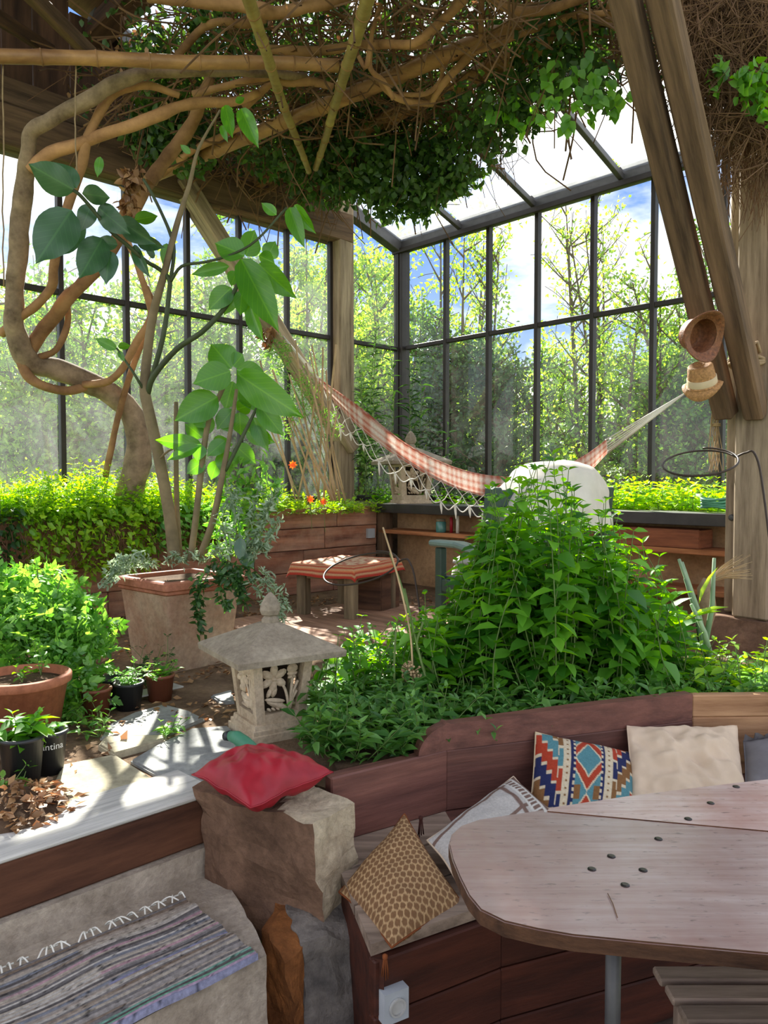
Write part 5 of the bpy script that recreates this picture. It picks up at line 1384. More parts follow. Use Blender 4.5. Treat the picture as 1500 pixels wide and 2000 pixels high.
vine = thing('climbing_vine', 'old climber with a thick twisted trunk spreading over the poles', 'climber', P(240, 1000, 5.5))
pxtube('trunk', [(232, 1040, 5.55, .11), (255, 950, 5.5, .092), (272, 870, 5.45, .084), (258, 808, 5.4, .080), (212, 768, 5.3, .078), (160, 742, 5.2, .074), (108, 722, 5.1, .072), (64, 708, 5.0, .068), (38, 674, 4.92, .066), (28, 630, 4.85, .058),
        (30, 560, 4.78, .056), (36, 470, 4.7, .054), (48, 370, 4.6, .052), (57, 300, 4.5, .046), (60, 262, 4.45, .042), (92, 238, 4.42, .040), (150, 205, 4.4, .040), (215, 168, 4.4, .040), (275, 145, 4.42, .038), (340, 136, 4.45, .034), (410, 140, 4.5, .030), (500, 139, 4.6, .026), (600, 150, 4.7, .022)], M_['trunk'], vine, 14, 5, 0.014)
BR = [
    [(48, 695, 5.0, .05), (88, 640, 4.95, .046), (128, 587, 4.9, .045), (165, 550, 4.9, .044), (205, 505, 4.9, .042), (245, 440, 4.95, .042), (285, 365, 5.0, .044), (330, 305, 5.1, .044), (372, 245, 5.1, .042), (392, 200, 5.0, .038), (412, 150, 4.9, .03)],
    [(2, 652, 4.9, .03), (32, 624, 4.85, .028), (72, 595, 4.8, .028), (102, 557, 4.75, .028), (105, 525, 4.7, .028), (111, 490, 4.65, .027), (122, 440, 4.6, .027), (140, 380, 4.6, .027), (158, 326, 4.55, .028), (168, 280, 4.5, .03), (188, 232, 4.5, .028), (217, 188, 4.5, .026), (248, 172, 4.5, .024), (291, 168, 4.5, .022), (350, 186, 4.55, .018)],
    [(60, 330, 4.52, .035), (80, 311, 4.5, .036), (108, 296, 4.5, .036), (163, 277, 4.5, .035), (233, 254, 4.5, .034), (291, 233, 4.55, .034), (350, 207, 4.6, .032), (400, 200, 4.65, .03), (460, 197, 4.7, .026), (505, 182, 4.75, .022)],
    [(42, 700, 4.95, .035), (52, 733, 4.95, .034), (90, 757, 5.0, .032), (135, 762, 5.1, .032), (175, 752, 5.2, .03)],
    [(165, 750, 5.15, .026), (212, 745, 5.1, .025), (242, 714, 5.05, .024), (266, 668, 5.0, .024), (295, 618, 5.0, .024), (285, 575, 5.0, .022), (266, 510, 5.0, .022), (250, 465, 5.0, .020), (248, 400, 5.0, .02)],
    [(205, 930, 5.4, .022), (230, 820, 5.3, .022), (252, 738, 5.2, .02), (296, 612, 5.1, .018), (285, 560, 5.0, .014)],
    [(72, 697, 5.0, .022), (110, 684, 5.0, .022), (131, 635, 5.0, .022), (133, 590, 5.0, .02)],
    [(290, -10, 4.2, .034), (380, 2, 4.2, .036), (470, 9, 4.2, .036), (510, 22, 4.2, .045), (540, 26, 4.25, .034), (600, 13, 4.25, .032), (680, -6, 4.2, .03)],
    [(345, 110, 4.6, .022), (376, 75, 4.55, .022), (402, 50, 4.5, .022), (440, 43, 4.4, .024), (474, 47, 4.4, .026), (517, 34, 4.35, .03)],
    [(378, 184, 4.8, .022), (467, 160, 4.7, .022), (517, 153, 4.7, .022), (560, 160, 4.7, .024), (617, 160, 4.7, .026), (650, 168, 4.7, .022)],
    [(515, 96, 4.6, .026), (600, 101, 4.6, .028), (660, 95, 4.6, .026), (700, 87, 4.55, .024), (800, 88, 4.5, .026), (838, 88, 4.5, .022)],
    [(296, 356, 5.6, .035), (333, 300, 5.5, .034), (367, 263, 5.4, .034), (384, 213, 5.2, .03), (388, 170, 5.1, .02)],
    [(315, 342, 5.6, .026), (367, 300, 5.5, .026), (430, 268, 5.4, .022), (480, 245, 5.3, .018)],
    [(478, 210, 4.9, .024), (527, 163, 4.8, .022), (567, 140, 4.7, .018)],
    [(745, 86, 4.5, .024), (810, 84, 4.4, .024), (865, 40, 4.3, .026), (910, -6, 4.2, .026)],
    [(842, 205, 4.9, .020), (860, 170, 4.8, .024), (910, 115, 4.7, .026), (960, 70, 4.6, .026), (1030, 28, 4.5, .026), (1110, 0, 4.4, .026)],
    [(740, 150, 4.9, .018), (752, 172, 4.9, .02), (785, 196, 4.9, .021), (842, 203, 4.9, .02)],
    [(780, 186, 4.9, .014), (832, 184, 4.8, .015), (860, 156, 4.8, .014), (866, 125, 4.75, .012)],
    [(940, -6, 4.3, .018), (941, 40, 4.4, .017), (938, 82, 4.5, .016), (915, 105, 4.6, .012)],
    [(955, -8, 4.2, .026), (1010, 24, 4.25, .026), (1075, 16, 4.2, .024), (1150, -8, 4.1, .024)],
    [(925, 104, 4.6, .016), (1000, 75, 4.5, .018), (1100, 38, 4.35, .018), (1185, 25, 4.2, .016)],
    [(702, 110, 4.5, .014), (716, 130, 4.5, .014), (728, 60, 4.4, .014), (748, -6, 4.3, .013)],
    [(720, 90, 4.6, .016), (725, 135, 4.6, .016), (750, 160, 4.65, .016), (770, 195, 4.7, .014)],
]
for rws in BR:
    pxtube('branch', rws, M_['vine'], vine, 8, 4, 0.008)
# fine dry twigs under the climber, then its leaves
def canopy_pt(n):
    t = rng.uniform(0.0, 3.7, n); s_ = rng.uniform(1.15, 3.5, n)
    return t, s_
mb = MB(); random.seed(11)
for k in range(2600):
    t = random.uniform(0.0, 3.7); s_ = random.uniform(1.15, 3.4)
    p = rp(t, s_, zr(2.55) + random.uniform(-.05, .55) * (0.35 + .25 * s_))
    if p.z > roof_z(s_) - .06: p.z = roof_z(s_) - .06
    d = Vector((random.gauss(0, 1), random.gauss(0, 1), random.gauss(-.1, .5))).normalized() * random.uniform(.2, .7)
    a = p + d * .5 + Vector((random.gauss(0, .05), random.gauss(0, .05), random.gauss(-.04, .05)))
    mb.tube(spl([p, a, p + d + Vector((0, 0, random.gauss(-.05, .08)))], 3), random.uniform(.002, .007), 4, cap=False)
o = mb.build('dry_twigs', M_['twig'], vine); o['kind'] = 'stuff'
cl = []; cd = []
def cloud(c, r, n): cl.append(blob_points(n, c, r))
# a broken roof of leaves on top of the poles
nn_ = 9000
t = rng.uniform(-0.0, 3.75, nn_); s_ = rng.uniform(1.2, 3.45, nn_)
den = np.array([mnoise.noise(Vector((a * 1.7, b * 1.7, 4))) + .5 * mnoise.noise(Vector((a * 5, b * 5, 1))) for a, b in zip(t, s_)])
dz_ = np.exp(-(((t - 1.4) / .8) ** 2 + ((s_ - 1.9) / .5) ** 2)); gap_ = np.exp(-(((t - .4) / .5) ** 2 + ((s_ - 2.9) / .4) ** 2))  # leaf density shaped for the light: thick to shade the table, gap admits sun
keep = den > -0.30 - .8 * dz_ + .42 * gap_
t = np.concatenate([t[keep], rng.normal(1.35, .5, 3000).clip(0.1, 3)]); s_ = np.concatenate([s_[keep], rng.normal(1.9, .3, 3000).clip(1.2, 3)])  # extra leaves added here to shade the table
zz_ = np.minimum(EYE + 2.45 + .32 * s_ - .05, EYE + 2.62 + rng.uniform(0, 1, len(t)) ** 1.5 * (.12 + .24 * s_))
pts = np.stack([ROOM_C.x + E1.x * t + E2.x * s_, ROOM_C.y + E1.y * t + E2.y * s_, zz_], axis=1)
cl.append(pts)
# hanging skirts seen against the sky
for (x, y, d, rx, rz, n) in ((330, 130, 5.2, .3, .16, 260), (360, 260, 5.6, .28, .30, 520), (300, 260, 5.7, .22, .22, 360), (420, 60, 4.9, .25, .12, 200), (560, 300, 5.9, .38, .18, 420), (640, 360, 6.3, .36, .16, 420), (720, 320, 5.9, .42, .26, 800),
                             (790, 350, 5.9, .40, .28, 800), (850, 330, 5.7, .30, .26, 500), (905, 300, 5.5, .28, .22, 320), (760, 400, 6.0, .2, .14, 140), (830, 390, 5.9, .16, .18, 110), (880, 350, 5.7, .18, .14, 120), (985, 250, 5.2, .25, .15, 120),
                             (1050, 200, 4.9, .2, .14, 110), (1010, 225, 5.0, .16, .10, 80), (960, 200, 5.0, .3, .16, 220), (1080, 120, 4.7, .28, .13, 200), (1140, 150, 4.5, .18, .14, 110), (1180, 190, 4.4, .12, .09, 45), (1100, 60, 4.5, .3, .12, 260), (1260, 120, 4.4, .10, .3, 80)):
    cloud(P(x, y, d), (rx, rx, rz), int(n * 1.25))
dryp = cl[0][::3] + rng.normal(size=cl[0][::3].shape) * .08
leaf_mesh('dead_leaves', dryp, rnd_dirs(len(dryp), -.5), rnd_dirs(len(dryp), .3), rng.uniform(.03, .06, len(dryp)), rng.uniform(.02, .035, len(dryp)), M_['leaf_dry'], vine)
pp = np.concatenate(cl)
leaf_mesh('foliage', pp, rnd_dirs(len(pp), -0.5), rnd_dirs(len(pp), 0.6), rng.uniform(.045, .075, len(pp)), rng.uniform(.032, .05, len(pp)), M_['leaf_vine'], vine)
# bare hanging stems of the skirts
mb = MB()
for k in range(150):
    x = random.uniform(640, 1010); y = random.uniform(210, 330) - (x - 640) * .15; d = 6.1 - (x - 640) * .002
    p = P(x, y, d); mb.tube(spl([p, p + Vector((random.gauss(0, .03), 0, -.15)), p + Vector((random.gauss(0, .07), random.gauss(0, .05), -random.uniform(.2, .42)))], 3), .0022, 4, cap=False)
o = mb.build('hanging_stems', M_['twig'], vine); o['kind'] = 'stuff'
# bigger single sprigs near the braces
spr = [(1130, 205, 4.25), (1150, 225, 4.25), (1115, 232, 4.3), (1165, 196, 4.2), (1100, 245, 4.3), (1190, 210, 4.2), (1080, 205, 4.4), (1060, 220, 4.4), (1135, 175, 4.3), (1160, 150, 4.2), (1190, 165, 4.2), (1110, 160, 4.35), (1150, 110, 4.3), (1070, 172, 4.4), (1175, 130, 4.2),
       (985, 210, 4.9), (1010, 195, 4.8), (960, 225, 4.9), (1000, 235, 4.9), (1035, 218, 4.7), (1022, 245, 4.8), (1085, 190, 4.4), (1205, 195, 4.2), (1220, 180, 4.2), (1170, 180, 4.2), (1095, 130, 4.4), (1125, 140, 4.3), (1045, 180, 4.6), (1060, 140, 4.5)]
sp = []; sdv = []
for x, y, d in spr:
    for k in range(3):
        sp.append(P(x + random.uniform(-12, 12), y + random.uniform(-14, 14), d)); sdv.append((random.gauss(0, .6), random.gauss(0, .4), -1))
leaf_mesh('sprig_leaves', sp, np.array(sdv), np.array([(random.gauss(0, .5), -1, random.gauss(.3, .4)) for _ in sp]), rng.uniform(.06, .085, len(sp)), .055, M_['leaf_sprig'], vine)

# hanging dry creeper at the top right
dc = thing('dry_creeper', 'mass of dead brown creeper hanging over the beam at the top right', 'creeper', P(1420, 330, 4.0))
beam('carrier_beam', P(1330, 20, 4.5), P(1560, 200, 4.2), 0.12, 0.12, M_['darkplank'], dc, (0, 0, 1), 0.01)
mb = MB(); random.seed(31)
for k in range(3600):
    x = random.uniform(1330, 1560); lim = 60 + max(0, (x - 1330)) * 2.4
    y = random.uniform(-60, min(lim, 250)); d = random.uniform(3.7, 4.3)
    p = P(x, y, d); L_ = random.uniform(.12, .35)
    mb.tube(spl([p, p + Vector((random.gauss(0, .09), random.gauss(0, .06), random.gauss(-.05, .12))), p + Vector((random.gauss(0, .1), random.gauss(0, .06), -L_ * random.uniform(-.2, 1)))], 3), random.uniform(.0012, .0028), 4, cap=False)
for k in range(220):
    x = random.uniform(1385, 1540); y = random.uniform(180, 300); d = random.uniform(3.95, 4.25)
    p = P(x, y, d); mb.tube(spl([p, p + Vector((random.gauss(0, .03), -.02, -.15)), p + Vector((random.gauss(0, .06), -.02, -random.uniform(.2, .5)))], 3), .0018, 4, cap=False)
o = mb.build('dead_stems', M_['twig'], dc); o['kind'] = 'stuff'
pp = np.concatenate([blob_points(1800, P(1450, 0, 4.2), (.42, .35, .30)), blob_points(1100, P(1500, 130, 4.1), (.22, .25, .26))])
leaf_mesh('dead_leaves', pp, rnd_dirs(len(pp), -.8), rnd_dirs(len(pp)), rng.uniform(.03, .07, len(pp)), .03, M_['leaf_dry'], dc)
pp = np.concatenate([blob_points(90, P(1478, 160, 3.62), (.10, .06, .10)), blob_points(26, P(1400, 150, 3.7), (.05, .05, .08)), blob_points(18, P(1490, 215, 3.6), (.04, .04, .08))])
leaf_mesh('green_leaves', pp, rnd_dirs(len(pp), -.6), rnd_dirs(len(pp), .3), .055, .04, M_['leaf_sprig'], dc)
# strings tied to the bamboo
for x, y0, y1, lab in ((148, 122, 345, 'thin brown string hanging from the level bamboo pole'), (6, 118, 560, 'thin brown string hanging at the far left edge')):
    mb = MB(); d = 4.05 + x * .0008
    mb.tube([P(x + random.uniform(-2, 2), y0 + (y1 - y0) * k / 12, d) for k in range(13)], 0.004, 5)
    tag(mb.build('string', M_['rope'], None, True), lab, 'string')

# ------------------------------------------------------------------ the large-leaved plant in the square planter
bigp = thing('large_leaved_plant', 'tall shrub with large oval leaves growing in the square terracotta planter', 'shrub', (pc.x, pc.y, G + .44))
SM = [
    ('trunk', 'stembrown', [(342, 1100, 4.05, .034), (330, 1000, 4.05, .031), (308, 880, 4.05, .03), (290, 800, 4.05, .029), (283, 760, 4.05, .028), (288, 690, 4.05, .024), (300, 610, 4.05, .022), (322, 530, 4.0, .018), (345, 440, 4.0, .015), (370, 360, 4.0, .011), (388, 290, 4.0, .008), (430, 215, 4.0, .005)]),
    ('branch', 'stemdark', [(288, 770, 4.05, .016), (300, 735, 4.0, .015), (345, 682, 3.95, .014), (395, 648, 3.9, .013), (440, 600, 3.9, .012), (462, 560, 3.9, .010), (470, 535, 3.9, .008)]),
    ('branch', 'stemdark', [(290, 760, 4.05, .014), (318, 660, 4.0, .013), (330, 575, 4.0, .012), (330, 545, 4.0, .012), (310, 525, 4.0, .011), (285, 510, 3.95, .010), (250, 480, 3.9, .010), (215, 450, 3.85, .010), (180, 408, 3.8, .009), (155, 380, 3.75, .009), (140, 370, 3.75, .008)]),
    ('branch', 'stemdark', [(333, 550, 4.0, .010), (340, 490, 4.0, .009), (332, 455, 4.0, .009), (315, 415, 4.0, .008), (295, 375, 4.0, .008), (280, 350, 4.0, .008)]),
    ('branch', 'stemdark', [(332, 552, 4.0, .008), (355, 520, 3.95, .008), (400, 512, 3.9, .007), (450, 498, 3.9, .006), (500, 470, 3.9, .006), (560, 405, 3.95, .005)]),
    ('branch', 'stembrown', [(372, 1095, 4.0, .018), (384, 1000, 4.0, .017), (395, 900, 4.0, .016), (408, 820, 4.0, .014), (430, 770, 4.0, .012), (450, 730, 4.0, .008)]),
    ('branch', 'stembrown', [(388, 1095, 4.0, .02), (415, 1020, 3.95, .018), (432, 940, 3.95, .016), (447, 860, 3.95, .012), (458, 790, 3.95, .010), (462, 760, 3.95, .008)]),
    ('branch', 'stembrown', [(352, 1090, 4.1, .014), (346, 1000, 4.1, .014), (344, 900, 4.1, .013), (344, 785, 4.1, .012)]),
    ('branch', 'stemdark', [(440, 920, 3.95, .01), (470, 860, 3.95, .01), (495, 810, 3.95, .008), (505, 790, 3.95, .006)]),
    ('branch', 'stemdark', [(285, 770, 4.05, .008), (265, 735, 4.0, .007), (245, 705, 4.0, .006), (228, 680, 4.0, .005)]),
    ('branch', 'stembrown', [(303, 905, 4.05, .006), (330, 880, 4.0, .006), (365, 868, 4.0, .005), (385, 860, 4.0, .004)]),
]
for nm, mt, rws in SM: pxtube(nm, rws, M_[mt], bigp, 10, 4)
BIGM = {}
def big_leaf_mesh(k):
    """a cupped oval leaf, unit length along x, with its midrib"""
    rows_, V, F = 11, [], []
    curl = (0.10, 0.22, 0.35, 0.16)[k]; fold = (0.12, 0.2, 0.10, 0.26)[k]; sh_ = (0.40, 0.45, 0.36, 0.42)[k]
    for i in range(rows_):
        u = i / (rows_ - 1)
        w_ = (max(0.0, (u ** .72) * ((1 - u) ** 1.0)) / 0.325) * 0.5 * (1.0 if u < .86 else .78)
        if i == 0: w_ = 0.0
        if i == rows_ - 1: w_ = 0.0
        for j in range(-3, 4):
            v = j / 3
            V.append((u + .02 * (1 - abs(v)), v * w_, -curl * u * u + fold * abs(v) * w_ + 0.018 * math.sin(u * 15) * abs(v)))
    for i in range(rows_ - 1):
        for j in range(6):
            a = i * 7 + j; F.append((a, a + 7, a + 8, a + 1))
    return mesh_np('leaf', V, F, True)
for k in range(4): BIGM[k] = big_leaf_mesh(k)
bigmats = {}
def big_leaf(base, tip, dbase, dtip, wpx, mat='leaf_big', face=0.0, var=0, parent=None):
    """leaf from base pixel to tip pixel at those distances; wpx is its width in pixels, face turns it about its length"""
    a = P(*base, dbase); b = P(*tip, dtip); L_ = (b - a).length; wd_ = wpx * (dbase + dtip) / 2 / FPX
    x = (b - a).normalized(); view = (Vector((0, 0, EYE)) - a).normalized()
    z = (view - x * view.dot(x)).normalized()
    z = Matrix.Rotation(face, 3, x) @ z
    if z.z < -0.2: z = -z
    key = (var, mat)
    if key not in bigmats:
        me = BIGM[var].copy(); me.materials.append(M_[mat]); bigmats[key] = me
    o = bpy.data.objects.new('leaf', bigmats[key])
    Mx = Matrix.Translation(a) @ frame(x, z) @ Matrix.Diagonal((L_, wd_, L_ * .8, 1))
    return link(o, parent or bigp, Mx)
LV = [  # base, tip, depths, width, material, turn, shape
    ((147, 372), (52, 320), 3.75, 3.55, 62, 'leaf_bigshade', .2, 0), ((150, 368), (105, 310), 3.78, 3.75, 46, 'leaf_bigshade', .5, 1), ((140, 410), (72, 510), 3.75, 3.6, 84, 'leaf_bigshade', .1, 0), ((165, 425), (110, 500), 3.85, 3.8, 52, 'leaf_bigshade', -.3, 1),
    ((160, 378), (218, 385), 3.8, 3.75, 40, 'leaf_bigshade', .3, 0), ((178, 400), (160, 445), 3.85, 3.8, 38, 'leaf_bigshade', 0, 2), ((192, 405), (248, 455), 3.85, 3.7, 48, 'leaf_bigshade', .3, 0), ((235, 430), (292, 475), 3.9, 3.8, 46, 'leaf_bigshade', .4, 1),
    ((200, 465), (157, 540), 3.9, 3.75, 62, 'leaf_bigshade', 0, 0), ((215, 490), (206, 552), 3.9, 3.85, 42, 'leaf_bigshade', .2, 3), ((230, 478), (185, 470), 3.95, 3.9, 30, 'leaf_bigshade', .3, 1), ((262, 430), (310, 420), 4.0, 3.95, 28, 'leaf_big', .3, 0),
    ((268, 470), (316, 482), 3.95, 3.9, 30, 'leaf_bigshade', 0, 1), ((285, 490), (312, 498), 3.95, 3.9, 22, 'leaf_bigshade', .3, 2), ((262, 478), (288, 540), 3.95, 3.9, 26, 'leaf_bigshade', .5, 3), ((196, 306), (190, 345), 4.0, 3.98, 18, 'leaf_big', .1, 0), ((326, 475), (320, 518), 4.0, 3.97, 22, 'leaf_big', .2, 2),
    ((440, 205), (452, 265), 4.0, 3.9, 28, 'leaf_big', .2, 0), ((470, 212), (500, 278), 4.0, 3.9, 36, 'leaf_big', 0, 1), ((432, 245), (440, 270), 4.0, 3.95, 14, 'leaf_big', .2, 2), ((460, 200), (478, 190), 4.0, 3.98, 14, 'leaf_big', .2, 0), ((372, 300), (352, 282), 4.0, 3.98, 14, 'leaf_big', .2, 0),
    ((565, 405), (590, 475), 3.95, 3.85, 34, 'leaf_big', .1, 1), ((575, 400), (612, 455), 3.95, 3.9, 30, 'leaf_big', .4, 3), ((540, 420), (510, 395), 3.95, 3.95, 22, 'leaf_big', .2, 0),
    ((470, 505), (540, 640), 3.9, 3.65, 66, 'leaf_big', .0, 0), ((478, 500), (418, 470), 3.9, 3.9, 52, 'leaf_big', .3, 1), ((480, 500), (500, 448), 3.95, 4.0, 48, 'leaf_big', .4, 0), ((505, 515), (572, 580), 3.95, 3.85, 50, 'leaf_big', .2, 3), ((520, 505), (540, 470), 4.0, 4.0, 36, 'leaf_big', .1, 2),
    ((448, 520), (372, 535), 3.95, 3.95, 28, 'leaf_big', .3, 0), ((452, 562), (408, 602), 3.9, 3.85, 44, 'leaf_big', .2, 1), ((460, 568), (438, 612), 3.9, 3.88, 32, 'leaf_big', .1, 2), ((472, 568), (470, 615), 3.9, 3.85, 32, 'leaf_big', -.2, 0), ((488, 590), (508, 665), 3.9, 3.8, 34, 'leaf_big', .6, 3), ((462, 530), (452, 555), 3.95, 3.9, 30, 'leaf_big', .1, 1),
    ((450, 725), (380, 748), 3.95, 3.8, 62, 'leaf_big', .1, 0), ((452, 720), (412, 668), 4.0, 4.0, 62, 'leaf_big', .2, 1), ((464, 730), (582, 812), 3.95, 3.6, 70, 'leaf_big', .2, 0), ((462, 722), (520, 735), 4.0, 3.95, 46, 'leaf_big', -.2, 3), ((455, 715), (480, 690), 4.0, 4.05, 40, 'leaf_big', .3, 2),
    ((425, 775), (345, 818), 3.98, 3.85, 66, 'leaf_big', .1, 1), ((395, 870), (302, 858), 3.98, 3.9, 36, 'leaf_big', .2, 0), ((395, 855), (362, 825), 4.02, 4.0, 34, 'leaf_big', .2, 2), ((392, 868), (385, 900), 3.98, 3.95, 30, 'leaf_big', 0, 3), ((400, 850), (405, 800), 4.05, 4.05, 36, 'leaf_big', .2, 0), ((388, 872), (325, 895), 3.95, 3.9, 28, 'leaf_big', .4, 1),
    ((455, 800), (425, 835), 4.0, 3.95, 40, 'leaf_big', .1, 2), ((462, 800), (492, 790), 4.05, 4.0, 34, 'leaf_big', .3, 0), ((468, 805), (470, 850), 4.05, 4.05, 40, 'leaf_big', .0, 1), ((505, 790), (552, 850), 3.95, 3.9, 44, 'leaf_big', .1, 0), ((500, 795), (540, 800), 4.0, 3.95, 30, 'leaf_big', .3, 3), ((495, 815), (520, 880), 4.0, 3.95, 34, 'leaf_big', .3, 1),
    ((440, 860), (405, 890), 4.0, 3.95, 34, 'leaf_big', .2, 0), ((438, 880), (445, 925), 4.05, 4.0, 44, 'leaf_big', .1, 2), ((460, 870), (498, 905), 4.05, 4.0, 40, 'leaf_big', .2, 0), ((425, 900), (412, 935), 4.05, 4.0, 30, 'leaf_big', .2, 1), ((228, 682), (186, 660), 4.0, 3.95, 22, 'leaf_big', .2, 0), ((230, 678), (258, 672), 4.0, 3.98, 16, 'leaf_big', .2, 2), ((232, 685), (242, 705), 4.0, 3.98, 12, 'leaf_big', .2, 1),
    ((408, 830), (372, 800), 4.0, 3.95, 40, 'leaf_big', .2, 1), ((432, 800), (452, 845), 4.02, 3.98, 42, 'leaf_big', .1, 0), ((480, 840), (535, 865), 4.02, 3.96, 40, 'leaf_big', .2, 0), ((415, 865), (448, 870), 4.05, 4.0, 36, 'leaf_big', .2, 2), ((398, 900), (365, 925), 4.0, 3.95, 34, 'leaf_big', .1, 0),
    ((470, 760), (515, 800), 4.05, 4.0, 44, 'leaf_big', -.2, 1), ((455, 745), (440, 800), 4.08, 4.05, 46, 'leaf_big', .1, 3), ((495, 540), (488, 590), 3.95, 3.92, 36, 'leaf_big', .1, 0), ((505, 500), (545, 515), 4.0, 3.95, 34, 'leaf_big', .2, 2), ((478, 545), (530, 600), 3.92, 3.86, 40, 'leaf_big', .3, 1),
    ((470, 1075), (495, 1110), 3.9, 3.85, 30, 'leaf_bigshade', .1, 0), ((440, 1170), (448, 1195), 3.75, 3.72, 22, 'leaf_bigshade', .1, 2), ((470, 1050), (468, 1095), 3.85, 3.8, 26, 'leaf_bigshade', .3, 1),
]
for b_, t_, d0, d1, w_, mt, fc_, vr in LV: big_leaf(b_, t_, d0, d1, w_, mt, fc_, vr)
# withered bundle of dead leaves at the top of one branch
dl = blob_points(60, P(262, 345, 4.05), (.055, .05, .05)); dl2 = blob_points(60, P(250, 390, 4.05), (.035, .03, .10)); pp = np.concatenate([dl, dl2])
leaf_mesh('withered_leaves', pp, rnd_dirs(len(pp), -1), rnd_dirs(len(pp)), .06, .035, M_['leaf_dry'], bigp)

# ------------------------------------------------------------------ herbs
class Herb:
    def __init__(self): self.mb = MB(); self.p = []; self.d = []; self.n = []; self.l = []
    def stem(self, base, top, gap, leaf, r=0.0025, bend=0.06, start=0.2, up=0.35, sides=4):
        base = Vector(base); top = Vector(top); H = (top - base).length
        mid = (base + top) / 2 + Vector((random.gauss(0, bend), random.gauss(0, bend), 0)) * H
        pts = spl([base, mid, top], 4)
        self.mb.tube(pts, [r * (1.2 - .7 * k / (len(pts) - 1)) for k in range(len(pts))], sides, cap=False)
        k = max(2, int(H * (1 - start) / gap)); a0 = random.uniform(0, PI)
        for i in range(k + 1):
            u = start + (1 - start) * i / k
            f = u * (len(pts) - 1); j = min(int(f), len(pts) - 2); p = Vector(pts[j]).lerp(Vector(pts[j + 1]), f - j)
            ang = a0 + i * PI / 2 + random.gauss(0, .25)
            sc = (0.75 + .5 * math.sin(PI * min(1, u * 1.05))) * random.uniform(.75, 1.2) * (0.7 if u > .93 else 1)
            for s in (0, PI):
                dv = Vector((math.cos(ang + s), math.sin(ang + s), up + random.gauss(0, .3) + (0.6 if u > .93 else 0)))
                self.p.append(tuple(p)); self.d.append(tuple(dv)); self.n.append((random.gauss(0, .25), random.gauss(0, .25), 1)); self.l.append(leaf * sc)
    def build(self, root, lmat, smat='stem', ratio=.5, shape='oval', stems='stems', kind='stuff'):
        if self.mb.v:
            o = self.mb.build(stems, M_[smat], root, True); o['kind'] = 'stuff'
        L_ = np.array(self.l); return leaf_mesh('foliage', self.p, np.array(self.d), np.array(self.n), L_, L_ * ratio, M_[lmat], root, shape)
def prof_y(x):
    return float(np.interp(x, [640, 700, 760, 800, 835, 870, 900, 930, 960, 990, 1030, 1080, 1120, 1155, 1190, 1215, 1250, 1300, 1335, 1370, 1420, 1500, 1600],
                           [1262, 1230, 1222, 1200, 1175, 1135, 1065, 1005, 950, 925, 900, 900, 925, 955, 990, 1010, 1050, 1105, 1180, 1250, 1255, 1265, 1270]))
random.seed(41)
bedz = G + 0.045
clumps = [(640, 740, 'low leafy herb at the left edge of the bed behind the bench', 26, 0), (740, 830, 'leafy herb beside the wire ring stake in the bed behind the bench', 26, 0), (830, 905, 'pale green herb clump below the green chair arm', 28, 1), (905, 985, 'tall leafy herb clump in front of the white throw', 34, 1), (985, 1080, 'tallest leafy herb in the middle of the bed', 40, 1),
          (1080, 1175, 'tall herb clump under the right end of the white throw', 38, 1), (1175, 1260, 'leafy herb clump in front of the wooden box', 34, 1), (1260, 1345, 'herb clump falling away toward the straw broom', 28, 1), (1345, 1440, 'low bright herb before the right footing stone', 22, 0), (1440, 1560, 'low bright herb at the right end of the bench back', 22, 0)]
for x0, x1, lab, ns, tall in clumps:
    xm = (x0 + x1) / 2; hb = Herb()
    root = thing('herb_clump', lab, 'herb', PZ(xm, 940 + 1500 * (EYE - bedz) / 3.3, bedz), 0, 'herbs in the bed behind the bench')
    for k in range(int(ns * (1.25 if tall else 1.8))):
        x = random.uniform(x0, x1); d = random.uniform(2.98, 3.62)
        ytop = prof_y(x) + (random.random() ** 1.1) * (230 if tall else 70) + random.gauss(0, 14)
        tp = P(x, ytop, d); bs = Vector((tp.x + random.gauss(0, .07), d + random.gauss(0, .05), bedz))
        if tp.z < bs.z + .06: tp.z = bs.z + random.uniform(.06, .14)
        hb.stem(bs, tp, 0.058, 0.086 if tall else 0.066, 0.003, 0.09, 0.10, random.uniform(-.35, .4))
    hb.build(root, 'leaf_herb' if tall or x0 < 1300 else 'leaf_lime', 'stem', .58)
# low cover of narrow leaves
hb = Herb(); random.seed(43)
def in_poly(x, y, poly):
    c = False; j = len(poly) - 1
    for i in range(len(poly)):
        if (poly[i][1] > y) != (poly[j][1] > y) and x < (poly[j][0] - poly[i][0]) * (y - poly[i][1]) / (poly[j][1] - poly[i][1]) + poly[i][0]: c = not c
        j = i
    return c
lowpoly = [(-0.30, 2.62), (-0.15, 2.42), (0.2, 2.60), (1.15, 2.93), (2.3, 2.98), (2.4, 3.3), (1.2, 3.3), (0.2, 3.25), (-0.15, 3.2), (-0.26, 2.9)]
cnt = 0
while cnt < 640:
    x = random.uniform(-.35, 2.4); y = random.uniform(2.4, 3.3)
    if not in_poly(x, y, lowpoly): continue
    cnt += 1
    h = random.uniform(.05, .16) if x > .25 else random.uniform(.05, .19)
    hb.stem((x, y, bedz), (x + random.gauss(0, .05), y + random.gauss(-.03, .05), bedz + h), .032, .062, .002, .1, .1, .25)
root = thing('ground_cover', 'low green ground cover of narrow leaves along the bench back', 'ground cover', (0.4, 2.8, bedz), kind='stuff')
hb.build(root, 'leaf_low', 'stem', .40)

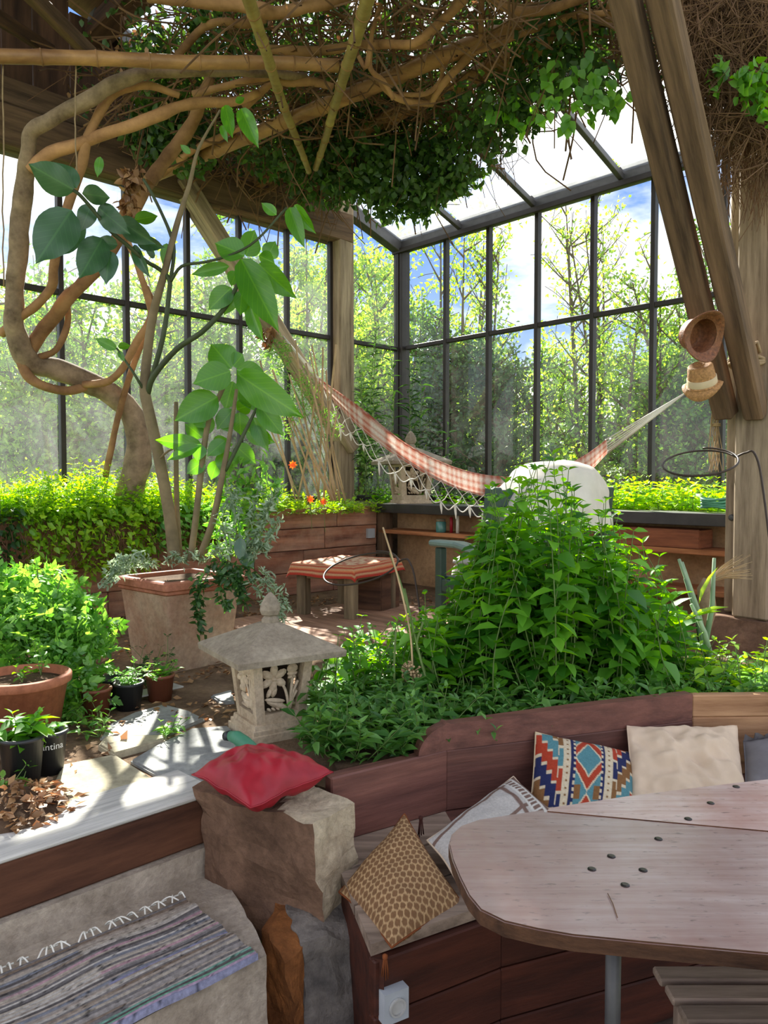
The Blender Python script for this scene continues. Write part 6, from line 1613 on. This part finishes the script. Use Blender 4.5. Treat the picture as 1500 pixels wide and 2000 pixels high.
# left bed: lime-green herbs along the windows, trailing over the planks
random.seed(47)
BEDS = G + 0.68
for a, b, lab, mt, h0, h1, n in ((0.95, 1.9, 'low herbs at the corner end of the raised bed', 'leaf_lime', .05, .16, 130), (1.9, 2.75, 'herbs in the raised bed behind the square planter', 'leaf_lime', .10, .24, 170), (2.75, 3.5, 'bright lime herbs at the foot of the twisted trunk', 'leaf_lime', .14, .34, 230),
                             (3.5, 4.2, 'lime herbs left of the twisted trunk', 'leaf_lime', .16, .36, 220), (4.2, 5.2, 'lime herbs at the far left of the raised bed', 'leaf_lime', .16, .34, 230)):
    hb = Herb(); root = thing('bed_herb', lab, 'herb', rp(.35, (a + b) / 2, BEDS), 0, 'herbs in the raised bed')
    for k in range(n):
        t = random.uniform(.08, .68); s_ = random.uniform(a, b)
        p = rp(t, s_, BEDS); h = random.uniform(h0, h1) * (.75 if t > .55 else 1) * (1 + .55 * mnoise.noise(Vector((s_ * 3.5, t * 3, 2))))
        q = rp(t + random.gauss(.03, .06), s_ + random.gauss(0, .06), BEDS + h)
        hb.stem(p, q, .034, .062, .002, .08, .1, .3)
    hb.build(root, mt, 'stem', .8, 'lobed')
for a, b, zlo, lab, mt, n in ((2.35, 3.2, .45, 'green herbs trailing over the planks behind the square planter', 'leaf_gera', 900), (3.2, 4.1, .28, 'trailing herbs hanging down the raised bed under the trunk', 'leaf_lime', 1300), (4.1, 5.2, .2, 'dark leafy plants hanging down the raised bed at the far left', 'leaf_dark', 1000)):
    t = rng.uniform(.56, .86, n); s_ = rng.uniform(a, b, n); z = G + zlo + (0.80 - zlo) * rng.uniform(0, 1, n) ** .7
    t = .58 + (t - .58) * (1 - .5 * (z - G) )
    pts = np.stack([ROOM_C.x + E1.x * t + E2.x * s_, ROOM_C.y + E1.y * t + E2.y * s_, z], axis=1)
    dd = rnd_dirs(n) * .7 + np.array([E1.x, E1.y, -.3])
    root = thing('trailing_plant', lab, 'plant', rp(.65, (a + b) / 2, G), 0, 'plants hanging over the raised bed')
    mb = MB()
    for k in range(60):
        s0 = random.uniform(a, b); p = rp(.6, s0, BEDS + .06); mb.tube(spl([p, rp(.72, s0 + random.gauss(0, .05), BEDS - .1), rp(.70 + random.uniform(0, .1), s0 + random.gauss(0, .12), G + zlo + random.uniform(0, .2))], 3), .003, 4, cap=False)
    o = mb.build('stems', M_['twig'], root, True); o['kind'] = 'stuff'
    leaf_mesh('foliage', pts, dd, rnd_dirs(n, 1.0), rng.uniform(.04, .075, n), rng.uniform(.022, .04, n), M_[mt], root)
# back bed plants
for a, b, lab, h0, h1, n, mt in ((0.1, 0.75, 'green plants in the bed at the glazed corner', .08, .22, 70, 'leaf_herb'), (1.0, 2.0, 'green plants on the back bed behind the hammock', .05, .16, 60, 'leaf_herb'), (2.0, 2.9, 'bright plants on the back bed behind the white throw', .10, .30, 120, 'leaf_lime'), (2.9, 3.9, 'bright plants on the back bed left of the right post', .10, .28, 150, 'leaf_lime')):
    hb = Herb(); root = thing('sill_plant', lab, 'plant', rp((a + b) / 2, .4, zr(-.26)), 0, 'plants on the back bed')
    for k in range(n):
        t = random.uniform(a, b); s_ = random.uniform(.08, .66); h = random.uniform(h0, h1)
        hb.stem(rp(t, s_, zr(-.26)), rp(t + random.gauss(0, .05), s_ + random.gauss(0, .05), zr(-.26) + h), .04, .065, .002, .08, .1, .3)
    hb.build(root, mt, 'stem', .5)
# tall thin oleander stems inside the glazed corner
for (x, yb, yt, d, lab) in ((742, 960, 600, 7.75, 'tall thin leafy shoot right of the grey corner timber post'), (812, 945, 650, 7.85, 'tall thin leafy shoot just right of the steel corner post'), (720, 970, 690, 7.5, 'shorter leafy shoot beside the grey corner timber post'), (876, 940, 830, 7.3, 'short spiky green shoot behind the hammock')):
    hb = Herb(); root = thing('leafy_shoot', lab, 'plant', P(x, yb, d), 0, 'shoots in the glazed corner')
    for k in range(3):
        hb.stem(P(x + random.uniform(-12, 12), yb, d), P(x + random.uniform(-22, 22), yt + random.uniform(0, 90), d), .07, .12, .004, .04, .15, .35)
    hb.build(root, 'leaf_dark', 'stem', .18)
# dry stalks and asparagus fern on the brace
ds = thing('dry_stalks', 'bundle of dry tan stalks leaning by the corner timber post', 'stalks', P(640, 975, 6.5))
random.seed(53)
for k in range(20):
    x0 = random.uniform(575, 695); x1 = x0 - random.uniform(10, 110) * (1 if random.random() < .8 else -.4); y1 = random.uniform(640, 830)
    mb = MB(); d = random.uniform(6.3, 6.8)
    mb.tube(spl([P(x0, 978, d), P((x0 + x1) / 2 + random.uniform(-8, 8), (978 + y1) / 2, d), P(x1, y1, d)], 4), [random.uniform(.005, .011)] * 9, 6); mb.build('stalk', M_['straw'], ds, True)
fern = thing('asparagus_fern', 'feathery green fern climbing on the left timber brace', 'fern', P(600, 850, 6.6))
pts = np.concatenate([blob_points(260, P(545, 700, 6.7), (.12, .1, .2)), blob_points(360, P(590, 770, 6.6), (.16, .1, .22)), blob_points(160, P(560, 820, 6.6), (.1, .1, .2)), blob_points(160, P(640, 830, 6.6), (.12, .1, .18))])
leaf_mesh('fronds', pts, rnd_dirs(len(pts)), rnd_dirs(len(pts), .5), .05, .008, M_['leaf_gera'], fern, 'diamond')
mb = MB(); mb.tube(spl([P(650, 960, 6.6), P(620, 860, 6.6), P(575, 760, 6.6), P(535, 660, 6.7)], 5), .004, 5); mb.build('stem', M_['stem'], fern, True)
dlp = blob_points(40, P(525, 655, 6.75), (.07, .05, .09)); o = leaf_mesh('withered_leaves', dlp, rnd_dirs(len(dlp), -1), rnd_dirs(len(dlp)), .08, .05, M_['leaf_dry'], fern)
# orange flowers
for x, y, d, lab in ((572, 908, 6.0, 'orange flower standing highest in the raised bed'), (632, 980, 6.3, 'orange flower at the plank edge below the dry stalks'), (606, 975, 6.3, 'small orange flower among herbs left of the plank edge')):
    c = P(x, y, d); fl = thing('orange_flower', lab, 'flower', c, 0, 'orange flowers')
    dirs_ = np.array([(math.cos(a), -.35, math.sin(a)) for a in np.linspace(0, 2 * PI, 9)[:-1]]); leaf_mesh('petals', [tuple(c)] * 8, dirs_, np.array([(0, -1, .2)] * 8), .038, .02, M_['orange'], fl, 'oval', None)
    mb = MB(); mb.tube([c, c + Vector((.01, .02, -.25))], .002, 4); mb.build('stem', M_['stem'], fl)
# the scented geranium in the lower left corner
random.seed(59)
ge = thing('scented_geranium', 'bushy plant with finely cut leaves at the left edge above the terracotta pot', 'shrub', PZ(80, 1390, G))
cs = []
for (x, y, d, rx, rz, n) in ((10, 1190, 3.35, .2, .16, 420), (70, 1180, 3.35, .2, .15, 420), (120, 1230, 3.3, .18, .16, 420), (60, 1270, 3.2, .24, .2, 560), (0, 1290, 3.2, .2, .2, 400), (150, 1300, 3.25, .12, .18, 300), (170, 1235, 3.4, .12, .10, 160), (120, 1370, 3.1, .14, .14, 300), (40, 1145, 3.4, .13, .08, 140), (-60, 1240, 3.3, .2, .25, 300)):
    cs.append(blob_points(int(n * .62), P(x, y, d), (rx * 1.08, rx * 1.08, rz * 1.1))); cs.append(blob_points(int(n * .06), P(x, y - 10, d), (rx * 1.5, rx * 1.5, rz * 1.45)))
pts = np.concatenate(cs)
leaf_mesh('foliage', pts, rnd_dirs(len(pts), .3), rnd_dirs(len(pts), 1.2), rng.uniform(.055, .095, len(pts)), rng.uniform(.055, .095, len(pts)), M_['leaf_gera'], ge, 'lobed')
mb = MB()
for k in range(40):
    b_ = PZ(80 + random.uniform(-60, 60), 1390, G); t_ = Vector(pts[random.randrange(len(pts))]); mb.tube(spl([b_, (b_ + t_) / 2 + Vector((0, 0, .05)), t_], 3), .003, 4, cap=False)
o = mb.build('stems', M_['stem'], ge, True); o['kind'] = 'stuff'
# silver trailing plants on the square planter
def trail(name, lab, paths, mt, leaf, ratio, n, group):
    root = thing(name, lab, 'plant', P(*paths[0][0]), 0, group)
    mb = MB(); p_ = []; d_ = []
    for pa in paths:
        q = spl([tuple(P(*a)) for a in pa], 6); mb.tube(q, .003, 5, cap=False)
        for k in range(n):
            f = random.uniform(0.05, 1) * (len(q) - 1); j = min(int(f), len(q) - 2); b_ = Vector(q[j]).lerp(Vector(q[j + 1]), f - j)
            p_.append(tuple(b_ + Vector((random.gauss(0, .012), random.gauss(0, .012), random.gauss(0, .012))))); d_.append((random.gauss(0, 1), random.gauss(-.3, .8), random.gauss(-.1, .8)))
    o = mb.build('stems', M_['stem'], root, True); o['kind'] = 'stuff'
    leaf_mesh('foliage', p_, np.array(d_), rnd_dirs(len(p_), .7), rng.uniform(.7, 1.2, len(p_)) * leaf, rng.uniform(.8, 1.2, len(p_)) * leaf * ratio, M_[mt], root)
trail('silver_trailer', 'silvery plant spilling over the left corner of the square planter', [[(300, 1105, 4.0), (255, 1098, 3.95), (225, 1110, 3.92), (200, 1150, 3.9)], [(290, 1100, 4.0), (240, 1090, 3.95), (212, 1120, 3.9)], [(310, 1105, 4.0), (270, 1085, 3.95), (235, 1095, 3.9)], [(260, 1110, 3.95), (228, 1120, 3.9), (208, 1140, 3.9)]], 'leaf_silver', .035, .35, 90, None)
trail('silver_trailer', 'silvery herb standing at the right edge of the square planter', [[(470, 1090, 3.9), (490, 1010, 3.9), (505, 950, 3.9)], [(480, 1090, 3.9), (510, 1020, 3.9), (530, 985, 3.9)], [(460, 1090, 3.9), (460, 1000, 3.9), (450, 950, 3.9)], [(490, 1090, 3.85), (525, 1050, 3.85), (545, 1010, 3.85)], [(500, 1085, 3.85), (520, 1000, 3.85), (540, 960, 3.85)], [(470, 1080, 3.9), (500, 1060, 3.9), (520, 1075, 3.9)], [(450, 1090, 3.9), (435, 1010, 3.9), (470, 960, 3.9)]], 'leaf_silver', .04, .3, 110, None)
trail('silver_trailer', 'silvery shoots hanging down behind the lantern finial', [[(500, 1120, 3.7), (530, 1150, 3.65), (545, 1190, 3.6), (552, 1212, 3.6)], [(505, 1110, 3.7), (545, 1150, 3.65), (562, 1190, 3.6)], [(490, 1120, 3.7), (515, 1170, 3.65), (535, 1205, 3.6)]], 'leaf_silver', .035, .25, 100, None)
trail('trailing_herb', 'green trailing herb hanging down the right face of the square planter', [[(400, 1120, 3.75), (385, 1150, 3.7), (392, 1200, 3.68), (396, 1240, 3.68)], [(410, 1115, 3.75), (395, 1145, 3.7), (385, 1185, 3.68), (392, 1225, 3.66)], [(440, 1110, 3.75), (430, 1150, 3.7), (442, 1185, 3.68)], [(460, 1110, 3.72), (470, 1150, 3.68), (480, 1180, 3.66)], [(400, 1110, 3.8), (440, 1100, 3.75), (480, 1110, 3.72), (500, 1135, 3.7)], [(420, 1120, 3.75), (455, 1130, 3.7), (480, 1150, 3.68)]], 'leaf_dark', .042, .5, 70, None)
trail('fern_herb', 'small grey-green herbs covering the soil of the square planter', [[(320, 1100, 4.05), (340, 1085, 4.0), (360, 1095, 4.0)], [(360, 1100, 4.0), (375, 1080, 4.0), (395, 1095, 3.95)], [(400, 1100, 3.95), (425, 1070, 3.95), (440, 1090, 3.9)]], 'leaf_silver', .03, .3, 90, None)
# leafy filler among the shoots above the planter
trail('leafy_filler', 'dark leafy shoots between the stems above the square planter', [[(430, 1095, 4.0), (420, 1000, 4.0), (440, 930, 4.0)], [(450, 1095, 4.0), (470, 1000, 4.0), (490, 930, 4.0)], [(470, 1095, 3.95), (500, 980, 3.95), (520, 900, 3.95)], [(440, 1095, 4.0), (455, 990, 4.0), (470, 900, 4.0)], [(480, 1090, 3.95), (530, 990, 3.95), (545, 940, 3.95)]], 'leaf_gera', .06, .38, 80, None)
# seedlings in pots
def seedling(lab, c, h, n, leaf, mt='leaf_herb', ratio=.5, spread=.04, shape='oval'):
    hb = Herb(); root = thing('seedling', lab, 'seedling', c)
    for k in range(n):
        hb.stem(c, Vector(c) + Vector((random.gauss(0, spread), random.gauss(0, spread), h * random.uniform(.6, 1.1))), h * .3, leaf, .002, .1, .3, .1)
    hb.build(root, mt, 'stem', ratio, shape)
pb = Vector((PZ(32, 1452, G).x, 2.82, G + .222))
seedling('tiny seedling sprouting in the large terracotta pot', pb + Vector((.02, -.03, 0)), .06, 2, .035)
seedling('taller pale seedling at the back of the large terracotta pot', pb + Vector((.04, .08, 0)), .14, 2, .045, 'leaf_gera')
seedling('green cutting in the lettered black pot', PZ(97, 1508, G) + Vector((0, 0, .12)), .045, 3, .055, 'leaf_herb', .5, .03)
seedling('drooping leafy cutting in the frontmost black pot', PZ(44, 1536, G) + Vector((0, 0, .14)), .075, 7, .075, 'leaf_herb', .5, .07)
seedling('ferny seedling in the middle black pot of the strip', PZ(252, 1384, G) + Vector((0, 0, .09)), .10, 7, .045, 'leaf_gera', .9, .04, 'lobed')
seedling('ferny seedling in the far brown pot of the strip', PZ(313, 1367, G) + Vector((0, 0, .09)), .10, 8, .045, 'leaf_gera', .9, .05, 'lobed')
seedling('ferny seedling behind the strip against the square planter', PZ(290, 1350, G), .22, 8, .05, 'leaf_dark', .9, .05, 'lobed')
for x, y, lab in ((322, 1440, 'little weed growing between two flagstones'), (192, 1440, 'weed tuft at the end of the flagstones by the black pots'), (178, 1425, 'taller weed between the pots and the flagstones'), (30, 1570, 'weeds in the leaf litter at the lower left'), (120, 1420, 'leafy weed behind the lettered black pot')):
    seedling(lab, PZ(x, y, G), .09, 5, .04, 'leaf_gera', .4, .05)
# lemongrass by the broom
lg = thing('lemongrass', 'pale cut lemongrass stalks leaning in the bed before the broom', 'grass clump', PZ(1370, 1310, bedz))
mb = MB()
for a_, b_, w_ in (((1385, 1285), (1326, 1092), 3.3), ((1380, 1280), (1332, 1098), 3.35), ((1375, 1275), (1395, 1090), 3.3), ((1390, 1290), (1350, 1180), 3.2), ((1372, 1270), (1338, 1130), 3.3)):
    mb.tube([P(*a_, w_), P((a_[0] + b_[0]) / 2 + 6, (a_[1] + b_[1]) / 2, w_), P(*b_, w_)], [.013, .011, .007], 6)
mb.build('stalks', M_['leaf_silver'], lg, True)
pts = [P(1345, 1210, 3.2), P(1330, 1215, 3.2), P(1365, 1180, 3.25)]; leaf_mesh('blades', pts, np.array([(1, 0, .45), (1, 0, .4), (.4, 0, 1)]), np.array([(-.4, -.6, 1)] * 3), .18, .02, M_['leaf_lime'], lg)
# long stalks crossing the bed
ls = thing('leek_stalks', 'long bare green stalks crossing above the dry seed head', 'stalks', PZ(830, 1370, bedz))
for pa in ([(850, 1375, 2.9), (820, 1280, 3.0), (795, 1180, 3.05), (762, 1080, 3.1)], [(838, 1350, 2.9), (812, 1250, 3.0), (790, 1150, 3.1)], [(772, 1390, 2.95), (770, 1300, 2.95), (773, 1235, 2.95)], [(860, 1330, 3.0), (815, 1270, 3.0), (826, 1215, 3.0)]):
    mb = MB(); mb.tube(spl([tuple(P(*a)) for a in pa], 5), .005, 6); mb.build('stalk', M_['stem'], ls, True)
# heap of leaf mould at the end of the sleeper
hp_ = PZ(8, 1598, G); V = []; F = []; nr_, ns_ = 7, 20
for i in range(nr_ + 1):
    for k in range(ns_):
        r_ = i / nr_; a = 2 * PI * k / ns_; x = hp_.x - .03 + .23 * r_ * math.cos(a); y = hp_.y + .02 + .20 * r_ * math.sin(a)
        V.append((x, y, G + .062 * (1 - r_ ** 2) + .012 * mnoise.noise(Vector((x * 18, y * 18, 0))) * (1 - r_ * .5) - (.02 if i == nr_ else 0)))
F = [(i * ns_ + k, i * ns_ + (k + 1) % ns_, (i + 1) * ns_ + (k + 1) % ns_, (i + 1) * ns_ + k) for i in range(nr_) for k in range(ns_)]
heap = thing('leaf_mould_heap', 'heap of brown leaf mould over the left end of the sleeper step', 'leaf mould', hp_, kind='stuff')
add('mound', mesh_np('mound', V, F, True), M_['soil'], heap)
n = 420; rr_ = rng.uniform(0, 1, n) ** .5; aa_ = rng.uniform(0, 2 * PI, n)
pts = np.stack([hp_.x - .03 + .23 * rr_ * np.cos(aa_), hp_.y + .02 + .20 * rr_ * np.sin(aa_), G + .064 * (1 - rr_ ** 2) + .012], axis=1)
dd = rnd_dirs(n); dd[:, 2] *= .35
leaf_mesh('dead_leaves', pts, dd, rnd_dirs(n, 2), rng.uniform(.02, .045, n), rng.uniform(.012, .025, n), M_['leaf_dry'], heap, 'diamond')
# dry litter on the ground
n = 5200
xs = rng.uniform(-2.3, 1.2, n); ys = rng.uniform(2.2, 6.3, n)
k = np.array([(ts(Vector((x, y, 0)))[0] > .62) and not in_poly(x, y, [(-.4, 2.4), (2.6, 2.7), (2.6, 3.8), (-.3, 3.6)]) and (x + 1.16) * -.69 + (y - 1.98) * .724 > 0.05 for x, y in zip(xs, ys)])
den = np.array([mnoise.noise(Vector((x * 2, y * 2, 9))) for x, y in zip(xs, ys)]); k &= den > -.15
pts = np.stack([xs[k], ys[k], np.full(k.sum(), G + .012)], axis=1)
dd = rnd_dirs(len(pts)); dd[:, 2] *= .25
o = leaf_mesh('leaf_litter', pts, dd, rnd_dirs(len(pts), 3), rng.uniform(.02, .05, len(pts)), rng.uniform(.012, .03, len(pts)), M_['leaf_dry'], None, 'diamond')
tag(o, 'dry fallen leaves scattered over the dirt ground', 'fallen leaves', kind='stuff')
# ------------------------------------------------------------------ trees and shrubs outside
def tree(name, label, base, H, spread, nb, nleaf, mat, leaf=.08, trunkr=.05, sparse=1.0, upright=.5, seed=0, stems=1, low=.2, group='trees outside the windows'):
    rnd = random.Random(seed); g = np.random.default_rng(seed)
    base = Vector(base); root = thing(name, label, 'tree' if H > 2.6 else 'shrub', base, 0, group)
    mb = MB(); tips = []
    for s in range(stems):
        a = rnd.uniform(0, 2 * PI); lean = spread * .45 * (s > 0) * rnd.uniform(.4, 1)
        top = base + Vector((math.cos(a) * lean, math.sin(a) * lean, H * rnd.uniform(.82, 1)))
        b0 = base + Vector((math.cos(a), math.sin(a), 0)) * (.12 * (s > 0))
        mid = b0.lerp(top, .5) + Vector((rnd.gauss(0, .12), rnd.gauss(0, .12), 0))
        tr = spl([b0, mid, top], 6); mb.tube(tr, [trunkr * (1 - .85 * k / (len(tr) - 1)) for k in range(len(tr))], 6, cap=False)
        for k in range(nb):
            u = low + (1 - low) * (k + rnd.random()) / nb; f = u * (len(tr) - 1); j = min(int(f), len(tr) - 2); p = Vector(tr[j]).lerp(Vector(tr[j + 1]), f - j)
            a2 = rnd.uniform(0, 2 * PI); L_ = spread * (1 - .55 * u) * rnd.uniform(.5, 1)
            d = Vector((math.cos(a2), math.sin(a2), upright + rnd.gauss(0, .25))).normalized() * L_
            e = p + d; br = spl([p, p + d * .5 + Vector((0, 0, -.03 * L_)), e], 4)
            mb.tube(br, [trunkr * .35 * (1 - .8 * i / (len(br) - 1)) for i in range(len(br))], 4, cap=False)
            for i in range(4):
                q = Vector(br[2 + i * 2 if 2 + i * 2 < len(br) else -1]); d2 = Vector((rnd.gauss(0, 1), rnd.gauss(0, 1), upright + rnd.gauss(0, .5))).normalized() * L_ * .4
                mb.tube([q, q + d2 * .6 + Vector((0, 0, .01)), q + d2], trunkr * .10, 3, cap=False); tips.append((q, q + d2))
            tips.append((p.lerp(e, .4), e))
    o = mb.build('branches', M_['bark'], root, True); o['kind'] = 'stuff'
    ta = np.array([tuple(a) for a, b in tips]); tb = np.array([tuple(b) for a, b in tips])
    ii = g.integers(0, len(tips), nleaf); u = g.uniform(.1, 1.05, (nleaf, 1))
    pts = ta[ii] * (1 - u) + tb[ii] * u + g.normal(size=(nleaf, 3)) * (leaf * sparse)
    leaf_mesh('foliage', pts, rnd_dirs(nleaf, -.1), rnd_dirs(nleaf, .7), g.uniform(.7, 1.25, nleaf) * leaf, g.uniform(.7, 1.2, nleaf) * leaf * .6, M_[mat], root, 'diamond')
    return root
def at(x, d): return Vector(((x - 750) / FPX * d, d, outh((x - 750) / FPX * d, d) - .05))
def topz(y, d, x): return EYE + (940 - y) * d / FPX - at(x, d).z
OUT = [
    # name, label, x, d, y of top, spread, branches, leaves, material, leaf, stems, upright
    ('upright_tree', 'upright many-stemmed tree outside the second and third back panes', 905, 11.0, 430, 1.3, 12, 3000, 'leaf_spring', .075, 6, 1.2),
    ('upright_tree', 'pale spring tree reaching above the rail outside the back windows', 1150, 12.0, 360, 1.6, 12, 2600, 'leaf_spring', .075, 6, 1.0),
    ('upright_tree', 'thin leafy tree outside the panes left of the straw hats', 1285, 10.5, 520, 1.2, 12, 3000, 'leaf_spring', .07, 5, 1.0),
    ('upright_tree', 'slim tree outside behind the right braces', 1390, 10.0, 420, 1.2, 12, 3200, 'leaf_tree', .075, 4, .9),
    ('dense_shrub', 'dark dense shrub outside behind the hammock', 945, 10.0, 660, 1.15, 22, 9000, 'leaf_olive', .075, 6, .5),
    ('dense_shrub', 'dark shrub outside just right of the steel corner post', 850, 10.6, 610, 1.0, 20, 7000, 'leaf_tree', .075, 6, .6),
    ('light_shrub', 'light green shrub outside above the white throw', 1105, 13.0, 700, 1.6, 20, 8500, 'leaf_spring', .08, 5, .4),
    ('light_shrub', 'light green shrub outside beside the hammock cords', 1235, 11.5, 690, 1.4, 20, 8500, 'leaf_spring', .08, 5, .4),
    ('light_shrub', 'leafy shrub outside below the straw hats', 1345, 10.5, 700, 1.2, 20, 8000, 'leaf_tree', .075, 5, .5),
    ('tall_tree', 'tall leafy tree outside the glazed corner', 730, 12.0, 440, 1.5, 16, 6000, 'leaf_spring', .085, 5, .9),
    ('tall_tree', 'tall leafy tree outside left of the grey timber post', 600, 11.5, 440, 1.6, 16, 6000, 'leaf_spring', .085, 5, .9),
    ('round_tree', 'leafy tree outside behind the large-leaved plant', 470, 11.0, 470, 1.7, 18, 5600, 'leaf_tree', .085, 4, .7),
    ('round_tree', 'leafy tree outside behind the twisted trunk', 320, 10.5, 540, 1.8, 18, 5600, 'leaf_spring', .085, 4, .6),
    ('round_tree', 'leafy tree outside the left windows near the frame edge', 160, 10.0, 575, 1.8, 18, 5600, 'leaf_tree', .085, 4, .6),
    ('round_tree', 'leafy tree outside at the far left edge', 0, 9.5, 560, 1.8, 18, 5600, 'leaf_spring', .085, 4, .6),
    ('hedge_shrub', 'low shrub outside below the left windows, under the twisted trunk', 90, 8.6, 740, 1.3, 24, 10000, 'leaf_spring', .07, 6, .4),
    ('hedge_shrub', 'low shrub outside behind the big planter stems', 260, 8.9, 730, 1.3, 24, 10000, 'leaf_spring', .07, 6, .4),
    ('hedge_shrub', 'low shrub outside behind the bright big leaves', 420, 9.4, 720, 1.3, 24, 10000, 'leaf_tree', .07, 6, .4),
    ('hedge_shrub', 'low shrub outside behind the left timber brace', 560, 10.0, 720, 1.3, 24, 10000, 'leaf_spring', .07, 6, .4),
    ('hedge_shrub', 'low shrub outside the glazed corner behind the lantern', 700, 10.4, 720, 1.2, 24, 10000, 'leaf_spring', .07, 6, .4),
    ('back_tree', 'distant tree beyond the back windows, right', 1330, 22, 640, 3.2, 22, 7000, 'leaf_tree', .14, 4, .5),
    ('back_tree', 'distant tree beyond the dark dense shrub', 950, 24, 700, 3.2, 22, 6000, 'leaf_olive', .15, 4, .5),
    ('back_tree', 'distant tree beyond the glazed corner', 690, 22, 560, 3.6, 22, 8000, 'leaf_tree', .15, 4, .5),
    ('back_tree', 'distant tree beyond the left windows', 380, 20, 580, 4.0, 22, 9000, 'leaf_tree', .15, 4, .5),
    ('back_tree', 'distant tree beyond the far left windows', 90, 19, 600, 4.0, 22, 9000, 'leaf_tree', .15, 4, .5),
    ('back_tree', 'distant tree seen past the right braces', 1560, 16, 560, 2.6, 22, 7000, 'leaf_tree', .12, 4, .5),
]
for k, (nm, lab, x, d, yt, spd, nb, nl, mt, lf, stc, upr) in enumerate(OUT):
    tree(nm, lab, at(x, d), topz(yt, d, x), spd, nb, nl, mt, lf, .05 if d < 15 else .12, 1.0, upr, 100 + k, stc)
